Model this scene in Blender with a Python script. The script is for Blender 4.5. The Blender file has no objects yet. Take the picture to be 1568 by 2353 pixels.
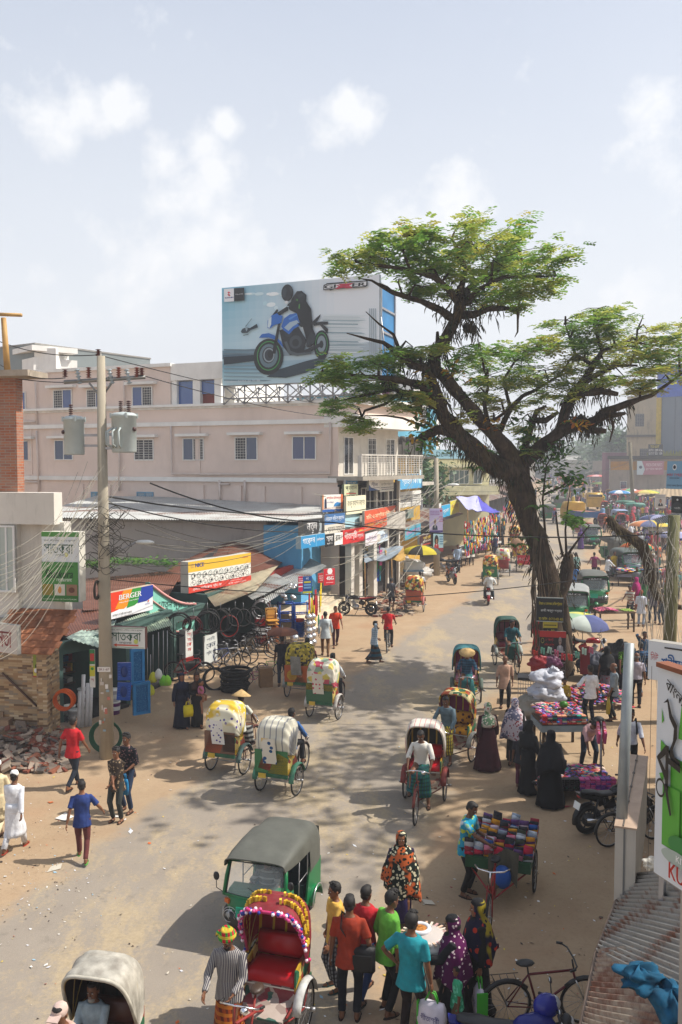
import bpy,math,random
from mathutils import Vector,Matrix,noise
R=math.radians
V=Vector
rnd=random.Random(11)
sc=bpy.context.scene
COL=sc.collection
F=2050.0;PITCH=math.atan(113.5/F);HC=7.6
def ray(u,v):
 x=(u-784)/F;z=-(v-1176.5)/F
 c,s=math.cos(PITCH),math.sin(PITCH)
 return V((x,c+z*s,z*c-s))
SL=.01415
def GZ(y):return-.1+SL*min(y,260)
def G(u,v,z=0.0):
 """point of the gently rising street under a pixel, z above it"""
 d=ray(u,v);t=(z-.1-HC)/(d.z-SL*d.y)
 return V((d.x*t,d.y*t,HC+d.z*t))
def fy(y):return 15785/(15580/y+29)
def uy(y):return 15580/(15785/y-29)
def P(u,v,y):
 y=fy(y);d=ray(u,v);t=y/d.y
 return V((d.x*t,y,HC+d.z*t))
def ZV(v,y):
 return P(784,v,y).z
def lin(h):
 h=h.lstrip('#')
 o=[]
 for i in(0,2,4):
  c=int(h[i:i+2],16)/255
  o.append(c/12.92 if c<=.04045 else((c+.055)/1.055)**2.4)
 return tuple(o)
def col(c):
 return lin(c)if isinstance(c,str)else tuple(c)
_mc={}
class NT:
 def __init__(s,m):
  s.t=m.node_tree;s.n=s.t.nodes;s.l=s.t.links
  s.b=s.n['Principled BSDF']
 def new(s,t,**k):
  n=s.n.new(t)
  for a,b in k.items():setattr(n,a,b)
  return n
 def coord(s,kind='Object',scale=(1,1,1),rot=(0,0,0)):
  tc=s.new('ShaderNodeTexCoord');mp=s.new('ShaderNodeMapping')
  s.l.new(tc.outputs[kind],mp.inputs[0]);mp.inputs['Scale'].default_value=scale
  mp.inputs['Rotation'].default_value=rot
  return mp.outputs[0]
 def noise(s,vec,scale=5,det=4,rough=.55):
  n=s.new('ShaderNodeTexNoise');n.inputs['Scale'].default_value=scale
  n.inputs['Detail'].default_value=det;n.inputs['Roughness'].default_value=rough
  if vec:s.l.new(vec,n.inputs['Vector'])
  return n.outputs[0]
 def ramp(s,fac,a,b,ca=(0,0,0),cb=(1,1,1),interp='LINEAR'):
  r=s.new('ShaderNodeValToRGB');r.color_ramp.interpolation=interp
  e=r.color_ramp.elements;e[0].position=a;e[1].position=b
  e[0].color=(*ca,1);e[1].color=(*cb,1)
  s.l.new(fac,r.inputs[0]);return r.outputs[0]
 def mix(s,fac,a,b,mode='MIX'):
  m=s.new('ShaderNodeMix',data_type='RGBA',blend_type=mode)
  for v,i in((fac,0),(a,6),(b,7)):
   if hasattr(v,'links'):s.l.new(v,m.inputs[i])
   elif i==0:m.inputs[0].default_value=v
   else:m.inputs[i].default_value=(*col(v),1)
  return m.outputs[2]
 def math(s,op,a,b=0.0,clamp=False):
  m=s.new('ShaderNodeMath',operation=op,use_clamp=clamp)
  for v,i in((a,0),(b,1)):
   if hasattr(v,'links'):s.l.new(v,m.inputs[i])
   else:m.inputs[i].default_value=v
  return m.outputs[0]
 def bump(s,h,strength=.3,dist=.02):
  b=s.new('ShaderNodeBump');b.inputs['Strength'].default_value=strength
  b.inputs['Distance'].default_value=dist
  s.l.new(h,b.inputs['Height']);s.l.new(b.outputs[0],s.b.inputs['Normal'])
 def out(s,c,rough=.7,metal=0,spec=.4):
  if hasattr(c,'links'):s.l.new(c,s.b.inputs['Base Color'])
  else:s.b.inputs['Base Color'].default_value=(*col(c),1)
  s.b.inputs['Roughness'].default_value=rough;s.b.inputs['Metallic'].default_value=metal
  s.b.inputs['Specular IOR Level'].default_value=spec
def newmat(name):
 m=bpy.data.materials.new(name);m.use_nodes=True
 return m,NT(m)
def cached(fn):
 def w(*a,**k):
  key=(fn.__name__,a,tuple(sorted(k.items())))
  if key not in _mc:_mc[key]=fn(*a,**k)
  return _mc[key]
 return w
@cached
def mat(c,rough=.7,metal=0.0,var=.14,vs=2.5,bump=0.0,bs=30.0,name='paint',dirt=0.0):
 m,t=newmat(name);c=col(c)
 vec=t.coord()
 n=t.noise(vec,vs,5)
 lo=tuple(x*(1-var*1.6)for x in c);hi=tuple(min(1,x*(1+var))for x in c)
 o=t.mix(t.ramp(n,.3,.7),lo,hi)
 if dirt>0:
  n2=t.noise(t.coord(scale=(1,1,.35)),vs*1.7,6,.65)
  o=t.mix(t.ramp(n2,.45,.75,(0,0,0),(dirt,)*3),o,(.12,.09,.065))
 t.out(o,rough,metal,.35)
 if bump:t.bump(t.noise(vec,bs,4),bump)
 return m
@cached
def plain(c,rough=.6,metal=0.0):
 m,t=newmat('plain');t.out(col(c),rough,metal);return m
@cached
def stripes(c1,c2,scale=20.0,axis=0,duty=.5,rough=.8):
 m,t=newmat('striped_cloth')
 vec=t.coord();sp=t.new('ShaderNodeSeparateXYZ');t.l.new(vec,sp.inputs[0])
 f=t.math('FRACT',t.math('MULTIPLY',sp.outputs[axis],scale))
 o=t.mix(t.math('GREATER_THAN',f,duty),c1,c2)
 t.out(o,rough,0,.2);return m
@cached
def plaid(c1,c2,c3,scale=12.0,rough=.85):
 m,t=newmat('checked_cloth')
 vec=t.coord();sp=t.new('ShaderNodeSeparateXYZ');t.l.new(vec,sp.inputs[0])
 xy=t.math('ADD',sp.outputs[0],sp.outputs[1])
 a=t.math('GREATER_THAN',t.math('FRACT',t.math('MULTIPLY',xy,scale)),.55)
 b=t.math('GREATER_THAN',t.math('FRACT',t.math('MULTIPLY',sp.outputs[2],scale)),.55)
 o=t.mix(a,c1,c2);o=t.mix(t.math('MULTIPLY',b,.65),o,c3)
 t.out(o,rough,0,.2);return m
@cached
def dots(c1,c2,scale=18.0,size=.3,c3=None,rough=.85):
 m,t=newmat('printed_cloth')
 vec=t.coord();vo=t.new('ShaderNodeTexVoronoi');vo.inputs['Scale'].default_value=scale
 t.l.new(vec,vo.inputs['Vector'])
 f=t.math('LESS_THAN',vo.outputs['Distance'],size)
 o=t.mix(f,c1,c2)
 if c3:
  g=t.ramp(t.noise(vec,scale*.18,2),.5,.53)
  o=t.mix(g,o,t.mix(f,c3,c1))
 t.out(o,rough,0,.2);return m
@cached
def patch(cs,scale=9.0,rough=.7,name='painted_ornament'):
 """random ornamental cells of the given colours"""
 m,t=newmat(name)
 vec=t.coord();vo=t.new('ShaderNodeTexVoronoi');vo.inputs['Scale'].default_value=scale
 t.l.new(vec,vo.inputs['Vector'])
 r=t.new('ShaderNodeValToRGB');r.color_ramp.interpolation='CONSTANT'
 sp=t.new('ShaderNodeSeparateColor');t.l.new(vo.outputs['Color'],sp.inputs[0])
 t.l.new(sp.outputs[0],r.inputs[0])
 e=r.color_ramp.elements
 while len(e)<len(cs):e.new(.5)
 for i,c in enumerate(cs):
  e[i].position=i/len(cs);e[i].color=(*col(c),1)
 o=t.mix(t.ramp(t.noise(vec,6,4),.4,.8,(0,0,0),(.3,)*3),r.outputs[0],(.2,.16,.12))
 t.out(o,rough,0,.3);return m
@cached
def glass(c=(.02,.03,.05),rough=.08):
 m,t=newmat('dark_glass');t.out(c,rough,0,1.0);return m
@cached
def clear_glass():
 m,t=newmat('clear_glass')
 t.out((.7,.8,.8),.03,0,.9);t.b.inputs['Alpha'].default_value=.22;return m
@cached
def sheet_plastic(c=(.75,.75,.75),a=.45):
 m,t=newmat('thin_plastic');t.out(c,.25,0,.8);t.b.inputs['Alpha'].default_value=a;return m
def chrome():return plain((.72,.72,.74),.22,1.0)
def steel():return mat((.35,.35,.36),.45,.7,name='steel')
@cached
def brick(scale=1.0,c1='#a5623f',c2='#8a4a33',mortar='#8f867b',bw=.24,bh=.075):
 m,t=newmat('brickwork')
 tc=t.new('ShaderNodeTexCoord');sp=t.new('ShaderNodeSeparateXYZ');t.l.new(tc.outputs['Object'],sp.inputs[0])
 cb=t.new('ShaderNodeCombineXYZ')
 t.l.new(t.math('ADD',sp.outputs[0],sp.outputs[1]),cb.inputs[0]);t.l.new(sp.outputs[2],cb.inputs[1])
 b=t.new('ShaderNodeTexBrick');t.l.new(cb.outputs[0],b.inputs[0])
 b.inputs['Color1'].default_value=(*col(c1),1);b.inputs['Color2'].default_value=(*col(c2),1)
 b.inputs['Mortar'].default_value=(*col(mortar),1);b.inputs['Scale'].default_value=scale
 b.inputs['Brick Width'].default_value=bw;b.inputs['Row Height'].default_value=bh
 b.inputs['Mortar Size'].default_value=.008;b.inputs['Bias'].default_value=-.2
 o=t.mix(t.ramp(t.noise(tc.outputs['Object'],3,5),.35,.75,(0,0,0),(.5,)*3),b.outputs[0],mortar)
 t.out(o,.85,0,.2);t.bump(b.outputs[1],-.4,.01);return m
@cached
def stone_tile():
 m,t=newmat('stone_tiles')
 tc=t.new('ShaderNodeTexCoord');sp=t.new('ShaderNodeSeparateXYZ');t.l.new(tc.outputs['Object'],sp.inputs[0])
 cb=t.new('ShaderNodeCombineXYZ')
 t.l.new(t.math('ADD',sp.outputs[0],sp.outputs[1]),cb.inputs[0]);t.l.new(sp.outputs[2],cb.inputs[1])
 b=t.new('ShaderNodeTexBrick');t.l.new(cb.outputs[0],b.inputs[0])
 b.inputs['Color1'].default_value=(0,0,0,1);b.inputs['Color2'].default_value=(1,1,1,1)
 b.inputs['Mortar'].default_value=(.5,.5,.5,1);b.inputs['Scale'].default_value=1
 b.inputs['Brick Width'].default_value=.22;b.inputs['Row Height'].default_value=.06
 b.inputs['Mortar Size'].default_value=.003
 r=t.new('ShaderNodeValToRGB');t.l.new(b.outputs[0],r.inputs[0]);r.color_ramp.interpolation='CONSTANT'
 e=r.color_ramp.elements
 cs=['#6b5138','#a58a66','#b49a75','#9b7a55','#c2ad8c','#8a7a66']
 while len(e)<len(cs):e.new(.5)
 for i,c in enumerate(cs):e[i].position=i/len(cs);e[i].color=(*lin(c),1)
 t.out(r.outputs[0],.5,0,.4);return m
@cached
def plaster(c,stain=.35,rough=.85,vs=.8,streak=.25,sc_='#4a463e'):
 """painted masonry with rain streaks and blotches"""
 m,t=newmat('painted_plaster');c=col(c)
 n=t.noise(t.coord(),vs,6,.6)
 o=t.mix(t.ramp(n,.3,.7),tuple(x*.86 for x in c),tuple(min(1,x*1.06)for x in c))
 n2=t.noise(t.coord(scale=(1,1,streak)),vs*3.2,6,.7)
 o=t.mix(t.ramp(n2,.52,.8,(0,0,0),(stain,)*3),o,sc_)
 t.out(o,rough,0,.2);t.bump(t.noise(t.coord(),25,4),.12);return m
@cached
def tin(c='#8f8f8c',rust=.5,rc='#6e4433',vs=.7,rough=.5):
 m,t=newmat('corrugated_tin');c=col(c)
 o=t.mix(t.ramp(t.noise(t.coord(),vs*2,5),.3,.7),tuple(x*.75 for x in c),c)
 n=t.noise(t.coord(scale=(.4,1.6,1)),vs,7,.7)
 o=t.mix(t.ramp(n,.62-rust*.4,.7-rust*.25),o,rc)
 n=t.noise(t.coord(),vs*8,5,.7)
 o=t.mix(t.ramp(n,.5,.8,(0,0,0),(.5,)*3),o,'#4b3a30')
 t.out(o,rough,.25,.4);return m
class MB:
 def __init__(s,m=None):
  s.v=[];s.f=[];s.mi=[];s.sm=[];s.mats=[];s.cur=0
  if m:s.mat(m)
 def mat(s,m):
  if m not in s.mats:s.mats.append(m)
  s.cur=s.mats.index(m);return s
 def add(s,vs,fs,smooth=False,M=None):
  o=len(s.v)
  s.v+=[tuple(M@V(p))if M else tuple(p)for p in vs]
  s.f+=[tuple(i+o for i in f)for f in fs]
  s.mi+=[s.cur]*len(fs);s.sm+=[smooth]*len(fs);return s
 def box(s,c,z,rz=0,rx=0,ry=0,M=None):
  a,b,d=z[0]/2,z[1]/2,z[2]/2
  T=Matrix.Translation(c)@Matrix.Rotation(rz,4,'Z')@Matrix.Rotation(ry,4,'Y')@Matrix.Rotation(rx,4,'X')
  if M:T=M@T
  vs=[(x,y,w)for x in(-a,a)for y in(-b,b)for w in(-d,d)]
  return s.add(vs,[(0,1,3,2),(4,6,7,5),(0,4,5,1),(2,3,7,6),(0,2,6,4),(1,5,7,3)],M=T)
 def b2(s,p,q):
  return s.box([(p[i]+q[i])/2 for i in range(3)],[abs(q[i]-p[i])for i in range(3)])
 def loft(s,rings,cap=True,closed=True,smooth=True,M=None):
  n=len(rings[0]);vs=[p for r in rings for p in r];fs=[]
  for i in range(len(rings)-1):
   for j in range(n if closed else n-1):
    k=(j+1)%n
    fs.append((i*n+j,i*n+k,(i+1)*n+k,(i+1)*n+j))
  if cap and closed:
   fs.append(tuple(range(n-1,-1,-1)));fs.append(tuple((len(rings)-1)*n+j for j in range(n)))
  return s.add(vs,fs,smooth,M)
 def tube(s,pts,r,n=8,cap=True,closed=False,flat=None,M=None,smooth=True):
  pts=[V(p)for p in pts];N=len(pts)
  rs=r if isinstance(r,(list,tuple))else[r]*N
  rings=[];up=None
  for i,p in enumerate(pts):
   if closed:t=pts[(i+1)%N]-pts[i-1]
   else:t=pts[min(i+1,N-1)]-pts[max(i-1,0)]
   if t.length<1e-9:t=V((0,0,1))
   t.normalize()
   if up is None:
    up=V((0,0,1))if abs(t.z)<.9 else V((0,1,0))
   a=t.cross(up)
   if a.length<1e-4:a=t.cross(V((1,0,0)))
   a.normalize();b=a.cross(t);up=b
   q=rs[i];fy=q if not flat else q*flat
   rings.append([p+a*math.cos(2*math.pi*k/n)*q+b*math.sin(2*math.pi*k/n)*fy for k in range(n)])
  if closed:rings.append(rings[0])
  return s.loft(rings,cap and not closed,True,smooth,M)
 def cyl(s,a,b,r,n=12,r2=None,M=None):
  return s.tube([a,b],[r,r if r2 is None else r2],n,M=M)
 def torus(s,c,Rr,r,axis='x',n=24,k=6,M=None,sq=1.0):
  pts=[]
  for i in range(n):
   a=2*math.pi*i/n;x,y=Rr*math.cos(a),Rr*math.sin(a)*sq
   pts.append({'x':(0,x,y),'y':(x,0,y),'z':(x,y,0)}[axis])
  pts=[V(c)+V(p)for p in pts]
  return s.tube(pts,r,k,closed=True,M=M)
 def sph(s,c,r,n=10,m=7,M=None):
  r=r if isinstance(r,(list,tuple))else(r,r,r)
  rings=[]
  for i in range(1,m):
   ph=math.pi*i/m
   rings.append([(c[0]+r[0]*math.sin(ph)*math.cos(2*math.pi*j/n),c[1]+r[1]*math.sin(ph)*math.sin(2*math.pi*j/n),c[2]-r[2]*math.cos(ph))for j in range(n)])
  return s.loft(rings,True,True,True,M)
 def lathe(s,prof,n=12,c=(0,0,0),M=None,cap=True):
  rings=[[(c[0]+r*math.cos(2*math.pi*j/n),c[1]+r*math.sin(2*math.pi*j/n),c[2]+z)for j in range(n)]for r,z in prof]
  return s.loft(rings,cap,True,True,M)
 def prism(s,pts,h,M=None,smooth=False):
  """polygon in local XY extruded along z by h"""
  n=len(pts)
  vs=[(p[0],p[1],0)for p in pts]+[(p[0],p[1],h)for p in pts]
  fs=[tuple(range(n-1,-1,-1)),tuple(range(n,2*n))]+[(i,(i+1)%n,n+(i+1)%n,n+i)for i in range(n)]
  return s.add(vs,fs,smooth,M)
 def side(s,pts,x0,x1,smooth=False):
  """polygon of (y,z) extruded along x"""
  n=len(pts)
  vs=[(x0,*p)for p in pts]+[(x1,*p)for p in pts]
  fs=[tuple(range(n)),tuple(range(2*n-1,n-1,-1))]+[(i,n+i,n+(i+1)%n,(i+1)%n)for i in range(n)]
  return s.add(vs,fs,smooth)
 def grid(s,fn,nu,nv,smooth=True,M=None):
  vs=[fn(i/nu,j/nv)for j in range(nv+1)for i in range(nu+1)]
  fs=[(j*(nu+1)+i,j*(nu+1)+i+1,(j+1)*(nu+1)+i+1,(j+1)*(nu+1)+i)for j in range(nv)for i in range(nu)]
  return s.add(vs,fs,smooth,M)
 def absorb(s,me,smooth=True):
  return s.add([v.co[:]for v in me.vertices],[tuple(p.vertices)for p in me.polygons],smooth)
 def mesh(s,name):
  me=bpy.data.meshes.new(name);me.from_pydata(s.v,[],s.f)
  for m in s.mats:me.materials.append(m)
  if len(s.mats)>1:me.polygons.foreach_set('material_index',s.mi)
  me.polygons.foreach_set('use_smooth',s.sm)
  me.update();return me
 def build(s,name,parent=None,loc=None,rz=0):
  o=bpy.data.objects.new(name,s.mesh(name));COL.objects.link(o)
  if parent:o.parent=parent
  if loc is not None:o.location=loc
  if rz:o.rotation_euler=(0,0,rz)
  return o
def tag(o,label=None,cat=None,group=None,kind=None):
 if label:o['label']=label
 if cat:o['category']=cat
 if group:o['group']=group
 if kind:o['kind']=kind
 return o
def empty(name,loc,rz=0,label=None,cat=None,group=None,scale=1):
 o=bpy.data.objects.new(name,None);COL.objects.link(o)
 o.location=loc;o.rotation_euler=(0,0,rz);o.empty_display_size=.2
 if scale!=1:o.scale=(scale,)*3
 return tag(o,label,cat,group)
KIDS={}
def copy_tree(o,loc=None,rz=None,label=None,group=None,recol=None,scale=None):
 """copies a thing with its parts and sub-parts; recol maps part name -> material of its first slot"""
 ch={}
 for q in bpy.data.objects:
  if q.parent:ch.setdefault(q.parent.name,[]).append(q)
 def rec(a,par):
  c=a.copy();COL.objects.link(c);c.parent=par
  if recol and c.type=='MESH':
   base=c.name.split('.')[0]
   if base in recol:
    ms=recol[base];ms=ms if isinstance(ms,(list,tuple))else[ms]
    for k,mm in enumerate(ms):
     if mm and k<len(c.material_slots):
      c.material_slots[k].link='OBJECT';c.material_slots[k].material=mm
  for q in ch.get(a.name,[]):rec(q,c)
  return c
 r=rec(o,None)
 if loc is not None:r.location=loc
 if rz is not None:r.rotation_euler=(0,0,rz)
 if scale:r.scale=(scale,)*3
 if label:r['label']=label
 if group:r['group']=group
 return r
_ts=[]
def remesh(mb,voxel=.014,smooth=3,amp=0.0,fs=6.0):
 """fuses overlapping lofts into one continuous skin, in a small scratch scene"""
 if not _ts:_ts.append(bpy.data.scenes.new('scratch'))
 me=mb.mesh('tmp');o=bpy.data.objects.new('tmp',me);_ts[0].collection.objects.link(o)
 m=o.modifiers.new('r','REMESH');m.mode='VOXEL';m.voxel_size=voxel
 if smooth:
  q=o.modifiers.new('s','SMOOTH');q.iterations=smooth;q.factor=.5
 vl=_ts[0].view_layers[0];vl.update();ev=o.evaluated_get(vl.depsgraph)
 res=ev.to_mesh()
 out=MB()
 out.absorb(res)
 ev.to_mesh_clear()
 bpy.data.objects.remove(o);bpy.data.meshes.remove(me)
 if amp:
  nv=[]
  for p in out.v:
   q=V(p);n=noise.noise_vector(V((q.x*fs,q.y*fs,q.z*fs*.45)))
   nv.append((q.x+n.x*amp,q.y+n.y*amp,q.z))
  out.v=nv
 return out
_tc={}
def text_geo(s):
 if s in _tc:return _tc[s]
 cu=bpy.data.curves.new('t','FONT');cu.body=s;cu.resolution_u=3
 o=bpy.data.objects.new('t',cu);COL.objects.link(o)
 dg=bpy.context.evaluated_depsgraph_get();me=o.evaluated_get(dg).to_mesh()
 vs=[tuple(v.co)for v in me.vertices];fs=[tuple(p.vertices)for p in me.polygons]
 o.evaluated_get(dg).to_mesh_clear()
 bpy.data.objects.remove(o);bpy.data.curves.remove(cu)
 if not vs:vs=[(0,0,0),(1,0,0),(1,1,0)];fs=[(0,1,2)]
 xs=[v[0]for v in vs];ys=[v[1]for v in vs]
 _tc[s]=(vs,fs,min(xs),max(xs),min(ys),max(ys));return _tc[s]
def add_text(mb,s,cx,cy,w,h,M,bold=0.0,slant=0.0,keep=False,rot=0):
 """text stretched to a w x h box centred on cx,cy in the plane of M (local x right, y up)"""
 vs,fs,x0,x1,y0,y1=text_geo(s)
 sx=w/max(x1-x0,1e-6);sy=h/max(y1-y0,1e-6)
 if keep:sx=sy=min(sx,sy)
 c_,s_=math.cos(rot),math.sin(rot)
 for k in((0,)if not bold else(-bold,0,bold)):
  q=[]
  for v in vs:
   a=(v[0]-(x0+x1)/2)*sx+k+slant*(v[1]-y0)*sy;b=(v[1]-(y0+y1)/2)*sy
   q.append((cx+a*c_-b*s_,cy+a*s_+b*c_,abs(k)*.02))
  mb.add(q,fs,M=M)
def panel_art(mb,items,w,h,M,step=.0025):
 """flat layers on a board: x,y in 0..1 of the board; M maps board plane (x right,y up,z out)"""
 for i,it in enumerate(items):
  z=step*(i+1);k=it[0]
  if k=='r':
   _,x0,y0,x1,y1,c=it;mb.mat(c if not isinstance(c,(str,tuple))else plain(c,.5))
   mb.add([(x0*w,y0*h,z),(x1*w,y0*h,z),(x1*w,y1*h,z),(x0*w,y1*h,z)],[(0,1,2,3)],M=M)
  elif k=='p':
   _,pts,c=it;mb.mat(c if not isinstance(c,(str,tuple))else plain(c,.5))
   mb.add([(x*w,y*h,z)for x,y in pts],[tuple(range(len(pts)))],M=M)
  elif k=='c':
   _,cx,cy,r,c=it[:5];ry=it[5]if len(it)>5 else r*w/h
   mb.mat(plain(c,.5))
   mb.add([((cx+r*math.cos(a*math.pi/10))*w,(cy+ry*math.sin(a*math.pi/10))*h,z)for a in range(20)],[tuple(range(20))],M=M)
  elif k=='o':
   _,cx,cy,r,t_,c=it[:6];ry=it[6]if len(it)>6 else r*w/h
   mb.mat(plain(c,.5));n=28;q=t_/r
   vs=[((cx+r*e*math.cos(2*math.pi*a/n))*w,(cy+ry*e*math.sin(2*math.pi*a/n))*h,z)for e in(1,1-q)for a in range(n)]
   mb.add(vs,[(a,(a+1)%n,n+(a+1)%n,n+a)for a in range(n)],M=M)
  elif k=='t':
   _,s,cx,cy,tw,th,c=it[:7];mb.mat(plain(c,.5))
   add_text(mb,s,cx*w,cy*h,tw*w,th*h,M@Matrix.Translation((0,0,z)),bold=(it[7]*w if len(it)>7 else 0),slant=(it[8]if len(it)>8 else 0),rot=(it[9]if len(it)>9 else 0))
def board(name,label,cat,A,B,h,items,depth=.12,back='#b9b7b0',group=None,face='#e8e6df',legs=None,tilt=0.0):
 """signboard whose lower left corner is A and lower right corner is B as one reads it"""
 A=V(A);B=V(B);B.z=A.z;d=B-A;w=d.length;yaw=math.atan2(d.y,d.x)
 mb=MB(mat(back,.6,vs=2))
 mb.box((w/2,depth/2,h/2),(w,depth,h))
 o=mb.build(name,loc=A);o.rotation_euler=(tilt,0,yaw)
 tag(o,label,cat,group)
 art=MB();M=Matrix(((1,0,0,0),(0,0,-1,0),(0,1,0,0),(0,0,0,1)))
 panel_art(art,[('r',.004,.006,.996,.994,face)]+items,w,h,M)
 art.build('printed_face',o)
 if legs:
  lg=MB(steel())
  for x in legs[0]:lg.b2((x*w-.025,depth*.2,-legs[1]),(x*w+.025,depth*.8,0))
  lg.build('bracket',o)
 return o
EXPO=0.5;SKYS=.10;VEIL=.9;VEILC=(6.85,7.1,7.45);CLOUDC=(7.45,7.5,7.6);HAZE=.0016;TOPC=(5.0,5.6,6.8)
cam=bpy.data.cameras.new('camera');co=bpy.data.objects.new('camera',cam);COL.objects.link(co)
cam.sensor_fit='HORIZONTAL';cam.sensor_width=36;cam.lens=F/1568*36;cam.clip_end=5000;cam.clip_start=.1
co.location=(0,0,HC);co.rotation_euler=(math.pi/2-PITCH,0,0)
sc.camera=co
sc.view_settings.view_transform='Standard';sc.view_settings.look='None';sc.view_settings.gamma=1
sc.view_settings.exposure=EXPO
SE,SA=R(51),R(4)
sdir=V((math.cos(SE)*math.cos(SA),math.cos(SE)*math.sin(SA),math.sin(SE)))
sun=bpy.data.lights.new('sun','SUN');so=bpy.data.objects.new('sun',sun);COL.objects.link(so)
sun.energy=4.6;sun.angle=R(.55);sun.color=(1,.945,.86)
so.rotation_euler=(-sdir).to_track_quat('-Z','Y').to_euler();so.location=(20,-10,40)
w=bpy.data.worlds.new('World');sc.world=w;w.use_nodes=True
n=w.node_tree.nodes;l=w.node_tree.links
sky=n.new('ShaderNodeTexSky');sky.sky_type='NISHITA';sky.sun_disc=False
sky.sun_elevation=SE;sky.sun_rotation=math.atan2(sdir.x,sdir.y)
sky.air_density=1.0;sky.dust_density=4.0;sky.ozone_density=1.2
bg=n['Background'];bg.inputs[1].default_value=SKYS
tc=n.new('ShaderNodeTexCoord')
def vm(op,a,b=None):
 m=n.new('ShaderNodeVectorMath');m.operation=op
 l.new(a,m.inputs[0])
 if b is not None:
  if hasattr(b,'links'):l.new(b,m.inputs[1])
  else:m.inputs[1].default_value=b
 return m
def mm(op,a,b=0.0,clamp=False):
 m=n.new('ShaderNodeMath');m.operation=op;m.use_clamp=clamp
 for q,i in((a,0),(b,1)):
  if hasattr(q,'links'):l.new(q,m.inputs[i])
  else:m.inputs[i].default_value=q
 return m.outputs[0]
def wnoise(scale,det,rough,stretch=(1,1,1)):
 mp=n.new('ShaderNodeMapping');l.new(tc.outputs['Generated'],mp.inputs[0]);mp.inputs['Scale'].default_value=stretch
 q=n.new('ShaderNodeTexNoise');l.new(mp.outputs[0],q.inputs[0])
 q.inputs['Scale'].default_value=scale;q.inputs['Detail'].default_value=det;q.inputs['Roughness'].default_value=rough
 return q.outputs[0]
acc=None
for(u,v,r,wt)in[(205,240,58,.75),(260,235,55,.8),(130,270,70,.5),(510,285,34,1),(470,330,50,.9),(380,365,50,.85),(500,390,50,.8),(430,450,75,.7),(520,500,50,.6),(330,620,90,.55),(570,590,65,.7),(450,560,80,.55),(160,735,50,.6),(250,570,60,.4),(640,600,60,.45),(800,245,42,.8),(830,275,35,.7),(740,310,50,.4),(1030,460,60,.75),(950,500,70,.5),(1090,480,60,.4),(1500,290,70,.7),(1450,330,70,.5),(1550,400,70,.5),(1450,660,60,.5),(680,660,60,.5),(80,640,60,.3)]:
 d=ray(u,v).normalized()
 dist=vm('DISTANCE',tc.outputs['Generated'],d).outputs['Value']
 g=mm('MULTIPLY',mm('SUBTRACT',1.0,mm('DIVIDE',dist,r/F*1.75),True),wt)
 acc=g if acc is None else mm('MAXIMUM',acc,g)
nz=wnoise(20,8,.6)
cl=mm('ADD',acc,mm('MULTIPLY',mm('SUBTRACT',nz,.5),1.6))
cr=n.new('ShaderNodeValToRGB');l.new(cl,cr.inputs[0]);cr.color_ramp.elements[0].position=.2;cr.color_ramp.elements[1].position=.62
cr.color_ramp.elements[0].color=(0,0,0,1);cr.color_ramp.elements[1].color=(.8,.8,.8,1)
veil=wnoise(3,5,.5,(1,1,2))
def wmix(fac,a,b):
 m=n.new('ShaderNodeMix');m.data_type='RGBA'
 for q,i in((fac,0),(a,6),(b,7)):
  if hasattr(q,'links'):l.new(q,m.inputs[i])
  elif i==0:m.inputs[0].default_value=q
  else:m.inputs[i].default_value=(*q,1)
 return m.outputs[2]
vf=mm('ADD',VEIL,mm('MULTIPLY',mm('SUBTRACT',veil,.5),.25),True)
veiled=wmix(vf,sky.outputs[0],VEILC)
sz=n.new('ShaderNodeSeparateXYZ');l.new(tc.outputs['Generated'],sz.inputs[0])
hf=n.new('ShaderNodeMapRange');l.new(sz.outputs[2],hf.inputs[0]);hf.inputs[1].default_value=.15;hf.inputs[2].default_value=.6
veiled=wmix(hf.outputs[0],veiled,wmix(.5,sky.outputs[0],TOPC))
l.new(wmix(cr.outputs[0],veiled,CLOUDC),bg.inputs[0])
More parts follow.
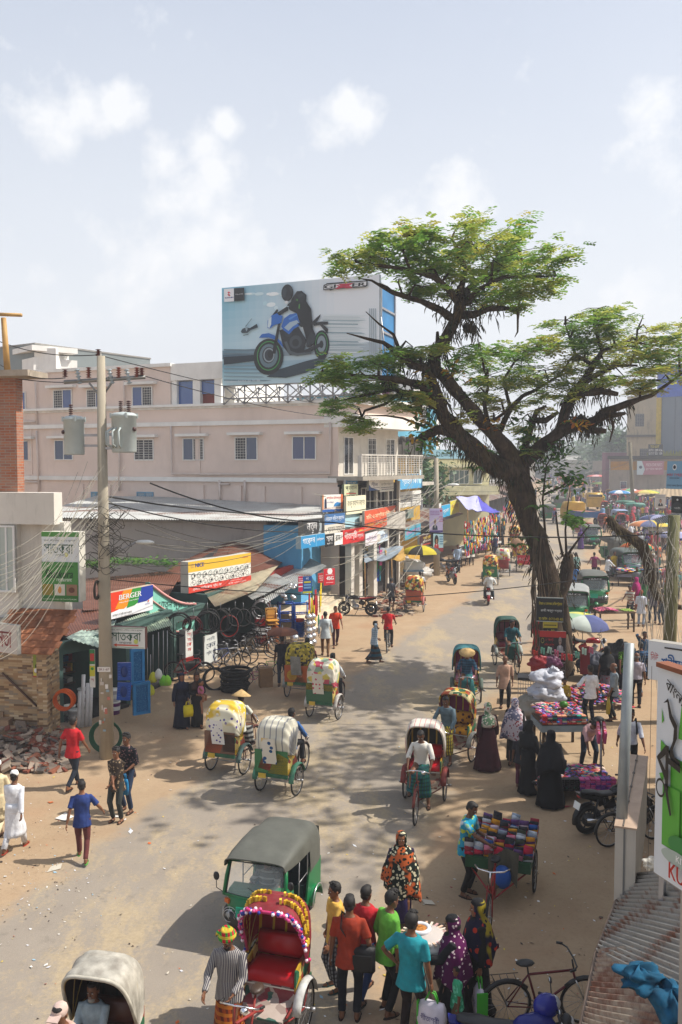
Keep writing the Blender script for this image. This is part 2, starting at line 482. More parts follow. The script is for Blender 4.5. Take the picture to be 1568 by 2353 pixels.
def ground_mat(road):
 m,t=newmat('asphalt' if road else 'dirt')
 tc_=t.new('ShaderNodeTexCoord');vec=tc_.outputs['Object']
 big=t.noise(vec,.12,6,.6);mid=t.noise(vec,.9,7,.65);fine=t.noise(vec,14,6,.7)
 grit=t.noise(vec,60,4,.8)
 dirt=t.mix(t.ramp(big,.38,.62),'#a08c72','#a89074')
 dirt=t.mix(t.ramp(mid,.35,.7,(0,0,0),(.75,)*3),dirt,'#937b62')
 dirt=t.mix(t.ramp(fine,.5,.75,(0,0,0),(.5,)*3),dirt,'#7e6a54')
 dirt=t.mix(t.ramp(grit,.6,.68,(0,0,0),(.5,)*3),dirt,'#b9a68c')
 dirt=t.mix(t.ramp(t.noise(vec,33,3,.7),.66,.72,(0,0,0),(.55,)*3),dirt,'#5e4a38')
 red=t.ramp(t.noise(vec,.33,4,.55),.55,.68)
 dirt=t.mix(t.math('MULTIPLY',red,.55),dirt,'#9c7a5e')
 if road:
  asp=t.mix(t.ramp(mid,.3,.7),'#8c8276','#968c7f')
  asp=t.mix(t.ramp(grit,.35,.7,(0,0,0),(.55,)*3),asp,'#756d64')
  asp=t.mix(t.ramp(t.noise(vec,3.5,6,.7),.56,.7,(0,0,0),(.45,)*3),asp,'#6d665d')
  uv=t.new('ShaderNodeUVMap');uv.uv_map='across';sp=t.new('ShaderNodeSeparateXYZ');t.l.new(uv.outputs[0],sp.inputs[0])
  e=sp.outputs[0]
  mask=t.math('ADD',t.math('MULTIPLY',t.math('SUBTRACT',e,.82),3.4),t.math('MULTIPLY',t.math('SUBTRACT',t.noise(vec,.55,8,.68),.5),2.4))
  mask=t.ramp(mask,.0,.5)
  mp=t.new('ShaderNodeMapping');t.l.new(vec,mp.inputs[0]);mp.inputs['Rotation'].default_value=(0,0,R(20));mp.inputs['Scale'].default_value=(1,.45,1)
  dr=t.math('ADD',t.math('MULTIPLY',t.noise(mp.outputs[0],.8,9,.72),1.0),t.math('MULTIPLY',t.noise(vec,18,4,.7),.28))
  dr=t.ramp(dr,.62,.74,(0,0,0),(.85,)*3)
  mx=t.math('MAXIMUM',mask,dr)
  pale=t.mix(t.ramp(fine,.4,.7),'#a8977b','#94856b')
  o=t.mix(dr,asp,pale);o=t.mix(mask,o,dirt)
  vo=t.new('ShaderNodeTexVoronoi',feature='DISTANCE_TO_EDGE');vo.inputs['Scale'].default_value=.5
  ad=t.new('ShaderNodeVectorMath',operation='ADD');t.l.new(vec,ad.inputs[0])
  nc=t.new('ShaderNodeTexNoise');nc.inputs['Scale'].default_value=1.3;nc.inputs['Detail'].default_value=6;t.l.new(vec,nc.inputs[0])
  t.l.new(nc.outputs[1],ad.inputs[1]);t.l.new(ad.outputs[0],vo.inputs[0])
  ck=t.math('LESS_THAN',vo.outputs[0],.0022)
  o=t.mix(t.math('MULTIPLY',ck,t.ramp(big,.45,.55,(0,0,0),(.35,)*3)),o,'#5f574a')
  t.out(o,.9,0,.15)
  t.bump(t.math('ADD',grit,fine),.35,.01)
 else:
  t.out(dirt,.95,0,.1)
  t.bump(t.math('ADD',fine,t.math('MULTIPLY',grit,.5)),.5,.02)
 return m
DIRT=ground_mat(False);ROADM=ground_mat(True)
def gz(x,y):return 0.0
g=MB(DIRT)
gy=[-300,0,130,260,2500];g.add([(x,y,GZ(max(y,-40)))for y in gy for x in(-1500,1500)],[(2*i,2*i+1,2*i+3,2*i+2)for i in range(4)])
o=g.build('ground');tag(o,'bare trampled dirt verges beside the road',kind='structure')
EL=[(-60,2300),(0,2060),(300,1870),(450,1780),(700,1640),(880,1480),(1040,1400),(1150,1290),(1205,1200),(1228,1150),(1243,1115),(1250,1098)]
ER=[(820,2353),(930,2150),(990,1960),(1080,1760),(1160,1600),(1215,1500),(1320,1365),(1360,1285),(1335,1200),(1312,1150),(1295,1115),(1285,1098)]
LP=[V((-9.2,-14,0)),V((-9,-4,0)),V((-8,6,0))]+[G(*p)for p in EL[1:]];RP=[V((-1.6,-14,0)),V((-1,-4,0)),V((.1,6,0))]+[G(*p)for p in ER[1:]]
def resamp(pts,n):
 out=[];L=[0]
 for a,b in zip(pts,pts[1:]):L.append(L[-1]+(b-a).length)
 for i in range(n+1):
  s=L[-1]*i/n;k=max(j for j in range(len(L))if L[j]<=s+1e-9);k=min(k,len(pts)-2)
  f=(s-L[k])/(L[k+1]-L[k]);out.append(pts[k].lerp(pts[k+1],f))
 return out
NR=120;A_=[];B_=[]
for k in range(len(LP)-1):
 for i in range(12):
  A_.append(LP[k].lerp(LP[k+1],i/12));B_.append(RP[k].lerp(RP[k+1],i/12))
A_.append(LP[-1]);B_.append(RP[-1])
for _ in range(14):
 for Q in(A_,B_):
  for i in range(1,len(Q)-1):Q[i]=(Q[i-1]+Q[i]*2+Q[i+1])/4
rd=MB(ROADM);NX=16;vs=[];uvs=[]
for a,b in zip(A_,B_):
 c=(a+b)/2;h=(b-a)/2*1.22
 for i in range(NX+1):
  q=i/NX*2-1;p=c+h*q;vs.append((p.x,p.y,GZ(p.y)+.004+.0));uvs.append(abs(q)*1.22)
nr=len(A_)
fs=[(j*(NX+1)+i,j*(NX+1)+i+1,(j+1)*(NX+1)+i+1,(j+1)*(NX+1)+i)for j in range(nr-1)for i in range(NX)]
rd.add(vs,fs);ro=rd.build('road');tag(ro,'worn sandy asphalt road winding through the market',kind='structure')
ul=ro.data.uv_layers.new(name='across')
for lp in ro.data.loops:ul.data[lp.index].uv=(uvs[lp.vertex_index],0)
hz=MB();m,t=newmat('haze_air');t.n.remove(t.b)
pv=t.new('ShaderNodeVolumePrincipled');pv.inputs['Density'].default_value=HAZE;pv.inputs['Color'].default_value=(.93,.95,1,1);pv.inputs['Anisotropy'].default_value=.25
t.l.new(pv.outputs[0],t.n['Material Output'].inputs['Volume'])
hz.mat(m);hz.b2((-400,-40,-2.5),(400,420,45));ho=hz.build('haze');tag(ho,'pale warm haze filling the street air',kind='stuff')
SKIN=['#6b4630','#7a5138','#5a3a28','#86593d']
HAIRC=(.012,.010,.009)
def ik(a,b,l1,l2,pole):
 a=V(a);b=V(b);d=b-a;L=d.length
 if L>(l1+l2)*.998:b=a+d*((l1+l2)*.998/L);d=b-a;L=d.length
 L=max(L,abs(l1-l2)+.01)
 x=(l1*l1-l2*l2+L*L)/(2*L);h=math.sqrt(max(l1*l1-x*x,0));u=d.normalized()
 p=V(pole);p=p-u*p.dot(u)
 if p.length<1e-4:p=V((0,1,0))
 p.normalize();return a+u*x+p*h,b
POSES={'stand':{},'stand2':dict(fl=(-.12,.06,.08),fr=(.11,-.04,.08),hl=(-.25,.10,.86),hr=(.27,.02,.83)),'walk':dict(fl=(-.08,.27,.08),fr=(.08,-.30,.13),hl=(-.25,-.16,.88),hr=(.25,.26,.90),lean=.05),'walk2':dict(fl=(-.08,-.30,.13),fr=(.08,.27,.08),hl=(-.27,.27,.90),hr=(.26,-.18,.88),lean=.05),'stroll':dict(fl=(-.09,.14,.08),fr=(.09,-.16,.10),hl=(-.25,-.04,.85),hr=(.27,.12,.86)),'hips':dict(hl=(-.17,-.04,1.0),hr=(.17,-.04,1.0)),'folded':dict(hl=(.05,.22,.92),hr=(-.05,.24,.93)),'reach':dict(hl=(-.16,.42,.98),hr=(.16,.48,1.0),lean=.12,hp=.4),'phone':dict(hr=(.13,.12,1.46),hl=(-.25,.12,.88)),'bend':dict(lean=1.0,hz=.86,fl=(-.16,0,.08),fr=(.16,-.05,.08),hl=(-.2,.72,.55),hr=(.16,.75,.52),hp=.5),'sit':dict(hz=.50,fl=(-.13,.40,.08),fr=(.14,.36,.08),hl=(-.12,.36,.62),hr=(.12,.38,.62),lean=.08),}
def skel(s,p):
 hz=p.get('hz',.92);C=V((0,0,hz));ln=p.get('lean',0);bs=p.get('side',0)
 up=V((math.sin(bs),math.sin(ln)*math.cos(bs),math.cos(ln)*math.cos(bs)));fw=V((0,math.cos(ln),-math.sin(ln)))
 rt=V((math.cos(bs),0,-math.sin(bs)))
 J=dict(C=C,up=up,fw=fw,rt=rt)
 for k,sg in(('l',-1),('r',1)):
  hip=C+rt*(.09*sg)-up*.02
  ft=V(p.get('f'+k,(.10*sg,0,.08)))
  kn,an=ik(hip,ft,.435,.43,p.get('k'+k,(sg*.12,1,.2)))
  sh=C+up*.452+rt*(.172*sg)
  hd=V(p.get('h'+k,(.27*sg,.04,.80)))
  el,wr=ik(sh,hd,.285,.255,p.get('e'+k,(sg*.6,-1,-.35)))
  J[k]=(hip,kn,an,sh,el,wr)
 J['neck']=C+up*.53
 hdup=(up+V((0,0,1))*1.2).normalized();hp=p.get('hp',.05);hy=p.get('hy',0)
 J['head']=J['neck']+hdup*.085+V((0,math.cos(hp),0))*.015+V((0,math.sin(hp)*.06,0))+up*.06
 J['hM']=Matrix.Translation(J['head'])@Matrix.Rotation(hy,4,'Z')@Matrix.Rotation(-hp-ln*.45,4,'X')
 return J
def ell(c,a,b,rx,ry,n=14,ph=0):
 return[c+a*(rx*math.cos(2*math.pi*i/n+ph))+b*(ry*math.sin(2*math.pi*i/n+ph))for i in range(n)]
def torso_rings(J,e,z0=-.10,z1=.53,fem=0,flare=0):
 prof=[(-.6,.17,.12),(-.25,.165,.115),(-.12,.162,.115),(0,.15,.105),(.12,.132,.092),(.25,.145,.102),(.38,.160,.112),(.44,.158,.102),(.48,.135,.085),(.51,.092,.068),(.545,.058,.055)]
 out=[]
 zs=[z0]+[q[0]for q in prof if z0<q[0]<z1]+[z1]
 for z in zs:
  for a,b in zip(prof,prof[1:]):
   if a[0]<=z<=b[0]:
    f=(z-a[0])/(b[0]-a[0]);rx=a[1]+(b[1]-a[1])*f;ry=a[2]+(b[2]-a[2])*f;break
  k=max(0,(.1-z))/.35*flare
  c=J['C']+J['up']*z
  if z<-.02:c=J['C']+V((0,0,1))*z+V((0,math.sin(0),0))
  out.append(ell(c,J['rt'],J['fw']if z>0 else V((0,1,0)),rx+e+k,ry+e+k*.8))
 return out
def head_mesh(mb,M,sk,lod,beard=0):
 mb.mat(sk)
 prof=[(-.118,.030,.030,.045),(-.105,.046,.048,.035),(-.08,.058,.066,.022),(-.05,.067,.080,.012),(-.015,.073,.092,.004),(.02,.076,.098,0),(.055,.075,.096,-.003),(.085,.063,.082,-.006),(.105,.042,.055,-.008),(.118,.015,.02,-.01)]
 n=14 if lod<2 else 8
 mb.loft([[(rx*math.cos(2*math.pi*i/n),y+ry*math.sin(2*math.pi*i/n),z)for i in range(n)]for z,rx,ry,y in prof],M=M)
 if lod<2:
  mb.loft([[(-.012,.098,.02),(.012,.098,.02),(0,.104,.02)],[(-.019,.09,-.03),(.019,.09,-.03),(0,.122,-.027)],[(-.012,.088,-.04),(.012,.088,-.04),(0,.104,-.04)]],M=M)
  for sg in(-1,1):
   mb.sph((sg*.078,-.005,-.01),(.011,.02,.03),6,5,M=M)
  mb.mat(plain((.6,.57,.52),.3))
  for sg in(-1,1):mb.sph((sg*.031,.0885,.004),(.014,.008,.007),6,5,M=M)
  mb.mat(plain(HAIRC,.6))
  for sg in(-1,1):
   mb.sph((sg*.031,.0935,.004),(.006,.006,.006),6,4,M=M)
   mb.box((sg*.032,.094,.024),(.032,.008,.006),M=M)
  mb.mat(plain((.22,.09,.07),.5));mb.box((0,.094,-.065),(.042,.012,.008),M=M)
  if beard:
   mb.mat(plain((.25,.24,.22)if beard==2 else HAIRC,.9))
   mb.sph((0,.055,-.10),(.05,.05,.045),8,6,M=M);mb.sph((0,.095,-.048),(.028,.01,.008),6,4,M=M)
def hand_mesh(mb,el,wr,sg,sk,curl=.5,lod=0):
 d=(wr-el).normalized();side=V((0,0,1)).cross(d)
 if side.length<.2:side=V((0,1,0))
 side=V((0,1,0))-d*d.y
 if side.length<.2:side=V((1,0,0))-d*d.x
 side.normalize();nrm=d.cross(side)*sg;nrm=-nrm if nrm.x*sg>0 else nrm
 mb.mat(sk)
 p=wr+d*.045
 mb.loft([[wr+d*q+side*(w*math.cos(a))+nrm*(.014*math.sin(a))for a in[2*math.pi*i/8 for i in range(8)]]for q,w in((-.01,.024),(.02,.034),(.06,.040),(.088,.036))])
 if lod>=2:mb.tube([wr+d*.08,wr+d*.13+nrm*.02,wr+d*.15+nrm*.05],[.03,.026,.015],6);return
 for i,L in enumerate((.062,.074,.07,.056)):
  b=wr+d*.082+side*(.028-.0187*i)
  c1=b+d*L*.5+nrm*L*.12*(1+curl);c2=c1+d*L*.38*(1-curl*.5)+nrm*L*.5*curl
  mb.tube([b,c1,c2],[.0092,.0085,.0065],6)
 b=wr+d*.03+side*.028
 mb.tube([b,b+side*.022+d*.028+nrm*.01,b+side*.026+d*.055+nrm*.022],[.012,.0095,.007],6)
def skirt(mb,J,top_z,hem,rtop,rhem,ripple=.03,folds=9,n=40,cx=None,rows=9):
 C=J['C'];feet=(J['l'][2]+J['r'][2])/2
 rings=[]
 for i in range(rows):
  f=i/(rows-1);z=top_z+(hem-top_z)*f
  c=V((C.x*(1-f)+feet.x*f,C.y*(1-f)+feet.y*f,z))if cx is None else V((cx[0]*f+C.x*(1-f),cx[1]*f+C.y*(1-f),z))
  rx=rtop[0]+(rhem[0]-rtop[0])*f**.8;ry=rtop[1]+(rhem[1]-rtop[1])*f**.8
  ex=[]
  for q_ in(J['l'],J['r']):
   for a_,b_ in((q_[0],q_[1]),(q_[1],q_[2])):
    if min(a_.z,b_.z)-.03<=z<=max(a_.z,b_.z)+.03:
     g_=min(1,max(0,(z-a_.z)/((b_.z-a_.z)or 1)));ex.append(a_.lerp(b_,g_))
  if ex and cx is None:
   x0,x1=min(e.x for e in ex)-.085,max(e.x for e in ex)+.085;y0,y1=min(e.y for e in ex)-.095,max(e.y for e in ex)+.095
   x0=min(x0,c.x-rx);x1=max(x1,c.x+rx);y0=min(y0,c.y-ry*.8);y1=max(y1,c.y+ry*.8)
   c=V(((x0+x1)/2,(y0+y1)/2,z));rx=(x1-x0)/2;ry=(y1-y0)/2
  ring=[]
  for k in range(n):
   a=2*math.pi*k/n;q=1+ripple*f*math.sin(folds*a+1.7*f+C.x*9)+ripple*.6*f*math.sin((folds*1.6)*a+3)
   ring.append(c+V((rx*q*math.cos(a),ry*q*math.sin(a),0)))
  rings.append(ring)
 mb.loft(rings)
def hair_cap(M,kind,mt):
 h=MB(mt)
 if kind=='short':
  h.sph((0,-.014,.034),(.083,.099,.094),12,8,M=M);h.sph((0,.035,.092),(.062,.055,.03),10,6,M=M);h.sph((0,-.05,-.02),(.068,.055,.06),10,6,M=M)
 elif kind=='puff':
  h.sph((0,-.012,.042),(.088,.102,.10),12,8,M=M)
  for i in range(26):
   a=rnd.uniform(0,6.28);q=rnd.uniform(0,1)
   h.sph((.07*math.cos(a)*q,.02+.075*math.sin(a)*q,.105+.035*(1-q*q)),(.022,.022,.018),5,4,M=M)
  h.sph((0,-.05,-.01),(.07,.056,.06),10,6,M=M)
 elif kind=='bald':h.sph((0,-.035,-.005),(.081,.07,.055),12,8,M=M)
 elif kind=='taqiyah':h.lathe([(.086,.03),(.088,.07),(.083,.10),(.06,.135),(.02,.145)],14,(0,-.006,0),M=M)
 elif kind=='cap':
  h.sph((0,-.006,.045),(.088,.104,.09),12,8,M=M);h.box((0,.12,.045),(.13,.10,.012),M=M,rx=-.2)
 elif kind=='strawhat':h.lathe([(.245,.035),(.25,.045),(.16,.10),(.07,.165),(.012,.20),(.0,.15),(.08,.09),(.09,.04)],18,M=M)
 elif kind=='helmet':h.sph((0,-.01,.02),(.135,.155,.15),14,9,M=M)
 elif kind=='turban':
  for i in range(5):h.torus((0,-.005,.045+.022*i),.092-.012*i,.03,'z',14,7,M=M)
  h.sph((0,0,.1),(.07,.08,.06),10,6,M=M);h.tube([M.inverted()@(M@V((.07,.0,.1))),(.13,.0,.07),(.16,-.02,-.02)],[.035,.04,.02],7,flat=.4,M=M)
 elif kind=='hijab':
  rings=[]
  for z,rx,ry,y in[(.145,.02,.02,-.01),(.13,.065,.075,-.01),(.09,.092,.105,-.012),(.03,.10,.108,-.022),(-.04,.098,.10,-.03),(-.10,.088,.088,-.008),(-.135,.085,.10,.01),(-.17,.12,.12,0),(-.22,.20,.15,-.01),(-.34,.225,.18,-.02),(-.42,.23,.19,-.02)]:
   rings.append([(rx*math.cos(2*math.pi*i/20)*(1+.03*math.sin(5*i)*(z<-.15)),y+ry*math.sin(2*math.pi*i/20),z+(.05*math.sin(2*math.pi*i/20)if z<-.3 else 0))for i in range(20)])
  h.loft(rings,M=M)
 elif kind=='niqab':
  hair=hair_cap(M,'hijab',mt);return hair
 return h
def person(label,u=None,v=None,loc=None,rz=0,H=1.68,pose='stand',top='#8899aa',bot='#22242c',outfit='trousers',sleeve='short',hair='short',hairc=None,scarf=None,skin=0,lod=0,group=None,shirt_len=-.16,shoes='#2a1c14',extra=None,child=0,beard=0,kind=None,cat='person',tuck=False,**kw):
 if loc is None:loc=G(u,v)
 p=dict(POSES[pose])if isinstance(pose,str)else dict(pose)
 p.update(kw)
 J=skel(1,p);s=H/1.72
 L,Rr=J['l'],J['r']
 mt=lambda c:c if not isinstance(c,(str,tuple))else mat(c,.88,var=.16,vs=9,bump=.5,bs=11,name='cloth')
 sk=mat(SKIN[skin],.5,var=.06,vs=12,name='skin')
 root=empty('person',loc,R(rz),label,cat,group,scale=s)
 nn=10 if lod<2 else 6
 vox=(.013,.02,.034,.065)[lod]
 b=MB(sk)
 b.loft(torso_rings(J,-.006,-.10,.54))
 b.tube([J['neck']-J['up']*.03,J['head']-V((0,0,.05))],[.055,.052],nn)
 for q,sg in((L,-1),(Rr,1)):
  hip,kn,an,sh,el,wr=q
  b.tube([hip+V((0,0,.02)),hip.lerp(kn,.4),kn,kn.lerp(an,.35),an],[.084,.076,.052,.052,.036],nn)
  f0=an+V((0,-.045,-.045));f1=an+V((sg*.02,.17,-.052))
  if kw.get('tip'+('l' if sg<0 else 'r')):pass
  b.tube([f0,f0 .lerp(f1,.35)+V((0,0,.012)),f1 .lerp(f0,.2),f1],[.032,.04,.036,.022],8,flat=.75)
  b.tube([an+V((0,0,.03)),an+V((0,-.01,-.04))],[.036,.036],nn)
  b.tube([sh-J['rt']*sg*.04,sh,sh.lerp(el,.5),el,el.lerp(wr,.3),wr],[.04,.05,.044,.036,.037,.024],nn)
 ob=remesh(b,vox,2);ob.mat(sk);ob.mi=[0]*len(ob.f)
 head_mesh(ob,J['hM'],sk,lod,beard)
 for q,sg in((L,-1),(Rr,1)):hand_mesh(ob,q[4],q[5],sg,sk,kw.get('curl',.6),lod)
 ob.build('body',root)
 hm={'taqiyah':'#e8e6e0','strawhat':'#b99a68','cap':'#c9b3a8','helmet':'#a8202c'}
 hc=hairc or hm.get(hair,HAIRC)
 if hair in('hijab','niqab'):hmt=mt(hc)
 else:hmt=mt(hc)if hair not in('short','puff','bald')else plain(col(hc),.7)
 if hair in('taqiyah','strawhat','cap','helmet','turban'):hair_cap(J['hM'],'short',plain(HAIRC,.7)).build('hair',root)
 if hair!='none':
  nm={'short':'hair','puff':'hair','bald':'hair','taqiyah':'skullcap','cap':'cap','strawhat':'straw_hat','helmet':'helmet','turban':'turban','hijab':'headscarf','niqab':'headscarf'}[hair]
  hh=hair_cap(J['hM'],hair,hmt)
  if hair in('hijab',):
   iM=J['hM'].inverted();nv=[]
   for q in hh.v:
    w_=iM@V(q)
    if w_.y>.02 and abs(w_.x)<.062 and-.112<w_.z<.078:w_.y=min(w_.y,.052-.25*abs(w_.x));
    nv.append(tuple(J['hM']@w_))
   hh.v=nv
  hh.build(nm,root)
 if outfit in('trousers','lungi','shorts','skirt')and top is not None:
  t=MB(mt(top));z0=-.02 if tuck else shirt_len
  t.loft(torso_rings(J,.022 if lod<3 else.04,z0,.515,flare=.03))
  for q,sg in((L,-1),(Rr,1)):
   hip,kn,an,sh,el,wr=q
   if sleeve=='short':pts=[sh-J['rt']*sg*.06,sh,sh.lerp(el,.5),sh.lerp(el,.78)];rr=[.045,.062,.064,.064]
   elif sleeve=='long':pts=[sh-J['rt']*sg*.06,sh,sh.lerp(el,.5),el,el.lerp(wr,.45),el.lerp(wr,.93)];rr=[.045,.06,.058,.053,.049,.041]
   elif sleeve=='rolled':pts=[sh-J['rt']*sg*.06,sh,sh.lerp(el,.5),el,el.lerp(wr,.2)];rr=[.045,.06,.06,.055,.055]
   else:continue
   t.tube(pts,rr,nn)
  tt=remesh(t,vox,3,amp=.017 if lod<2 else.004,fs=9);tt.mats=[mt(top)];tt.mi=[0]*len(tt.f)
  tt.build('shirt',root)
 if outfit=='trousers' or outfit=='shorts':
  t=MB(mt(bot));t.loft(torso_rings(J,.010,-.13,.06))
  for q,sg in((L,-1),(Rr,1)):
   hip,kn,an=q[:3]
   if outfit=='shorts':t.tube([hip+V((0,0,.03)),hip.lerp(kn,.5),kn,kn.lerp(an,.1)],[.095,.09,.08,.08],nn)
   else:t.tube([hip+V((0,0,.03)),hip.lerp(kn,.45),kn,kn.lerp(an,.5),an+(kn-an)*.06],[.094,.087,.066,.060,.055],nn)
  tt=remesh(t,vox,3,amp=.008 if lod<2 else 0,fs=9);tt.mats=[mt(bot)];tt.mi=[0]*len(tt.f)
  tt.build('shorts' if outfit=='shorts' else 'trousers',root)
 elif outfit in('lungi','skirt'):
  t=MB(mt(bot));skirt(t,J,J['C'].z+.05,kw.get('hem',.17),(.148,.118),(.20,.19)if 'rhem' not in kw else kw['rhem'],.05,7)
  t.build('lungi' if outfit=='lungi' else 'skirt',root)
 elif outfit in('robe','abaya'):
  t=MB(mt(top));t.loft(torso_rings(J,.03,-.06,.515,flare=.03))
  for q,sg in((L,-1),(Rr,1)):
   hip,kn,an,sh,el,wr=q;w_=1.25 if outfit=='abaya' else 1
   t.tube([sh-J['rt']*sg*.06,sh,sh.lerp(el,.5),el,el.lerp(wr,.45),el.lerp(wr,.93)],[.045,.06*w_,.06*w_,.058*w_,.058*w_,.052*w_],nn)
  tt=remesh(t,vox,3,amp=.01 if lod<2 else 0,fs=6);tt.mats=[mt(top)];tt.mi=[0]*len(tt.f)
  hem=kw.get('hem',.22 if outfit=='robe' else.04)
  skirt(tt,J,J['C'].z+.12,hem,(.175,.14),kw.get('rhem',(.22,.21)if outfit=='robe' else(.27,.27)),.06,8)
  tt.build('robe',root)
  if outfit=='robe' and bot:
   t=MB(mt(bot))
   for q in(L,Rr):t.tube([q[1],q[1].lerp(q[2],.5),q[2]+V((0,0,.02))],[.07,.066,.06],nn)
   t.build('trousers',root)
 if scarf:
  kw_s=scarf if isinstance(scarf,dict)else dict(c=scarf)
  t=MB(mt(kw_s['c']));zh=kw_s.get('hem',.75);hd=J['head'];w_=kw_s.get('w',.33)
  rings=[];rows=12
  prof=[(hd.z+.135,.03,.03),(hd.z+.115,.075,.085),(hd.z+.06,.10,.115),(hd.z-.03,.103,.112),(hd.z-.11,.095,.10),(hd.z-.17,.16,.14),(hd.z-.25,.235,.18),(hd.z-.38,.27,.21),(hd.z-.55,w_*.9,.25),(zh+.05,w_,.27),(zh,w_,.27)]
  for z,rx,ry in prof:
   f=max(0,(hd.z-.2-z));c=V((hd.x*(1 if f==0 else.5),hd.y*(1 if f==0 else.4)-.015,z));ring=[]
   for k in range(40):
    a=2*math.pi*k/40;q=1+.09*min(1,f*2)*math.sin(7*a+4*f)+.04*min(1,f*2)*math.sin(13*a)
    dz=(.09*math.sin(3*a+1)+kw_s.get('slope',0)*math.cos(a))if z<=zh+.051 else 0
    ring.append(c+V((rx*q*math.cos(a),ry*q*math.sin(a),dz)))
   rings.append(ring)
  t.loft(rings)
  if kw_s.get('face',True):
   iM=J['hM'].inverted();nv=[]
   for q in t.v:
    w2=iM@V(q)
    if w2 .y>.02 and abs(w2 .x)<.07 and-.115<w2 .z<.085:w2 .y=min(w2 .y,.045-.2*abs(w2 .x))
    nv.append(tuple(J['hM']@w2))
   t.v=nv
  t.build('shawl',root)
 if shoes and lod<2:
  t=MB(mt(shoes))
  for q,sg in((L,-1),(Rr,1)):
   an=q[2];t.loft([[(an.x+sg*.012+rx*math.cos(a),an.y+.055+.135*math.sin(a),an.z+z)for a in[2*math.pi*i/14 for i in range(14)]]for z,rx in((-.082,.042),(-.068,.044))])
   if kw.get('closed_shoes'):
    t.tube([an+V((0,-.05,-.05)),an+V((0,.02,-.04)),an+V((sg*.01,.12,-.05)),an+V((sg*.015,.19,-.06))],[.038,.046,.044,.028],8,flat=.8)
   else:t.torus((an.x+sg*.012,an.y+.1,an.z-.06),.043,.008,'y',10,5)
  t.build('sandals' if not kw.get('closed_shoes')else 'shoes',root)
 root['J']=0;del root['J']
 PJ[root.name]=(J,s)
 return root
PJ={}
def world(root,p):
 """local point of a person -> world"""
 s=root.scale[0]
 return Matrix.Translation(root.location)@Matrix.Rotation(root.rotation_euler[2],4,'Z')@(V(p)*s)
def hand_of(root,k):
 J,s=PJ[root.name];q=J[k];return q[5]+(q[5]-q[4]).normalized()*.09
RUB=(.018,.017,.016)
def wheel(name,parent,c,r,tr=.018,spokes=20,solid=False,yaw=0,rim=None,lod=0):
 o=MB(mat(RUB,.85,var=.3,vs=6,name='tyre_rubber'))
 n=28 if lod==0 else 14
 o.torus((0,0,0),r-tr,tr,'x',n,8 if lod==0 else 5)
 w_=o.build(name,parent,loc=c);w_.rotation_euler=(0,0,yaw)
 q=MB(rim or plain((.35,.34,.33),.35,.8))
 if solid:
  q.cyl((-tr*.7,0,0),(tr*.7,0,0),r*.45,16);q.torus((0,0,0),r*.62,.016,'x',20,6)
  for i in range(6):
   a=i*math.pi/3;d=V((0,math.cos(a),math.sin(a)));q.tube([d*r*.1,d*r*.68],.018,5)
 else:
  q.torus((0,0,0),r-tr*2.1,.008,'x',n,5);q.cyl((-.05,0,0),(.05,0,0),.016,8)
  for i in range(spokes):
   a=2*math.pi*i/spokes;b=a+.35*(1 if i%2 else-1)
   q.tube([((.03 if i%2 else-.03),.012*math.cos(b),.012*math.sin(b)),(0,(r-tr*2)*math.cos(a),(r-tr*2)*math.sin(a))],.0028 if lod==0 else.004,3,cap=False)
 q.build('rim',w_);return w_
def arc_strip(mb,c,r,w,a0,a1,th=.006,n=12):
 """fender: a curved strip following a wheel (angles in the y,z plane from +y)"""
 pts=[(c[1]+r*math.cos(a0+(a1-a0)*i/n),c[2]+r*math.sin(a0+(a1-a0)*i/n))for i in range(n+1)]
 pts2=[(c[1]+(r+th)*math.cos(a0+(a1-a0)*i/n),c[2]+(r+th)*math.sin(a0+(a1-a0)*i/n))for i in range(n,-1,-1)]
 rr=[]
 for i in range(n+1):
  a=a0+(a1-a0)*i/n;ring=[]
  for k in range(7):
   f=k/6*2-1;q=r+.02-(f*f)*.03
   ring.append((c[0]+f*w/2,c[1]+q*math.cos(a),c[2]+q*math.sin(a)))
  for k in range(6,-1,-1):
   f=k/6*2-1;q=r+.012-(f*f)*.03
   ring.append((c[0]+f*w/2,c[1]+q*math.cos(a),c[2]+q*math.sin(a)))
  rr.append(ring)
 mb.loft(rr)
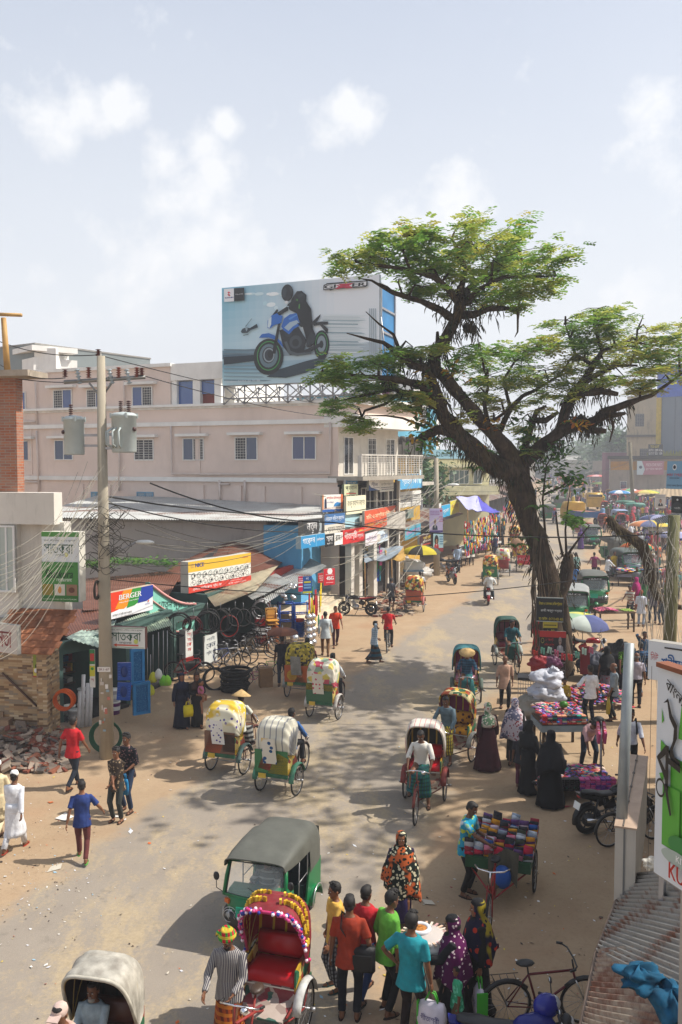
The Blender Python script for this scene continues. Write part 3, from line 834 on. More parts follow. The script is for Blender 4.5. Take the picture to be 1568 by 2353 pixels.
def rickshaw(label,loc,rz,hood='#d8d0b8',inner='#8a2a5a',inner2='#1c1c1c',seat='#a01820',back=None,frame='#5a2a22',fend='#5f6b66',flap=None,up=True,board_c=None,trim=None,lod=0,group='cycle rickshaws on the road',plate=True,garland=False,front_rz=0.0,back_text=None,open_back=False,width=.88,backc='#1c5a3c'):
 root=empty('cycle_rickshaw',loc,R(rz),label,'rickshaw',group)
 c_=lambda x,**k:x if not isinstance(x,(str,tuple))else mat(x,.7,var=.2,vs=6,dirt=.4,**k)
 fr=c_(frame,name='frame_paint');W=.475*width
 for sx in(-1,1):
  wheel('wheel',root,(sx*.50*width,0,.355),.355,.02,22 if lod==0 else 10,lod=lod)
  f=MB(c_(fend,name='fender'));arc_strip(f,(sx*.50*width,0,.355),.375,.12,R(15),R(175),n=10 if lod==0 else 6)
  f.mat(fr);f.tube([(sx*.40,.02,.36),(sx*.39,.02,.62),(sx*.42,0,.74)],.012,5)
  f.build('fender',root)
 st=empty('steering',(0,1.42,.355),0);st.parent=root;st.rotation_euler=(0,0,R(front_rz))
 wheel('wheel',st,(0,0.03,0),.355,.02,22 if lod==0 else 10,lod=lod)
 f=MB(fr)
 for sx in(-1,1):f.tube([(sx*.045,.03,0),(sx*.045,-.05,.40),(sx*.02,-.10,.48)],.011,5)
 f.tube([(0,-.10,.46),(0,-.16,.72)],.016,6);arc_strip(f,(0,.03,0),.375,.06,R(20),R(160),n=8)
 f.build('fork',st)
 h=MB(chrome());h.tube([(-.26,-.36,.60),(-.24,-.26,.64),(-.12,-.17,.70),(0,-.15,.71),(.12,-.17,.70),(.24,-.26,.64),(.26,-.36,.60)],.012,6)
 h.sph((-.14,-.10,.70),(.05,.05,.045),8,6);h.mat(plain(RUB,.6))
 for sx in(-1,1):h.tube([(sx*.265,-.42,.585),(sx*.26,-.32,.62)],.017,6)
 h.build('handlebar',st)
 f=MB(fr)
 f.tube([(0,1.30,.85),(0,.62,.60),(0,.30,.42)],.02,6);f.tube([(0,1.32,.75),(0,.88,.30)],.016,6);f.tube([(0,.88,.28),(0,.62,.86)],.016,6)
 for sx in(-1,1):
  f.tube([(0,.88,.30),(sx*.35,.25,.34),(sx*.44,0,.36)],.014,5);f.tube([(sx*.36,.5,.5),(sx*.40,-.38,.56)],.018,5)
  f.tube([(sx*.40,-.30,.56),(sx*.42,0,.36)],.013,5)
 f.mat(steel());f.cyl((-.56,0,.355),(.56,0,.355),.018,8);f.tube([(-.4,-.08,.30),(.4,-.08,.30)],.012,5)
 for sx in(-1,1):f.cyl((sx*.52,0,.355),(sx*.58,0,.355),.03,8);f.tube([(sx*.17,.88,.28+sx*.15),(sx*.02,.88,.29)],.01,4);f.box((sx*.19,.88,.28+sx*.15),(.09,.06,.02))
 f.torus((.04,.88,.29),.09,.008,'x',14,4)
 f.build('frame',root)
 s=MB(plain((.05,.03,.02),.5));s.sph((0,.58,.88),(.085,.13,.04),10,6);s.build('saddle',root)
 bc=back if back else patch(('#7a2a1c','#1c5a3c','#b08a20','#8a3018','#c9b060'),7)
 b=MB(c_(board_c or patch(('#6a4a3a','#8a7a68','#7a3028','#a09080'),9)))
 b.box((0,.33,.475),(.74*width,.42,.03),rx=-.12);b.box((0,.12,.62),(.80*width,.03,.30),rx=.1)
 b.build('footboard',root)
 b=MB(c_(bc if not isinstance(bc,str)else bc))
 for sx in(-1,1):b.side([(-.40,.55),(.12,.50),(.16,.72),(.14,.90),(-.40,1.0)],sx*.405*width-.012,sx*.405*width+.012)
 b.b2((-.415*width,-.43,.56),(.415*width,-.405,1.02))
 b.mat(c_(backc));b.b2((-.43*width,-.45,.50),(.43*width,-.38,.585));b.b2((-.395*width,-.38,.52),(.395*width,.10,.55))
 bo=b.build('passenger_box',root)
 if plate:
  q=MB(mat('#c9a83a',.6));q.b2((-.30,-.462,.47),(-.12,-.452,.58));q.build('plate',bo)
 if back_text:
  q=MB();M=Matrix(((1,0,0,0),(0,0,-1,-.4315),(0,1,0,0),(0,0,0,1)))
  for it in back_text:panel_art(q,[it],.80,.52,M@Matrix.Translation((-.40,.585,0)))
  q.build('painted_panel',bo)
 sm=c_(seat)if not isinstance(seat,str)else mat(seat,.35,var=.08,name='vinyl')
 b=MB(sm)
 b.loft([[(x*width,y,z)for y,z in((-.36,.66),(-.36,.78),(-.30,.82),(.06,.82),(.13,.78),(.14,.70),(.12,.66))]for x in(-.385,-.33,0,.33,.385)])
 b.loft([[(x*width,y,z)for y,z in((-.39,.84),(-.40,1.06),(-.36,1.14),(-.29,1.10),(-.26,.92),(-.28,.84))]for x in(-.38,0,.38)])
 b.mat(plain((.6,.58,.5),.5));b.b2((-.385*width,.143,.65),(.385*width,.15,.665))
 b.build('seat',root)
 hm=c_(hood,name='hood_cloth');Ly=.80;pz=.94;hn=20 if lod==0 else 12;vn=9 if lod==0 else 5
 t0,t1=(R(66),R(168))if up else(R(140),R(176))
 def hp(i,th,g=0.0):
  a=math.pi*i;x=-W*math.copysign(abs(math.cos(a))**.45,math.cos(a));r=(Ly+g)*abs(math.sin(a))**.5
  if th>R(120):r*=1-.50*min(1,(th-R(120))/R(48))**1.2 if up else.8
  return V((x*(1+g*1.4),r*math.cos(th)*(1.0 if th<R(90)else.66)-.12,pz+r*math.sin(th)*1.0))
 hd=MB(hm)
 hd.grid(lambda i,j:hp(i,t0+(t1-t0)*j,.016+.013*math.sin(j*vn*6.28*.62)*(1+.5*math.sin(i*9+j*4))),hn,vn*4)
 tm=trim or hm
 for th in(t0,t0+R(2)):hd.mat(c_(tm));
 hd.tube([hp(i/hn,t0,.012)for i in range(hn+1)],.022,6)
 ho_=hd.build('hood',root)
 li=MB(stripes(inner,inner2,5.5,0,.82));li.grid(lambda i,j:hp(i,t0+(t1-t0)*j,-.006),hn,vn);
 for q in range(4):li.mat(mat('#a08850',.6));li.tube([hp(i/hn,t0+(t1-t0)*q/3.2,-.012)for i in range(hn+1)],.009,4)
 li.build('hood_lining',ho_)
 if garland:
  gl=MB()
  for i in range(46):
   p=hp(i/45,t0-.02,.045)
   for k in range(3):
    gl.mat(plain(('#c22a6a','#d04a88','#e8d8e0','#22308a')[(i+k)%4],.6));gl.sph(p+V((rnd.uniform(-.02,.02),rnd.uniform(-.02,.04),rnd.uniform(-.02,.02))),.026,6,4)
  for th in(R(80),R(92)):
   for i in range(34):
    p=hp(i/33,th,.03);gl.mat(plain(('#c9a020','#e0c040','#a07a10')[i%3],.5));gl.box(p,(.03,.05,.07),rz=i)
  gl.build('garland',ho_)
 if flap:
  fl=MB(c_(flap,name='flap_cloth'));fw_=.16
  fl.grid(lambda i,j:V((-fw_+2*fw_*i,-.60-.02*math.sin(3*j+i*2)+.10*j,1.42-.60*j)),6,8)
  fl.build('flap',ho_)
 return root
def seat_rider(root,label,**k):
 """driver on a rickshaw saddle, hands on the bar, feet on the pedals"""
 M=Matrix.Translation(root.location)@Matrix.Rotation(root.rotation_euler[2],4,'Z')
 loc=M@V((0,.56,0))
 q=dict(hz=.99,lean=k.pop('lean',.22),fl=(-.19,.33,.24),fr=(.19,.33,.50),hl=(-.24,.42,1.03),hr=(.24,.42,1.03),el=(-.8,-.4,-.3),er=(.8,-.4,-.3))
 q.update(k.pop('p',{}))
 s=k.get('H',1.68)/1.72
 for a in('fl','fr','hl','hr'):q[a]=tuple(x/s for x in q[a])
 q['hz']=.99/s
 p=person(label,loc=loc,rz=math.degrees(root.rotation_euler[2]),pose=q,**k)
 return p
def auto(label,loc,rz,body='#0f6a3c',canvas='#55564f',lod=0,group='green three wheeled taxis',text=None,sc_=1.0):
 """three wheeled auto taxi with a cab, canvas hood and open sides"""
 root=empty('auto_rickshaw',loc,R(rz),label,'auto rickshaw',group,scale=sc_)
 bm=mat(body,.35,var=.08,vs=2,dirt=.25,name='car_paint');bl=plain((.02,.02,.02),.5);cv=mat(canvas,.6,var=.15,vs=2,bump=.3,bs=4,name='canvas')
 for sx in(-1,1):wheel('wheel',root,(sx*.55,-.78,.23),.23,.06,solid=True,lod=lod,rim=plain((.3,.3,.3),.4,.5))
 wheel('wheel',root,(0,1.13,.23),.23,.055,solid=True,lod=lod,rim=plain((.3,.3,.3),.4,.5))
 b=MB(bm)
 def sec(z,yf,w_,yb):
  pts=[]
  for i in range(13):
   a=math.pi*i/12;pts.append((w_*math.copysign(abs(math.cos(a))**.6,math.cos(a)),yb+(yf-yb)*abs(math.sin(a))**.55,z))
  return pts
 b.loft([sec(.30,1.12,.42,.45),sec(.50,1.20,.56,.45),sec(.72,1.20,.62,.45),sec(.95,1.12,.63,.45),sec(1.0,1.08,.63,.45)])
 b.b2((-.62,-1.15,.28),(.62,.5,.36));b.b2((-.60,-1.28,.36),(.60,-1.20,.95))
 for sx in(-1,1):
  b.side([(-1.25,.30),(-1.28,.95),(-1.0,1.0),(-.55,.98),(-.42,.60),(-.35,.34)],sx*.60-.02,sx*.60+.02)
  b.side([(.20,.34),(.20,.72),(.5,.98),(.62,.98),(.62,.34)],sx*.61-.02,sx*.61+.02)
 bo=b.build('body',root)
 f=MB(bm)
 for sx in(-1,1):arc_strip(f,(sx*.62,-.78,.23),.29,.22,R(0),R(180),n=10)
 f.mat(plain((.6,.6,.6),.3,.8))
 for sx in(-1,1):f.tube([(sx*.72,-.78+.32*math.cos(a),.24+.32*math.sin(a))for a in[R(-5+q*19)for q in range(11)]],.014,5)
 f.build('rear_mudguard',root)
 f=MB(bm);arc_strip(f,(0,1.13,.23),.29,.18,R(25),R(165),n=8);f.mat(plain((.3,.3,.3),.4,.6));f.tube([(.08,1.13,.23),(.08,1.02,.6)],.02,5);f.tube([(-.08,1.13,.23),(-.08,1.02,.6)],.02,5)
 f.build('front_mudguard',root)
 w=MB(bm)
 def wp(x,z):return V((x,1.08-(z-1.0)*.42-(x*x)*.28,z))
 for sx in(-1,1):w.tube([wp(sx*.62,.98),wp(sx*.62,1.3),wp(sx*.58,1.58)],.04,6)
 w.tube([wp(-.58,1.60),wp(-.3,1.66),wp(0,1.67),wp(.3,1.66),wp(.58,1.60)],.055,7);w.tube([wp(-.62,1.0),wp(0,1.0),wp(.62,1.0)],.035,6)
 w.build('windscreen_frame',root)
 gl=MB(clear_glass()if lod==0 else glass((.05,.06,.07)));gl.grid(lambda i,j:wp(-.57+1.14*i,1.02+.58*j),6,3)
 go=gl.build('windscreen',root)
 tr=MB(bl);tr.tube([wp(-.57,1.03)+V((0,.012,0)),wp(0,1.03)+V((0,.012,0)),wp(.57,1.03)+V((0,.012,0)),wp(.55,1.57)+V((0,.012,0)),wp(0,1.61)+V((0,.012,0)),wp(-.55,1.57)+V((0,.012,0))],.014,4,closed=True)
 tr.tube([wp(-.25,1.03)+V((0,.02,0)),wp(.1,1.2)+V((0,.025,0))],.008,4)
 tr.build('rubber_seal',go)
 k=MB(bl);k.loft([sec(.44,1.225,.46,1.0),sec(.60,1.23,.60,.9),sec(.76,1.215,.60,.9)]);k.build('front_panel',root)
 for sx in(-1,1):
  h=MB(plain((.5,.5,.5),.2,.9));h.lathe([(.05,-.06),(.10,-.01),(.105,.02)],14,M=Matrix.Translation((sx*.42,1.13,.68))@Matrix.Rotation(R(-80),4,'X'))
  ho2=h.build('headlight',root)
  h=MB(glass((.25,.27,.28),.1));h.sph((sx*.42,1.15,.69),(.085,.05,.085),12,8);h.build('lens',ho2)
  if lod==0:
   h=MB(plain((.55,.55,.55),.3,.8))
   for a in(0,1):h.torus((sx*.42,1.20-.05*a,.69),.12+.03*a,.006,'y',16,4)
   for a in range(3):h.tube([(sx*.42-.14+.14*a,1.15,.54),(sx*.42-.12+.12*a,1.24,.69),(sx*.42-.14+.14*a,1.15,.84)],.005,4)
   h.build('lamp_cage',ho2)
  h=MB(mat('#c25a18',.3));h.box((sx*.52,1.03,.90),(.12,.06,.08),rz=-sx*.5);h.build('indicator',root)
 p=MB(mat('#12a080',.5));p.box((.10,1.215,.79),(.34,.012,.2),rx=.08);p.mat(plain('#0a1512'))
 Mp=Matrix.Translation((.10,1.223,.79))@Matrix(((-1,0,0,0),(0,0,1,0),(0,1,0,0),(0,0,0,1)))
 if lod==0:add_text(p,'১২-০১৩০',0,-.035,.26,.06,Mp);add_text(p,'মৌলভীবাজার-থ',0,.05,.26,.04,Mp)
 p.build('number_plate',root)
 c=MB(cv)
 def rs(y,zt,w_,zb):
  pts=[]
  for i in range(17):
   a=math.pi*i/16;pts.append((w_*math.copysign(abs(math.cos(a))**.45,math.cos(a)),y,zb+(zt-zb)*abs(math.sin(a))**.38))
  return pts
 secs=[rs(.92,1.70,.62,1.54),rs(.6,1.77,.65,1.50),rs(.1,1.82,.66,1.44),rs(-.45,1.82,.66,1.40),rs(-.50,1.82,.66,.94),rs(-1.0,1.80,.65,.94),rs(-1.20,1.72,.63,.94),rs(-1.29,1.5,.60,.94)]
 c.loft(secs,cap=False,closed=False)
 c.loft([[(x*.985,y,z-.014)for x,y,z in s_]for s_ in secs],cap=False,closed=False)
 c.loft([secs[-1],[(x*.3,-1.30,.95+(z-.95)*.6)for x,y,z in secs[-1]]],cap=False,closed=False)
 c.add([(-.6,-1.295,.94),(.6,-1.295,.94),(.58,-1.27,1.6),(-.58,-1.27,1.6)],[(0,1,2,3)])
 c.tube([V(q)+V((0,.01,0))for q in secs[0]],.018,5)
 c.build('canvas_hood',root)
 i_=MB(plain((.015,.03,.035),.6));i_.b2((-.52,-.95,.38),(.52,-.42,.66));i_.b2((-.52,-1.05,.66),(.52,-.92,1.15));i_.mat(mat('#1c5a60',.5));i_.b2((-.3,.02,.55),(.3,.12,1.0));i_.b2((-.28,.1,.52),(.28,.42,.62))
 i_.build('seat',root)
 for sx in(-1,1):s=MB(steel());s.tube([(sx*.60,.10,.40),(sx*.61,.06,1.5)],.014,5);s.tube([(sx*.60,-.45,.9),(sx*.61,-.45,1.45)],.014,5);s.tube([(sx*.60,.1,.95),(sx*.60,-.45,.95)],.01,5);s.build('side_rail',root)
 s=MB(steel());s.tube([(-.22,.80,.95),(-.12,.72,1.0),(.12,.72,1.0),(.22,.80,.95)],.015,5);s.tube([(0,.95,.5),(0,.76,.98)],.02,5)
 s.build('handlebar',root)
 mr=MB(bl);mr.tube([(.62,.95,1.0),(.76,1.02,1.12),(.77,1.0,1.25)],.008,4);mr.sph((.77,1.0,1.34),(.065,.03,.09),10,6);mr.build('mirror',root)
 mr=MB(bl);mr.tube([(-.62,.95,1.0),(-.76,1.02,1.12),(-.77,1.0,1.25)],.008,4);mr.sph((-.77,1.0,1.34),(.065,.03,.09),10,6);mr.build('mirror',root)
 if text:
  q=MB(bl);q.grid(lambda i,j:wp(-.55+1.1*i,1.50+.10*j)+V((0,.02,0)),4,1);q.mat(plain('#f0f0ee'))
  Mt=Matrix.Translation(wp(0,1.55)+V((0,.04,0)))@Matrix.Rotation(R(-23)*-1,4,'X')@Matrix(((-1,0,0,0),(0,0,1,0),(0,1,0,0),(0,0,0,1)))
  add_text(q,text,0,0,.6,.06,Mt,bold=.004);q.build('windscreen_banner',root)
 tl=MB(plain('#8a1510',.4))
 for sx in(-1,1):tl.b2((sx*.5-.06,-1.30,.62),(sx*.5+.06,-1.285,.76))
 tl.build('tail_light',root)
 return root
def motorbike(label,loc,rz,tank='#8a1018',group='parked motorcycles',lod=0,plate='#e0e0da',mirrors=True,lean=0.0,seatc=(.02,.02,.022),cat='motorcycle'):
 root=empty('motorcycle',loc,R(rz),label,cat,group);root.rotation_euler=(0,lean,R(rz))
 tm=mat(tank,.25,var=.05,name='gloss_paint');bl=plain((.02,.02,.022),.5);al=plain((.4,.4,.41),.35,.8)
 wheel('wheel',root,(0,.66,.30),.30,.045,solid=True,rim=plain((.05,.05,.05),.4,.5));wheel('wheel',root,(0,-.62,.30),.30,.055,solid=True,rim=plain((.05,.05,.05),.4,.5))
 t=MB(tm);t.loft([[(w_*math.cos(a),y,z+h_*math.sin(a))for a in[2*math.pi*i/12 for i in range(12)]]for y,w_,z,h_ in((.42,.05,.80,.04),(.36,.12,.83,.09),(.18,.15,.85,.11),(-.02,.12,.82,.09),(-.10,.07,.79,.05))]);t.build('fuel_tank',root)
 t=MB(tm);t.side([(-.35,.60),(-.10,.74),(-.05,.56),(-.28,.48)],-.13,-.10);t.side([(-.35,.60),(-.10,.74),(-.05,.56),(-.28,.48)],.10,.13)
 t.side([(-.85,.80),(-.45,.66),(-.30,.74),(-.50,.80),(-.88,.88)],-.09,.09);t.build('side_cover',root)
 t=MB(plain(seatc,.45));t.loft([[(w_*math.cos(a),y,z+h_*math.sin(a))for a in[2*math.pi*i/10 for i in range(10)]]for y,w_,z,h_ in((-.02,.07,.80,.03),(-.12,.12,.79,.045),(-.35,.13,.80,.05),(-.5,.12,.85,.05),(-.72,.09,.88,.04),(-.78,.05,.88,.02))]);t.build('seat',root)
 t=MB(al);t.sph((0,.10,.42),(.14,.17,.13),10,7);t.cyl((0,.16,.45),(0,.26,.68),.08,10)
 for i in range(5):t.cyl((0,.18+.02*i,.52+.04*i),(0,.185+.02*i,.53+.04*i),.105,10)
 t.cyl((-.14,.05,.40),(.14,.05,.40),.09,12);t.build('engine',root)
 t=MB(bl);t.tube([(0,.46,.86),(0,.42,.5),(0,.15,.28),(0,-.2,.34),(0,-.25,.70)],.022,6);t.tube([(0,.44,.84),(0,-.2,.74),(0,-.75,.80)],.02,6)
 for sx in(-1,1):t.tube([(sx*.08,-.2,.40),(sx*.09,-.62,.30)],.02,5);t.tube([(sx*.10,-.55,.34),(sx*.10,-.46,.72)],.022,6)
 t.tube([(-.02,.0,.28),(-.18,.12,.02)],.012,5);t.tube([(-.2,.08,.32),(.2,.08,.32)],.012,5);t.build('frame',root)
 t=MB(plain((.5,.5,.52),.25,.9))
 for sx in(-1,1):t.tube([(sx*.08,.66,.30),(sx*.075,.53,.66),(sx*.07,.46,.90)],.022,7)
 t.build('fork',root)
 t=MB(tm);arc_strip(t,(0,.66,.30),.325,.11,R(30),R(160),n=8);arc_strip(t,(0,-.62,.30),.34,.13,R(70),R(190),n=8);t.build('mudguard',root)
 t=MB(plain((.5,.5,.5),.2,1.));t.tube([(.10,.28,.45),(.13,.22,.26),(.14,-.1,.24),(.15,-.35,.28)],.022,6);t.tube([(.15,-.30,.28),(.16,-.75,.36)],[.04,.048],9);t.build('exhaust',root)
 t=MB(bl);t.tube([(-.36,.30,.99),(-.30,.40,1.0),(-.12,.44,.97),(.12,.44,.97),(.30,.40,1.0),(.36,.30,.99)],.013,6)
 for sx in(-1,1):t.tube([(sx*.30,.36,1.0),(sx*.38,.27,.99)],.02,6)
 hb=t.build('handlebar',root)
 if mirrors:
  for sx in(-1,1):
   t=MB(bl);t.tube([(sx*.27,.41,1.0),(sx*.32,.40,1.16)],.007,4);t.sph((sx*.33,.40,1.19),(.06,.02,.04),8,6);t.mat(plain((.7,.75,.8),.05,1.));t.sph((sx*.33,.392,1.19),(.05,.015,.032),8,6);t.build('mirror',hb)
 t=MB(bl);t.sph((0,.54,.86),(.09,.08,.11),10,7);t.mat(glass((.4,.42,.44),.1));t.sph((0,.585,.86),(.07,.05,.08),10,7);t.build('headlight',root)
 t=MB(plain('#a01812',.3));t.sph((0,-.83,.80),(.07,.04,.035),8,5)
 t.build('tail_light',root)
 t=MB(plain(plate));t.box((0,-.88,.62),(.2,.01,.14),rx=-.3);t.build('number_plate',root)
 return root
def bicycle(label,loc,rz,c='#7a1a18',r=.33,s=1.0,group=None,lean=0.0,guards=True,rack=False,lod=0,drop=False,cat='bicycle',steer=0,name='bicycle'):
 root=empty(name,loc,R(rz),label,cat,group,scale=s);root.rotation_euler=(0,lean,R(rz))
 fm=mat(c,.35,var=.06,name='gloss_paint');bl=plain((.02,.02,.02),.5)
 for y in(-.52,.54):wheel('wheel',root,(0,y,r),r,.02,18 if lod==0 else 8,lod=lod)
 f=MB(fm);bb=V((0,-.10,.28));st_=V((0,-.24,.76));hd=V((0,.36,.80));hb=V((0,.40,.66))
 for a,b in((bb,st_),(st_,hd),(bb,hb),(hd,hb)):f.tube([a,b],.017,6)
 for sx in(-1,1):f.tube([bb+V((sx*.02,0,0)),(sx*.05,-.52,r)],.009,5);f.tube([st_,(sx*.05,-.52,r)],.009,5)
 fo=f.build('frame',root)
 f=MB(plain((.5,.5,.5),.3,.8))
 for sx in(-1,1):f.tube([(sx*.045,.54,r),(sx*.045,.45,.56),(sx*.02,.40,.66)],.011,5)
 f.build('fork',root)
 f=MB(bl if lod==0 else steel());f.tube([(0,.38,.78),(0,.345,.95)],.013,5);f.tube([(-.29,.27,1.0),(-.2,.34,.99),(0,.37,.96),(.2,.34,.99),(.29,.27,1.0)],.012,6)
 for sx in(-1,1):f.tube([(sx*.30,.22,1.0),(sx*.27,.30,1.0)],.018,6)
 f.build('handlebar',root)
 f=MB(bl);f.tube([st_,(0,-.26,.90)],.012,5);f.sph((0,-.29,.93),(.075,.13,.035),9,6);f.build('saddle',root)
 f=MB(steel());f.torus(bb+V((.03,0,0)),.09,.007,'x',16,4);f.tube([bb+V((.05,0,0)),bb+V((.06,.12,-.11))],.01,4);f.tube([bb+V((-.05,0,0)),bb+V((-.06,-.12,.11))],.01,4)
 f.box(bb+V((.10,.12,-.11)),(.08,.06,.02));f.box(bb+V((-.10,-.12,.11)),(.08,.06,.02));f.build('pedals',root)
 if guards:
  f=MB(plain((.03,.03,.03),.4));arc_strip(f,(0,.54,r),r+.015,.055,R(20),R(140),n=8);arc_strip(f,(0,-.52,r),r+.015,.055,R(40),R(185),n=8);f.build('mudguard',root)
 if rack:
  f=MB(bl)
  for sx in(-1,1):f.tube([(sx*.07,-.36,.74),(sx*.07,-.78,.72)],.006,4);f.tube([(sx*.07,-.72,.72),(sx*.06,-.52,r)],.005,4)
  for k in range(4):f.tube([(-.07,-.42-.1*k,.735),(.07,-.42-.1*k,.735)],.005,4)
  f.build('rack',root)
 return root
class Wall:
 """vertical plane from A (left) to B (right) as the photograph sees it"""
 def __init__(s,A,B):
  s.A=V((A[0],A[1],0));s.B=V((B[0],B[1],0));d=s.B-s.A;s.L=d.length;s.d=d/s.L;s.n=V((s.d.y,-s.d.x,0))
  s.M=Matrix(((s.d.x,0,s.n.x,s.A.x),(s.d.y,0,s.n.y,s.A.y),(0,1,0,0),(0,0,0,1)))
 def at(s,u,v,out=0.0):
  r=ray(u,v);o=V((0,0,HC));a=s.A+s.n*out
  t=(a-o).dot(s.n)/r.dot(s.n);p=o+r*t;return(p-s.A).dot(s.d),p.z
 def box(s,mb,s0,s1,z0,z1,t0,t1):
  return mb.box(((s0+s1)/2,(z0+z1)/2,(t0+t1)/2),(abs(s1-s0),abs(z1-z0),abs(t1-t0)),M=s.M)
 def pt(s,a,z,out=0):return s.A+s.d*a+s.n*out+V((0,0,z))
def WallUV(u0,y0,u1,y1,v=1100):
 y0=fy(y0);y1=fy(y1);a=ray(u0,v);b=ray(u1,v);return Wall((a.x/a.y*y0,y0),(b.x/b.y*y1,y1))
WHITE='#dcdad4'
def window(root,W,u0,v0,u1,v1,frame=WHITE,gl=(.02,.035,.09),lintel=True,grille=None,name='window',px=True,mull=1):
 if px:
  s0,z1=W.at(u0,v0);s1,_=W.at(u1,v0);z0=W.at(u0,v1)[1]
 else:s0,z0,s1,z1=u0,v0,u1,v1
 f=MB(mat(frame,.5,var=.05));t=.05
 W.box(f,s0,s1,z1-t,z1,0,.05);W.box(f,s0,s1,z0,z0+t,0,.05);W.box(f,s0,s0+t,z0+t,z1-t,0,.05);W.box(f,s1-t,s1,z0+t,z1-t,0,.05)
 for k in range(mull):c=s0+(s1-s0)*(k+1)/(mull+1);W.box(f,c-t/2,c+t/2,z0+t,z1-t,0,.045)
 if lintel:W.box(f,s0-.3,s1+.3,z1+.08,z1+.22,0,.35)
 o=f.build(name,root)
 p=MB(glass(gl,.06));W.box(p,s0+t,s1-t,z0+t,z1-t,.004,.02);p.build('pane',o)
 if grille:
  g_=MB(mat('#b8b6b0',.5));a,b=(s0,s0+(s1-s0)/2)if grille=='l' else(s0+(s1-s0)/2,s1)if grille=='r' else(s0,s1)
  k=MB(plain((.02,.02,.025),.4));W.box(k,a+t,b-t,z0+t,z1-t,.021,.024);k.build('opening',o)
  n_=9
  for i in range(n_):z=z0+(z1-z0)*(i+.5)/n_;W.box(g_,a,b,z-.014,z+.014,.026,.045)
  for i in range(1,4):x=a+(b-a)*i/4;W.box(g_,x-.01,x+.01,z0,z1,.028,.05)
  g_.build('grille',o)
 return o
def block(name,label,W,depth,z0,z1,m,cat='building',roofm=None,parapet=None,group=None):
 root=empty(name,W.A.copy(),0,label,cat,group);b=MB(m);W.box(b,0,W.L,z0,z1,-depth,0)
 o=b.build('wall',None);o.parent=root;o.matrix_parent_inverse=Matrix.Translation(-W.A)
 r=MB(roofm or mat('#8a8780',.8));W.box(r,-.06,W.L+.06,z1,z1+.12,-depth-.06,.06);q=r.build('roof',root);q.matrix_parent_inverse=Matrix.Translation(-W.A)
 return root
def adopt(root):
 """parts were modelled in world coordinates: cancel the root's offset"""
 for o in bpy.data.objects:
  if o.parent==root and o.matrix_parent_inverse==Matrix.Identity(4)and o.location.length<1e-9:
   o.matrix_parent_inverse=Matrix.Translation(-root.location)
c1=lambda x,y:(x*.3663,689.3+y*.3663)
c2=lambda x,y:(459.5+x*.3297,603.1+y*.3297)
PINK='#dcc9bc'
Wp=WallUV(22,57.4,776,47.5)
pm=plaster(PINK,.16,vs=.35)
pink=block('apartment_building','long beige pink three storey building with white bands and grilled windows',Wp,7.2,0,10.45,pm,roofm=mat('#d8d4cc',.7))
trim=mat('#e2e0da',.6,var=.06,vs=1,dirt=.15)
b=MB(trim)
for v in(1104,967):z=ZV(v,47.5);Wp.box(b,0,Wp.L,z-.11,z+.11,0,.14)
Wp.box(b,-.05,Wp.L+.1,10.57,10.70,-.3,.2)
b.build('band',pink)
b=MB(pm)
for u in(28,83,186,248,462,548,602,686,771):
 s_,_=Wp.at(u,1130);b=MB(pm);Wp.box(b,s_-.22,s_+.22,0,6.4,0,.10);b.build('pilaster',pink)
for u in(24,70,455,772):
 s_,_=Wp.at(u,1040);b=MB(pm);Wp.box(b,s_-.15,s_+.15,6.9,9.8,0,.05);b.build('pilaster',pink)
pc=mat('#cfc0b5',.5,var=.06)
def pipe(root,W,pts,r=.055,m=None,name='drainpipe'):
 q=MB(m or pc);P_=[]
 for u,v in pts:s_,z=W.at(u,v,.16);P_.append(W.pt(s_,z,.12))
 q.tube(P_,r,6);q.build(name,root)
for pts in([c1(225,820),c1(243,1200)],[c1(1070,790),c1(1077,1090),c1(1568,1093)],[c1(745,800),c1(745,1200)],[c1(1373,1130),c1(1378,1254)],[c1(1373,1155),c1(1435,1155)],[c1(1535,1130),c1(1537,1254)],[c2(906,1110),c2(908,1470),c2(0,1478)],[c2(308,1520),c2(312,1735)],[c2(135,1520),c2(138,1735)],[c1(60,768),c1(220,762)],[c1(150,1142),c1(240,1142)]):
 pipe(pink,Wp,pts)
for(a,b_,c,d),g_ in(((90,882,195,1008),'l'),((343,878,458,1005),None),((843,872,965,1007),'a'),((1148,866,1280,1007),'r')):
 window(pink,Wp,*c1(a,b_),*c1(c,d),grille=g_)
window(pink,Wp,*c2(245,1215),*c2(403,1378),grille='l');window(pink,Wp,*c2(645,1210),*c2(812,1375),gl=(.03,.04,.12))
for a,b_,c,d in((210,1130,231,1172),(315,1130,353,1177)):window(pink,Wp,a,b_,c,d,frame='#5f93b0',gl=(.15,.28,.38),lintel=False)
F0=Wp.B;fa=ray(914,1100);F1=V((fa.x/fa.y*fy(54),fy(54),0))
Wf=Wall(F0,F1);tile=plaster('#cfc9bd',.15,vs=1.5)
b=MB(tile);Wf.box(b,0,Wf.L,6.9,9.35,-6,.02);b.build('tiled_front',pink)
b=MB(trim);Wf.box(b,-.1,Wf.L+.4,9.35,9.95,-1,1.2);Wf.box(b,-.1,Wf.L+.4,10.45,10.8,-2,1.35)
b.mat(pm);Wf.box(b,0,Wf.L+.3,9.95,10.45,-2,1.1);b.build('cornice',pink)
b=MB(mat('#9d968a',.8));Wf.box(b,-.1,Wf.L+.3,6.72,6.92,-.5,1.5);b.build('balcony_floor',pink)
b=MB(mat('#c9c4ba',.5))
for k in range(22):x=-.05+(Wf.L+.25)*k/21;Wf.box(b,x-(.04 if k%5==0 else.012),x+(.04 if k%5==0 else.012),6.92,7.95,1.36,1.42)
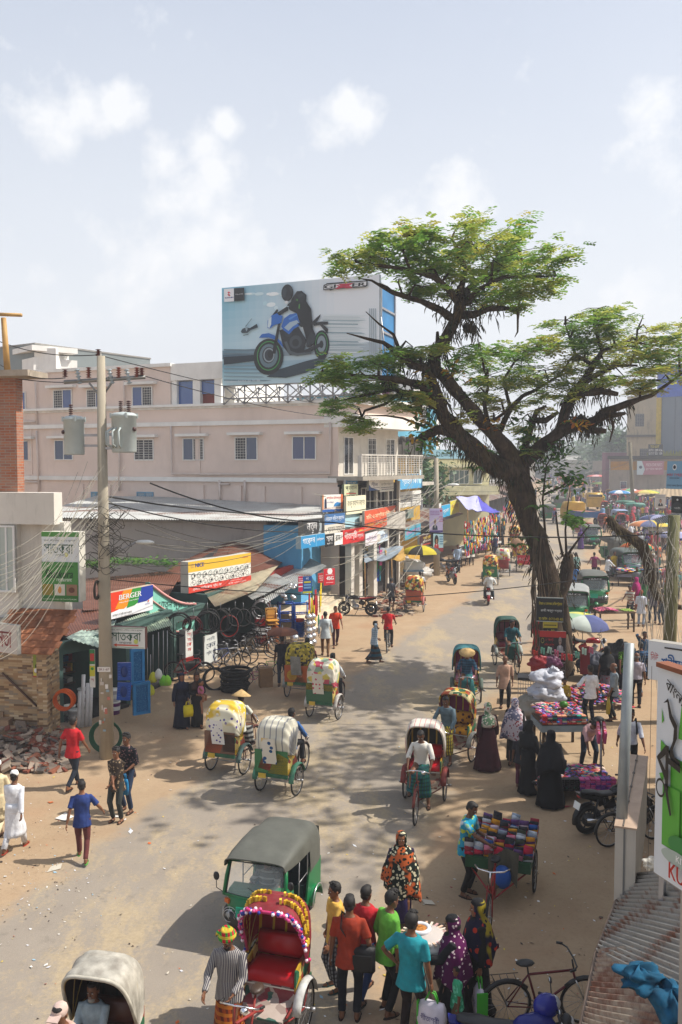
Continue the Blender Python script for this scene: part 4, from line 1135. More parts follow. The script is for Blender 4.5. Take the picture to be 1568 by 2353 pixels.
for k in range(8):Wf.box(b,-.05,Wf.L+.25,7.0+.12*k,7.025+.12*k,1.37,1.41)
Wf.box(b,-.08,-.02,6.92,7.95,1.2,1.42);Wf.box(b,-.1,Wf.L+.28,7.95,8.01,1.34,1.44)
b.build('balcony_railing',pink)
for s0,s1 in((.55,1.5),(5.0,6.0)):window(pink,Wf,s0,7.0,s1,8.9,px=False,lintel=False,gl=(.05,.06,.08))
window(pink,Wf,3.0,6.75,3.9,8.9,px=False,lintel=False,gl=(.4,.38,.34),name='balcony_door',grille='a')
b=MB(mat('#d2ccc0',.5,var=.08,dirt=.2))
for s_ in(-.1,.7,Wf.at(826,1300)[0]):Wf.box(b,s_-.16,s_+.16,0,3.5,.6,.95)
for s_ in(3.6,4.9,6.2):Wf.box(b,s_-.07,s_+.07,0,6.6,.1,.25)
Wf.box(b,-.2,Wf.at(840,1250)[0],3.5,3.9,.3,.9);b.build('pier',pink)
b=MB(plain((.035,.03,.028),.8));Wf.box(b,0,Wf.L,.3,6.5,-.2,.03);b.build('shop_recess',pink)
b=MB(mat('#b9b4aa',.7));Wf.box(b,.1,Wf.L,4.0,4.9,.35,.5);b.build('parapet',pink)
for s0 in(.3,2.3,4.4):window(pink,Wf,s0,5.0,s0+1.4,6.3,px=False,lintel=False,gl=(.1,.12,.14),mull=2)
Wu=Wall(Wp.A+V((0,0,0)),Wp.pt(Wp.at(391,900)[0],0));zt=ZV(842,uy(Wu.B.y))
b=MB(pm);Wu.box(b,0,Wu.L,10.55,zt,-9,-.02);b.build('top_storey',pink)
b=MB(trim);Wu.box(b,-.1,Wu.L+.1,zt,zt+.18,-9,.1)
s510=Wp.at(512,880)[0];Wp.box(b,Wu.L,s510,zt-.75,zt+.14,-7,-.05);b.build('top_parapet',pink)
b=MB(trim);Wp.box(b,Wu.L+.02,Wu.L+.35,10.57,zt-.75,-.4,-.1);s_a=Wp.at(442,880)[0];Wp.box(b,s_a-.05,s_a+.4,10.57,zt-.75,-.5,-.12);s_b=Wp.at(490,880)[0];Wp.box(b,s_b,s_b+.4,10.57,zt-.75,-.5,-.12)
Wp.box(b,Wu.L,s510,10.57,zt-.75,-7,-1.2)
b.build('penthouse_column',pink)
b=MB(glass((.03,.08,.26),.05));Wp.box(b,Wu.L+.35,s_a-.05,10.6,zt-.8,-.35,-.3);Wp.box(b,s_a+.4,s_b,zt-1.5,zt-.8,-.35,-.3);b.build('glazing',pink)
b=MB(mat('#7a3026',.5));sd=Wp.at(464,900)[0];Wp.box(b,sd-.5,sd+.5,10.58,12.3,-.5,-.4);b.build('roof_door',pink)
for(a,b_,c,d),g_ in(((80,578,162,705),None),((335,563,452,700),'l'),((545,560,660,693),'l'),((830,543,957,683),'r')):
 window(pink,Wu,*c1(a,b_),*c1(c,d),grille=g_,gl=(.03,.06,.2),lintel=a>100)
pipe(pink,Wu,[c1(218,515),c1(228,780)]);pipe(pink,Wu,[c1(775,505),c1(778,700)])
adopt(pink)
Wb=WallUV(-60,84,86,78);bb_=block('rear_building','grey and white concrete block rising behind the beige pink building',Wb,12,0,ZV(797,80),plaster('#7d8585',.3,vs=.3))
Wc=WallUV(82,77,182,80);b=MB(trim);Wc.box(b,0,Wc.L,0,ZV(826,79),-6,0);Wc.box(b,-.3,Wc.L*.95,ZV(812,79),ZV(800,79),-6,.5);b.b2((Wc.A.x,Wc.A.y+.2,10),(Wc.B.x-1,Wc.B.y+5,ZV(805,79)));b.build('white_wing',bb_);adopt(bb_)
def MP(p):k=fy(p[1])/p[1];return(p[0]*k,p[1]*k)
Wn=Wall(MP((-14.5,25.6)),MP((-8.15,24.4)))
cor=block('corner_building','white corner building with stone tiled ground floor and brick pier on top',Wn,.7,0,3.3,stone_tile())
wh=plaster('#cfcac0',.5,vs=.6,streak=.2)
b=MB(wh);s1=Wn.at(36,1300)[0];Wn.box(b,0,s1,3.3,6.2,-.5,-.1);Wn.box(b,s1,Wn.at(104,1300)[0]+.4,3.3,6.0,-.7,-.3)
Wn.box(b,0,Wn.at(124,1160)[0],ZV(1205,24.5),ZV(1132,24.5),-.45,.0);b.build('upper_wall',cor)
b=MB(brick(1.0));Wn.box(b,0,Wn.at(22,1000)[0],ZV(1132,24.8)+.002,ZV(866,24.8),-.7,-.35);b.build('brick_pier',cor)
b=MB(mat('#a09484',.9,var=.2,bump=.5));Wn.box(b,0,Wn.at(75,860)[0],ZV(866,24.6),ZV(852,24.6),-.8,.25);b.build('slab',cor)
b=MB(mat('#b08a50',.6,var=.2));p0=P(17,852,24.6);p1=P(8,730,24.6);b.tube([p0,p1],[.09,.07],8);b.tube([P(-10,722,24.5),P(50,724,24.4)],.05,5);b.build('bamboo_post',cor)
window(cor,Wn,-5,1207,34,1360,lintel=False,gl=(.35,.42,.40),frame='#d8d8d4')
rt=MB(mat('#b0724e',.8,var=.25,vs=4))
for i in range(13):
 for j in range(7):
  a=i/12;s_=Wn.at(45,1450)[0]+(Wn.L-Wn.at(45,1450)[0]+.9)*a-.2+(.09 if j%2 else 0)
  c=Wn.pt(s_,3.55-.13*j+.05,-.05+.20*j);rt.box(c,(.26,.24,.025),rz=math.atan2(Wn.d.y,Wn.d.x),rx=R(30))
rt.build('roof_tile',cor)['kind']='stuff'
b=MB(mat('#5a4032',.6));b.tube([Wn.pt(Wn.at(8,1545)[0],Wn.at(8,1545)[1],.06),Wn.pt(Wn.at(88,1622)[0],Wn.at(88,1622)[1],.06)],.03,5);b.build('handrail',cor)
b=MB(stone_tile());b.b2((Wn.B.x-.15,Wn.B.y-.35,0),(Wn.B.x+.12,Wn.B.y+.05,3.25));b.build('corner_pier',cor)
adopt(cor)
def corr(mb,a,b,c,d,pitch=.09,amp=.018,nb=6,sag=0.0):
 """corrugated sheet a,b (upper edge) d,c (lower edge); ridges run from upper to lower edge"""
 a,b,c,d=map(V,(a,b,c,d));n=max(6,int((b-a).length/pitch*4));n=min(n,420)
 nrm=(b-a).cross(d-a).normalized();nrm=nrm if nrm.z>0 else-nrm
 vs=[];L=(b-a).length
 for j in range(nb+1):
  for i in range(n+1):
   x=i/n;y=j/nb;p=a.lerp(b,x).lerp(d.lerp(c,x),y)
   h=amp*math.sin(2*math.pi*x*L/pitch)+.03*noise.noise(V((x*L*.8,y*2,a.x)))
   vs.append(p+nrm*h)
 fs=[(j*(n+1)+i,j*(n+1)+i+1,(j+1)*(n+1)+i+1,(j+1)*(n+1)+i)for j in range(nb)for i in range(n)]
 o=len(vs);vs2=[p-nrm*.008 for p in vs]
 mb.add(vs,fs,True);mb.add(vs2,[f[::-1]for f in fs],True)
Ws=WallUV(110,45,612,42.6);shed=block('storage_shed','long grey cement shed under a low tin roof behind the shops',Ws,7,0,ZV(1203,43),plaster('#9b9792',.5,vs=.5,streak=.5,sc_='#5c5a58'))
Wx=WallUV(606,42.5,692,42.2);b=MB(plaster('#5b9cc4',.2));Wx.box(b,0,Wx.L,0,ZV(1208,42),-5,.05);b.build('blue_end_wall',shed)
b=MB(tin('#c4c6c3',.08,vs=.3));z_=ZV(1197,42)
corr(b,Ws.pt(-1,z_+.75,-7),Ws.pt(Ws.L+2.4,z_+.62,-7),Ws.pt(Ws.L+2.4,z_,.45),Ws.pt(-1,z_+.02,.45),pitch=.12,amp=.03,nb=3);b.build('tin_roof',shed);adopt(shed)
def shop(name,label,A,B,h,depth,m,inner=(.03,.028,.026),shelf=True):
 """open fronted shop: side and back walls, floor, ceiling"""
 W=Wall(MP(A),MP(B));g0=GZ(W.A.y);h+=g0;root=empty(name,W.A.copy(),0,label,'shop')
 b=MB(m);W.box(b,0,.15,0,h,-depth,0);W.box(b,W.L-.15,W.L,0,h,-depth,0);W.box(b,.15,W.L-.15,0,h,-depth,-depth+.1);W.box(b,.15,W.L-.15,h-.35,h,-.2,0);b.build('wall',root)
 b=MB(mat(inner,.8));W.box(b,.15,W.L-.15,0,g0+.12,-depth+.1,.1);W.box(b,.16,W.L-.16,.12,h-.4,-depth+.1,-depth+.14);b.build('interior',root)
 if shelf:
  cs=('#8a2a2a','#2a5a8a','#c9a030','#e0dccf','#2f6b3c','#b05a20','#6a6a70','#191919')
  for k in range(4):
   b=MB(mat('#5a4633',.7));z=g0+.5+k*(h-g0-1)/4;W.box(b,.2,W.L-.2,z,z+.04,-depth+.15,-depth+.55);x=.25
   while x<W.L-.4:
    w_=rnd.uniform(.1,.28);hh=rnd.uniform(.12,(h-g0-1)/4-.08);b.mat(plain(rnd.choice(cs),.5));W.box(b,x,x+w_,z+.04,z+.04+hh,-depth+.2,-depth+.45);x+=w_+rnd.uniform(.01,.08)
   b.build('shelf',root)
 return root,W
teal=plaster('#48605a',.5)
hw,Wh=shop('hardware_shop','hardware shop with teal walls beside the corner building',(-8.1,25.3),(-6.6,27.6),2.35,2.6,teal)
b=MB(tin('#a9bdb0',.12,vs=1.0));corr(b,P(205,1442,27.8),P(268,1425,28.2),P(240,1492,26.2),P(150,1466,24.8),pitch=.1,nb=3);b.build('awning',hw)
b=MB(tin('#8a5a45',.8,vs=1.0));corr(b,P(110,1405,29),P(250,1395,30),P(250,1440,27.5),P(150,1462,26),pitch=.1,nb=3);b.build('tin_roof',hw);adopt(hw)
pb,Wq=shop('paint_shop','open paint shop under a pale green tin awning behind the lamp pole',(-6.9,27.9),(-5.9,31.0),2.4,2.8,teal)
b=MB(tin('#a8b8a0',.15,vs=1.2));corr(b,P(272,1432,29.4),P(372,1393,31.5),P(397,1437,30.0),P(290,1466,27.6),pitch=.1,nb=3);b.build('awning',pb)
b=MB(tin('#9a7260',.7,vs=.8));corr(b,P(190,1330,38),P(420,1310,38),P(372,1398,31.5),P(190,1402,29),pitch=.1,nb=4);b.build('tin_roof',pb);adopt(pb)
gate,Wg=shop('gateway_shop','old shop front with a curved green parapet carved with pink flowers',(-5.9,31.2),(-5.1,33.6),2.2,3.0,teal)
gm=plaster('#86c9b6',.2,vs=1.5)
Wg2=WallUV(344,30.6,448,33.0,1400);b=MB(gm);pts=[]
for k in range(25):
 u=344+(448-344)*k/24;vt=1340+44*(1-math.cos(min(1,k/18)*math.pi/2*1.0))*1.0 if k<18 else 1384+2*(k-18)*.2
 vt=1338+46*math.sin(min(1,(k/24)*1.15)*math.pi/2);pts.append(Wg2 .at(u,vt))
low=[Wg2 .at(448,1455),Wg2 .at(375,1452),Wg2 .at(352,1425),Wg2 .at(344,1418)]
b.prism([(p[0],p[1])for p in pts+low][::-1],.18,M=Wg2 .M@Matrix.Translation((0,0,-.18)))
o_=b.build('curved_parapet',gate)
b=MB(mat('#c98f8a',.7));b.tube([Wg2 .pt(p[0],p[1]-.06,.03)for p in pts],.05,5);b.tube([Wg2 .pt(p[0],p[1]-.55,.02)for p in pts],.03,4);b.tube([Wg2 .pt(q[0],q[1]+.03,.02)for q in low],.035,4)
b.mat(mat('#d0b0a0',.7))
for k in range(9):
 s_,z=Wg2 .at(356+k*10,1424+3*math.sin(k*2));b.tube([Wg2 .pt(s_-.16,z-.1,.02),Wg2 .pt(s_-.05,z+.08,.03),Wg2 .pt(s_+.08,z-.06,.03),Wg2 .pt(s_+.18,z+.08,.02)],.018,4)
 for q in range(6):b.sph(Wg2 .pt(s_+.06*math.cos(q*1.05),z+.06*math.sin(q*1.05),.02),(.04,.025,.04),6,4)
b.build('flower_relief',o_)
b=MB(mat('#1c3a34',.7))
def bn(s):
 out=[];pre='িেৈ';cons=lambda c:'ক'<=c<='হ' or c in 'ড়ঢ়য়ৎ'
 s=s.replace('ো','ো').replace('ৌ','ৌ');i=0
 for ch in s:
  if ch in pre:
   j=len(out)-1
   while j>1 and out[j-1]=='্':j-=2
   out.insert(max(j,0),ch)
  else:out.append(ch)
 return ''.join(out)
s_,z=Wg2 .at(405,1398);add_text(b,bn('খাতুন ম্যানশন'),s_,z+.1,1.9,.30,Wg2 .M@Matrix.Translation((0,0,.01)),rot=-.14);b.build('lettering',o_);adopt(gate)
cyc,Wy=shop('cycle_shop','cycle shop hung with tyres under a long pale tin awning',(-5.1,33.8),(-3.3,39.0),2.45,3,teal)
b=MB(tin('#b3a88e',.22,vs=1.2,rc='#7a5138'));corr(b,P(462,1352,35.5),P(640,1300,40),P(588,1358,36.5),P(494,1394,32.2),pitch=.1,nb=4);b.build('awning',cyc)
b=MB(tin('#8a6252',.75,vs=.8));pk=P(540,1232,44)
corr(b,pk,P(545,1232,44),P(640,1300,40.3),P(470,1345,36.5),pitch=.12,nb=5);corr(b,P(400,1300,42),pk,P(500,1330,37),P(352,1342,36),pitch=.12,nb=4)
corr(b,pk,P(590,1262,46),P(652,1290,43),P(640,1300,40.4),pitch=.12,nb=3)
b.build('rusty_roof',cyc)
b=MB(tin('#3a3a3c',.1));b.add([P(352,1344,36.2),P(545,1236,44.5),P(470,1346,36.4)],[(0,1,2)]);b.add([P(352,1344,36.2),P(352,1400,36.2),P(470,1400,36.2),P(470,1346,36.2)],[(0,1,2,3)]);b.build('gable',cyc);adopt(cyc)
crk,Wk=shop('crockery_shop','crockery shop under a bright tin roof beside the tiled steps',(-3.2,39.3),(-2.0,43.0),2.6,3,plaster('#9a3a34',.3))
b=MB(tin('#b7b8b4',.08,vs=.8));corr(b,P(590,1302,42),P(690,1272,46),P(752,1300,43),P(610,1388,35.8),pitch=.1,nb=4);b.build('awning',crk)
b=MB(tin('#aeb0ac',.15,vs=.9));corr(b,P(520,1330,38.5),P(606,1300,41),P(668,1337,39),P(580,1378,35.3),pitch=.1,nb=4);b.build('awning',crk);adopt(crk)
stp=MB(mat('#cdbfa6',.6,var=.1,dirt=.25,vs=1.5));sa,sb=G(735,1452),G(880,1352)
Wt=Wall(sa,sb)
for k in range(5):Wt.box(stp,0,Wt.L,0,GZ(sa.y)+.16*(k+1),-6,-.34*k)
so_=stp.build('steps',loc=(0,0,0));tag(so_,'cream tiled steps climbing to the cloth shops','steps')
def simple(name,label,u0,y0,u1,y1,vt,m,depth=8,cat='building',wins=(),vtR=None,group=None):
 W=WallUV(u0,y0,u1,y1);r_=block(name,label,W,depth,0,ZV(vt,y0),m,cat,group=group)
 for w_ in wins:window(r_,W,*w_[:4],**(w_[4]if len(w_)>4 else{}))
 return r_,W
yb,Wyb=simple('arcaded_building','old yellow building with pointed arches under a carved black parapet',878,58,966,66,1052,plaster('#c9a24a',.35))
b=MB(plaster('#4e4a44',.5,vs=2));zc=ZV(1052,58)
for k in range(7):
 s_=Wyb.L*k/6;Wyb.box(b,s_-.22,s_+.22,zc+.1,zc+1.15,-.2,.1);b.sph(Wyb.pt(s_,zc+1.2,0),(.24,.2,.22),6,5)
 if k<6:Wyb.box(b,s_+.22,s_+Wyb.L/6-.22,zc+.1,zc+.85+.15*(k%2),-.12,.05)
Wyb.box(b,-.5,Wyb.L+.5,zc-.02,zc+.12,-.3,.9);b.build('carved_parapet',yb)
b=MB(plain((.12,.09,.05),.8))
for k in range(4):
 s_=Wyb.L*(k+.5)/4;z0=zc-1.5
 b.prism([(s_-.45,z0),(s_+.45,z0),(s_+.45,z0+.7),(s_+.2,z0+1.0),(s_,z0+1.4),(s_-.2,z0+1.0),(s_-.45,z0+.7)],.02,M=Wyb.M)
b.build('arch',yb);b=MB(mat('#b9b2a6',.8));Wyb.box(b,-.5,Wyb.L+.5,zc-1.75,zc-1.55,0,1.0);b.build('balcony_floor',yb);adopt(yb)
bl_,Wbl=simple('blue_building','tall sky blue apartment block seen behind the tree branches',893,74,1003,84,905,plaster('#5f9db4',.12,vs=.3),wins=((948,935,980,972,dict(gl=(.1,.3,.22),grille='r')),(934,1010,962,1040,dict(gl=(.08,.2,.16)))))
b=MB(trim);Wbl.box(b,Wbl.L*.75,Wbl.L+3,0,ZV(870,80),-7,-1);b.build('pale_wing',bl_);adopt(bl_)
p2_,Wpp=simple('plum_building','narrow plum coloured building edge behind the billboard frame',874,69,902,69,870,plaster('#7d4566',.2));adopt(p2_)
dw,Wd=simple('cream_office','cream two storey office with dark strip windows behind the second pole',985,80,1125,84,1052,plaster('#c2bc98',.25),wins=((1004,1080,1020,1112,dict(gl=(.04,.08,.08),lintel=False)),(1032,1080,1078,1113,dict(gl=(.04,.09,.09),lintel=False,mull=3)),(1088,1080,1108,1112,dict(gl=(.04,.08,.08),lintel=False))))
b=MB(mat('#b5b08c',.8));Wd.box(b,-.5,Wd.L,ZV(1138,80),ZV(1118,80),0,1.3);Wd.box(b,-.5,Wd.L,ZV(1074,80),ZV(1067,80),0,.8);b.build('balcony',dw);adopt(dw)
for i,(u0,y0,u1,y1,vt,c,lb)in enumerate([(838,56,880,60,1130,'#a8a294','two storey shophouse with white signs beside the pink building'),(880,61,960,68,1150,'#9c968a','low shophouse under the sky blue shop sign'),(955,69,1010,80,1178,'#8f8a7c','grey low stall row behind the striped advertising umbrella'),(1010,84,1075,96,1150,'#a29a86','dusty market shed behind the blue tarpaulin'),(1075,98,1125,116,1130,'#b08a7a','pinkish shop row past the blue tarpaulin'),(1125,120,1175,150,1112,'#9a9488','distant low shop row left of the tree trunk'),(1175,155,1215,210,1095,'#a8a08f','farthest low shop row hidden behind the tree trunk')]):
 r_,W_=simple('shop_row',lb,u0,y0,u1,y1,vt,plaster(c,.4),depth=7)
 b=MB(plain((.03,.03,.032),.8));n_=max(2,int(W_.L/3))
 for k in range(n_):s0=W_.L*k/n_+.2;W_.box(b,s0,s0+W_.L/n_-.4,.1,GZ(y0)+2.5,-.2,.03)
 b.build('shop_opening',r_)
 b=MB(tin('#8d8a80',.5));gz_=GZ(y0);corr(b,W_.pt(-.2,gz_+3.3,0),W_.pt(W_.L+.2,gz_+3.3,0),W_.pt(W_.L+.2,gz_+2.7,1.9),W_.pt(-.2,gz_+2.7,1.9),pitch=.25,amp=.03,nb=2);b.build('awning',r_)
 for k in range(max(1,int(W_.L/3))):
  s0=W_.L*(k+.3)/max(1,int(W_.L/3));window(r_,W_,s0,4.0,s0+1.0,5.0,px=False,lintel=False)
 adopt(r_)
def fr_(y):return uy(fy(y)*1.95)
cr,Wcr=simple('weathered_building','weathered cream four storey building beside the blue wall advertisement',1440,fr_(89),1512,fr_(88),912,plaster('#b9a888',.75,vs=.5,sc_='#3c382f'),4,wins=((1461,951,1481,980,dict(gl=(.05,.06,.07),lintel=False,grille='a',frame='#5a5a58')),(1471,1031,1490,1062,dict(gl=(.05,.06,.07),lintel=False,grille='a',frame='#5a5a58'))))
b=MB(plaster('#5e564a',.6));Wcr.box(b,-.3,Wcr.L+.1,ZV(1005,fr_(90)),ZV(1000,fr_(90)),0,.35);Wcr.box(b,Wcr.L*.3,Wcr.L+.1,ZV(915,fr_(90)),ZV(900,fr_(90)),-4,-.5);Wcr.box(b,Wcr.L*.45,Wcr.L+.2,ZV(1088,fr_(90)),ZV(1070,fr_(90)),0,.2);b.build('ledge',cr);adopt(cr)
ms,Wms=simple('painted_shophouse','old two storey shophouse carrying the pink paint advertisement',1402,fr_(79),1590,fr_(77),1052,plaster('#9d9080',.55),4,wins=((1426,1106,1441,1123,dict(lintel=False,mull=0)),))
b=MB(plaster('#b5822e',.3))
for u in(1404,1428,1455,1480,1508,1536):s_,z=Wms.at(u,1070);Wms.box(b,s_,s_+1.6,z-.65,z+.65,0,.05)
b.build('yellow_frieze',ms);b=MB(plaster('#3c3a36',.5));Wms.box(b,-.4,Wms.L,ZV(1055,fr_(80)),ZV(1048,fr_(80)),0,.8);b.build('roof_slab',ms)
b=MB(mat('#6b6258',.8));Wms.box(b,-.3,Wms.L,ZV(1144,fr_(80)),ZV(1136,fr_(80)),0,4.2);b.build('canopy',ms)
b=MB(mat('#2c6a94',.6));s_,z=Wms.at(1402,1152);s2,_=Wms.at(1500,1152);Wms.box(b,s_,s2,z-.5,z+.45,.05,.3)
for u in(1404,1430,1456,1482):s_,_=Wms.at(u,1160);Wms.box(b,s_-.25,s_+.25,0,ZV(1160,fr_(80)),.05,.15)
b.build('blue_shopfront',ms)
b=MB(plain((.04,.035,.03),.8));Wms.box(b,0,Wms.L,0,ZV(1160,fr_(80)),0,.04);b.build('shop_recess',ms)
gr=MB(mat('#8a8a40',.9))
for k in range(160):s_=rnd.uniform(Wms.L*.45,Wms.L);h_=rnd.uniform(.3,1.0);p=Wms.pt(s_,ZV(1050,fr_(80))+.15,-rnd.uniform(0,1));gr.add([p,p+V((.25,0,0)),p+V((rnd.uniform(-.2,.3),0,h_))],[(0,1,2)])
gr.build('roof_grass',ms)['kind']='stuff'
adopt(ms)
pk_,Wpk=simple('pink_house','small faded pink house at the left end of the old shophouse',1392,fr_(85),1440,fr_(85),1040,plaster('#86606a',.5),depth=2);adopt(pk_)
ab=block('clad_building','tall building clad in grey sheets with a blue upper wall',WallUV(1507,fr_(80),1620,fr_(76)),8,0,ZV(862,fr_(80)),plaster('#6a7682',.12,vs=.2))
Wab=WallUV(1507,fr_(80),1620,fr_(76));b=MB(mat('#1f4fb0',.6,var=.15));Wab.box(b,.05,Wab.L,ZV(912,fr_(79)),ZV(838,fr_(79)),-8,.1);b.build('blue_wall',ab)
b=MB(mat('#b39a2c',.6));Wab.box(b,0,.8,ZV(1058,fr_(79)),ZV(912,fr_(79)),0,.15);Wab.box(b,0,Wab.L,ZV(1060,fr_(79)),ZV(1052,fr_(79)),0,.16);b.build('yellow_edge',ab)
b=MB(mat('#56606c',.6))
for k in range(5):Wab.box(b,.9+k*2.1,.96+k*2.1,ZV(1050,fr_(79)),ZV(915,fr_(79)),0,.05)
b.build('cladding_joint',ab);adopt(ab)
far=[(1225,420,1300,400,1048,'#a9a9a4'),(1300,400,1362,390,1058,'#9a988c'),(1362,300,1398,290,1060,'#8d8577'),(1330,520,1440,500,1036,'#b9b8b0'),(1140,330,1230,350,1050,'#a59f94')]
for i,(u0,y0,u1,y1,vt,c)in enumerate(far):
 r_,W_=simple('distant_building',['pale hazy block closing the street','hazy flat roofed block right of the road end','brownish two storey block just before the pink house','large pale building faint in the haze','greyish block far left of the road end'][i],u0,y0,u1,y1,vt,plaster(c,.3))
 b=MB(plain((.06,.07,.08),.6))
 for k in range(int(W_.L/3)):
  for z in(4.4,7.4,10.4):
   if z+1.6<ZV(vt,y0):W_.box(b,k*3+.6,k*3+2.0,z,z+1.3,0,.05)
 b.build('window',r_);adopt(r_)
b=MB(plaster('#b5ac9c',.3));b.prism([(10.5,20.2),(7.7,17.5),(7.15,16.6),(6.7,14.9),(6.3,12.5),(6.1,-8),(16,-8),(16,20.2)][::-1],7.0);b.b2((1.2,-8,0),(6.0,-1.2,6.4))
vb=b.build('viewing_building');tag(vb,'building beside the camera whose shade falls over the lower right of the street','building')
BLK='#141416';RED='#c22020';WH='#ececea'
def T(s,cx,cy,w,h,c=BLK,*k):return('t',bn(s),cx,cy,w,h,c)+k
def sgn(label,u0,u1,vt,vb,y0,y1,items,face='#e8e6df',depth=.12,legs=None,cat='sign',group=None,name='shop_sign',back='#a9a79f'):
 A=P(u0,vb,y0);B=P(u1,vb,y1);h=(vb-vt)/F*A.y
 return board(name,label,cat,A,B,h,items,depth=depth,face=face,legs=legs,group=group,back=back)
def small(n,c,y0=.1,y1=.35,seed=0,x0=.08,x1=.92):
 r=random.Random(seed);o=[]
 for i in range(n):
  y=y1-(y1-y0)*(i+.5)/n;h=(y1-y0)/n*.45;x=x0
  while x<x1:
   w_=r.uniform(.02,.07);o.append(('r',x,y-h/2,min(x+w_,x1),y+h/2,c));x+=w_+.015
 return o
def portrait(cx,cy,s,coat='#1a1a20',hair='#101010',skin='#a97c60',asp=1.0):
 return[('p',[(cx-s*.75*asp,cy-s),(cx-s*.65*asp,cy-s*.45),(cx-s*.25*asp,cy-s*.25),(cx+s*.25*asp,cy-s*.25),(cx+s*.65*asp,cy-s*.45),(cx+s*.75*asp,cy-s)],coat),('p',[(cx-s*.12*asp,cy-s*.3),(cx+s*.12*asp,cy-s*.3),(cx,cy-s*.8)],WH),('c',cx,cy+s*.32,s*.34*asp,hair,s*.44),('c',cx,cy+s*.18,s*.29*asp,skin,s*.40),('r',cx-s*.2*asp,cy+s*.2,cx+s*.2*asp,cy+s*.25,'#2a1c14')]
def orn(cx,cy,r,c,asp=1):return[('o',cx,cy,r,r*.25,c,r*asp)]
sgn('white and blue tailors sign with orange edge on steel posts above the shops',741,788,1137,1177,44.5,45.6,[('r',.05,.1,.95,.97,'#f2ece2'),('r',0,0,1,.14,'#2a5fa8'),('r',.9,.14,1,1,'#d8703c'),('r',0,.14,.06,1,'#d88a50'),T('মাস্টার টেইলার্স',.55,.8,.7,.2,RED),T('এন্ড ফেব্রিক্স',.38,.55,.34,.14,'#1c3f8a'),('p',[(.55,.3),(.85,.32),(.9,.5),(.7,.56),(.58,.45)],'#3a88c8'),('p',[(.1,.2),(.2,.2),(.19,.7),(.15,.82),(.11,.7)],'#1c2c4c')]+small(1,'#8a5030',.18,.26,3),legs=((.08,.6),.55))
sgn('cream sign with tall black letters for a fashion corner beside the tailors sign',796,841,1141,1183,45.2,47.6,[T('রংধনু ফ্যাশন কর্ণার',.5,.55,.88,.42,'#26261e')],face='#e4dfbf',back='#d0cbb0')
sgn('small cream and dark sign with red arrows hanging under the balcony',791,823,1113,1139,46.0,47.2,[T('প্রবাল',.5,.62,.82,.5,'#1a2418'),('r',.15,.12,.85,.2,RED),T('ফ্যাশন',.5,.25,.35,.12,'#1a2418')],face='#c9cda6',back='#5f6a50')
sgn('blue and white printing sign tucked behind the arrow sign',795,822,1103,1128,47.0,48.4,[('r',0,0,1,1,'#3d86b8'),T('প্রিন্ট প্রেস',.5,.7,.8,.3,WH)]+small(2,'#e8e8e8',.1,.5,5),face='#3d86b8')
sgn('white and navy computer seal maker sign under the balcony',848,873,1098,1128,48.5,50.2,[('p',[(0,0),(.9,0),(.2,.25),(0,.5)],'#1d4f8a'),T('কম্পিউটার',.5,.8,.8,.16,'#1c2a5a'),T('সীল',.5,.48,.6,.35,'#14245a')]+small(1,'#333344',.15,.25,6))
sgn('pale white hotel sign with two lamps under the right end of the balcony',873,905,1096,1131,50.4,53,[T('হোটেল গার্ডেন',.5,.5,.8,.25,'#3a3a3e')]+small(2,'#555560',.1,.35,7)+[('c',.3,.9,.03,'#fff6d0'),('c',.8,.9,.03,'#fff6d0')],face='#dad8cc')
sgn('sky blue banner with big white letters hung beyond the balcony',912,971,1091,1126,54,60,[('p',[(0,.2),(.2,0),(0,0)],'#8fc0dc'),('c',.9,.8,.08,'#a8d4ea'),T('স্টাইল কিং',.5,.52,.62,.6,WH)],face='#4d9cc8')
sgn('white upright billboard sheet below the sky blue banner',916,968,1131,1168,57,62,small(4,'#3a3a3c',.3,.8,8),face='#d5d3cc')
sgn('dark grey sign with a silver dancer and white letters',697,744,1195,1237,40.5,42.3,[T('অতুল',.42,.5,.5,.6,'#e0e0e0'),('p',[(.72,.1),(.8,.5),(.76,.9),(.9,.7),(.88,.2)],'#9aa4a8')]+small(1,'#aaaaaa',.08,.18,9,.3,.7),face='#2c2f32',depth=.25,back='#77746c')
sgn('bright blue sign with white letters below the dancer sign',692,747,1233,1262,40.0,42.2,[('r',.62,0,.63,1,'#8fd0e8'),T('গার্ডেন',.32,.5,.5,.62,WH),T('ফেব্রিকস',.8,.55,.3,.3,WH)],face='#2387bc',depth=.25,back='#9ab0b8')
sgn('blue and white printing shop sign above the coral cloth sign',746,793,1181,1207,42.8,44.8,[T('ডায়মন্ড লন্ড্রি ফ্যাশন',.5,.5,.9,.6,'#e0e8f0')],face='#38689c')
sgn('cream strip sign with thin black letters',746,793,1207,1233,42.7,44.7,[T('প্রবাল ফ্যাশন',.55,.5,.8,.6,'#3a3830'),('o',.08,.5,.03,.01,'#3a3830')],face='#d0cabc')
sgn('black and white split sign left of the red cloth shop sign',747,788,1228,1257,42.4,44.0,[('r',0,0,.52,1,'#1c1c1e'),T('সাদা',.26,.62,.36,.45,WH),T('কালো',.76,.6,.38,.5,BLK),T('ফ্যাশন',.26,.2,.3,.18,WH)])
sgn('red cloth shop sign with large white letters over the tiled piers',788,838,1219,1252,44.0,46.6,[T('গীতাশ্রী',.36,.52,.56,.66,WH),T('বস্ত্রালয়',.8,.4,.28,.32,WH),('p',[(.72,.75),(.95,.72),(.95,.82),(.75,.88)],'#e0a020')],face='#c41f1f',back='#8a2018')
sgn('pale blue empty sign panel right of the printing sign',793,827,1176,1214,45.4,47.2,[],face='#a8ccd4')
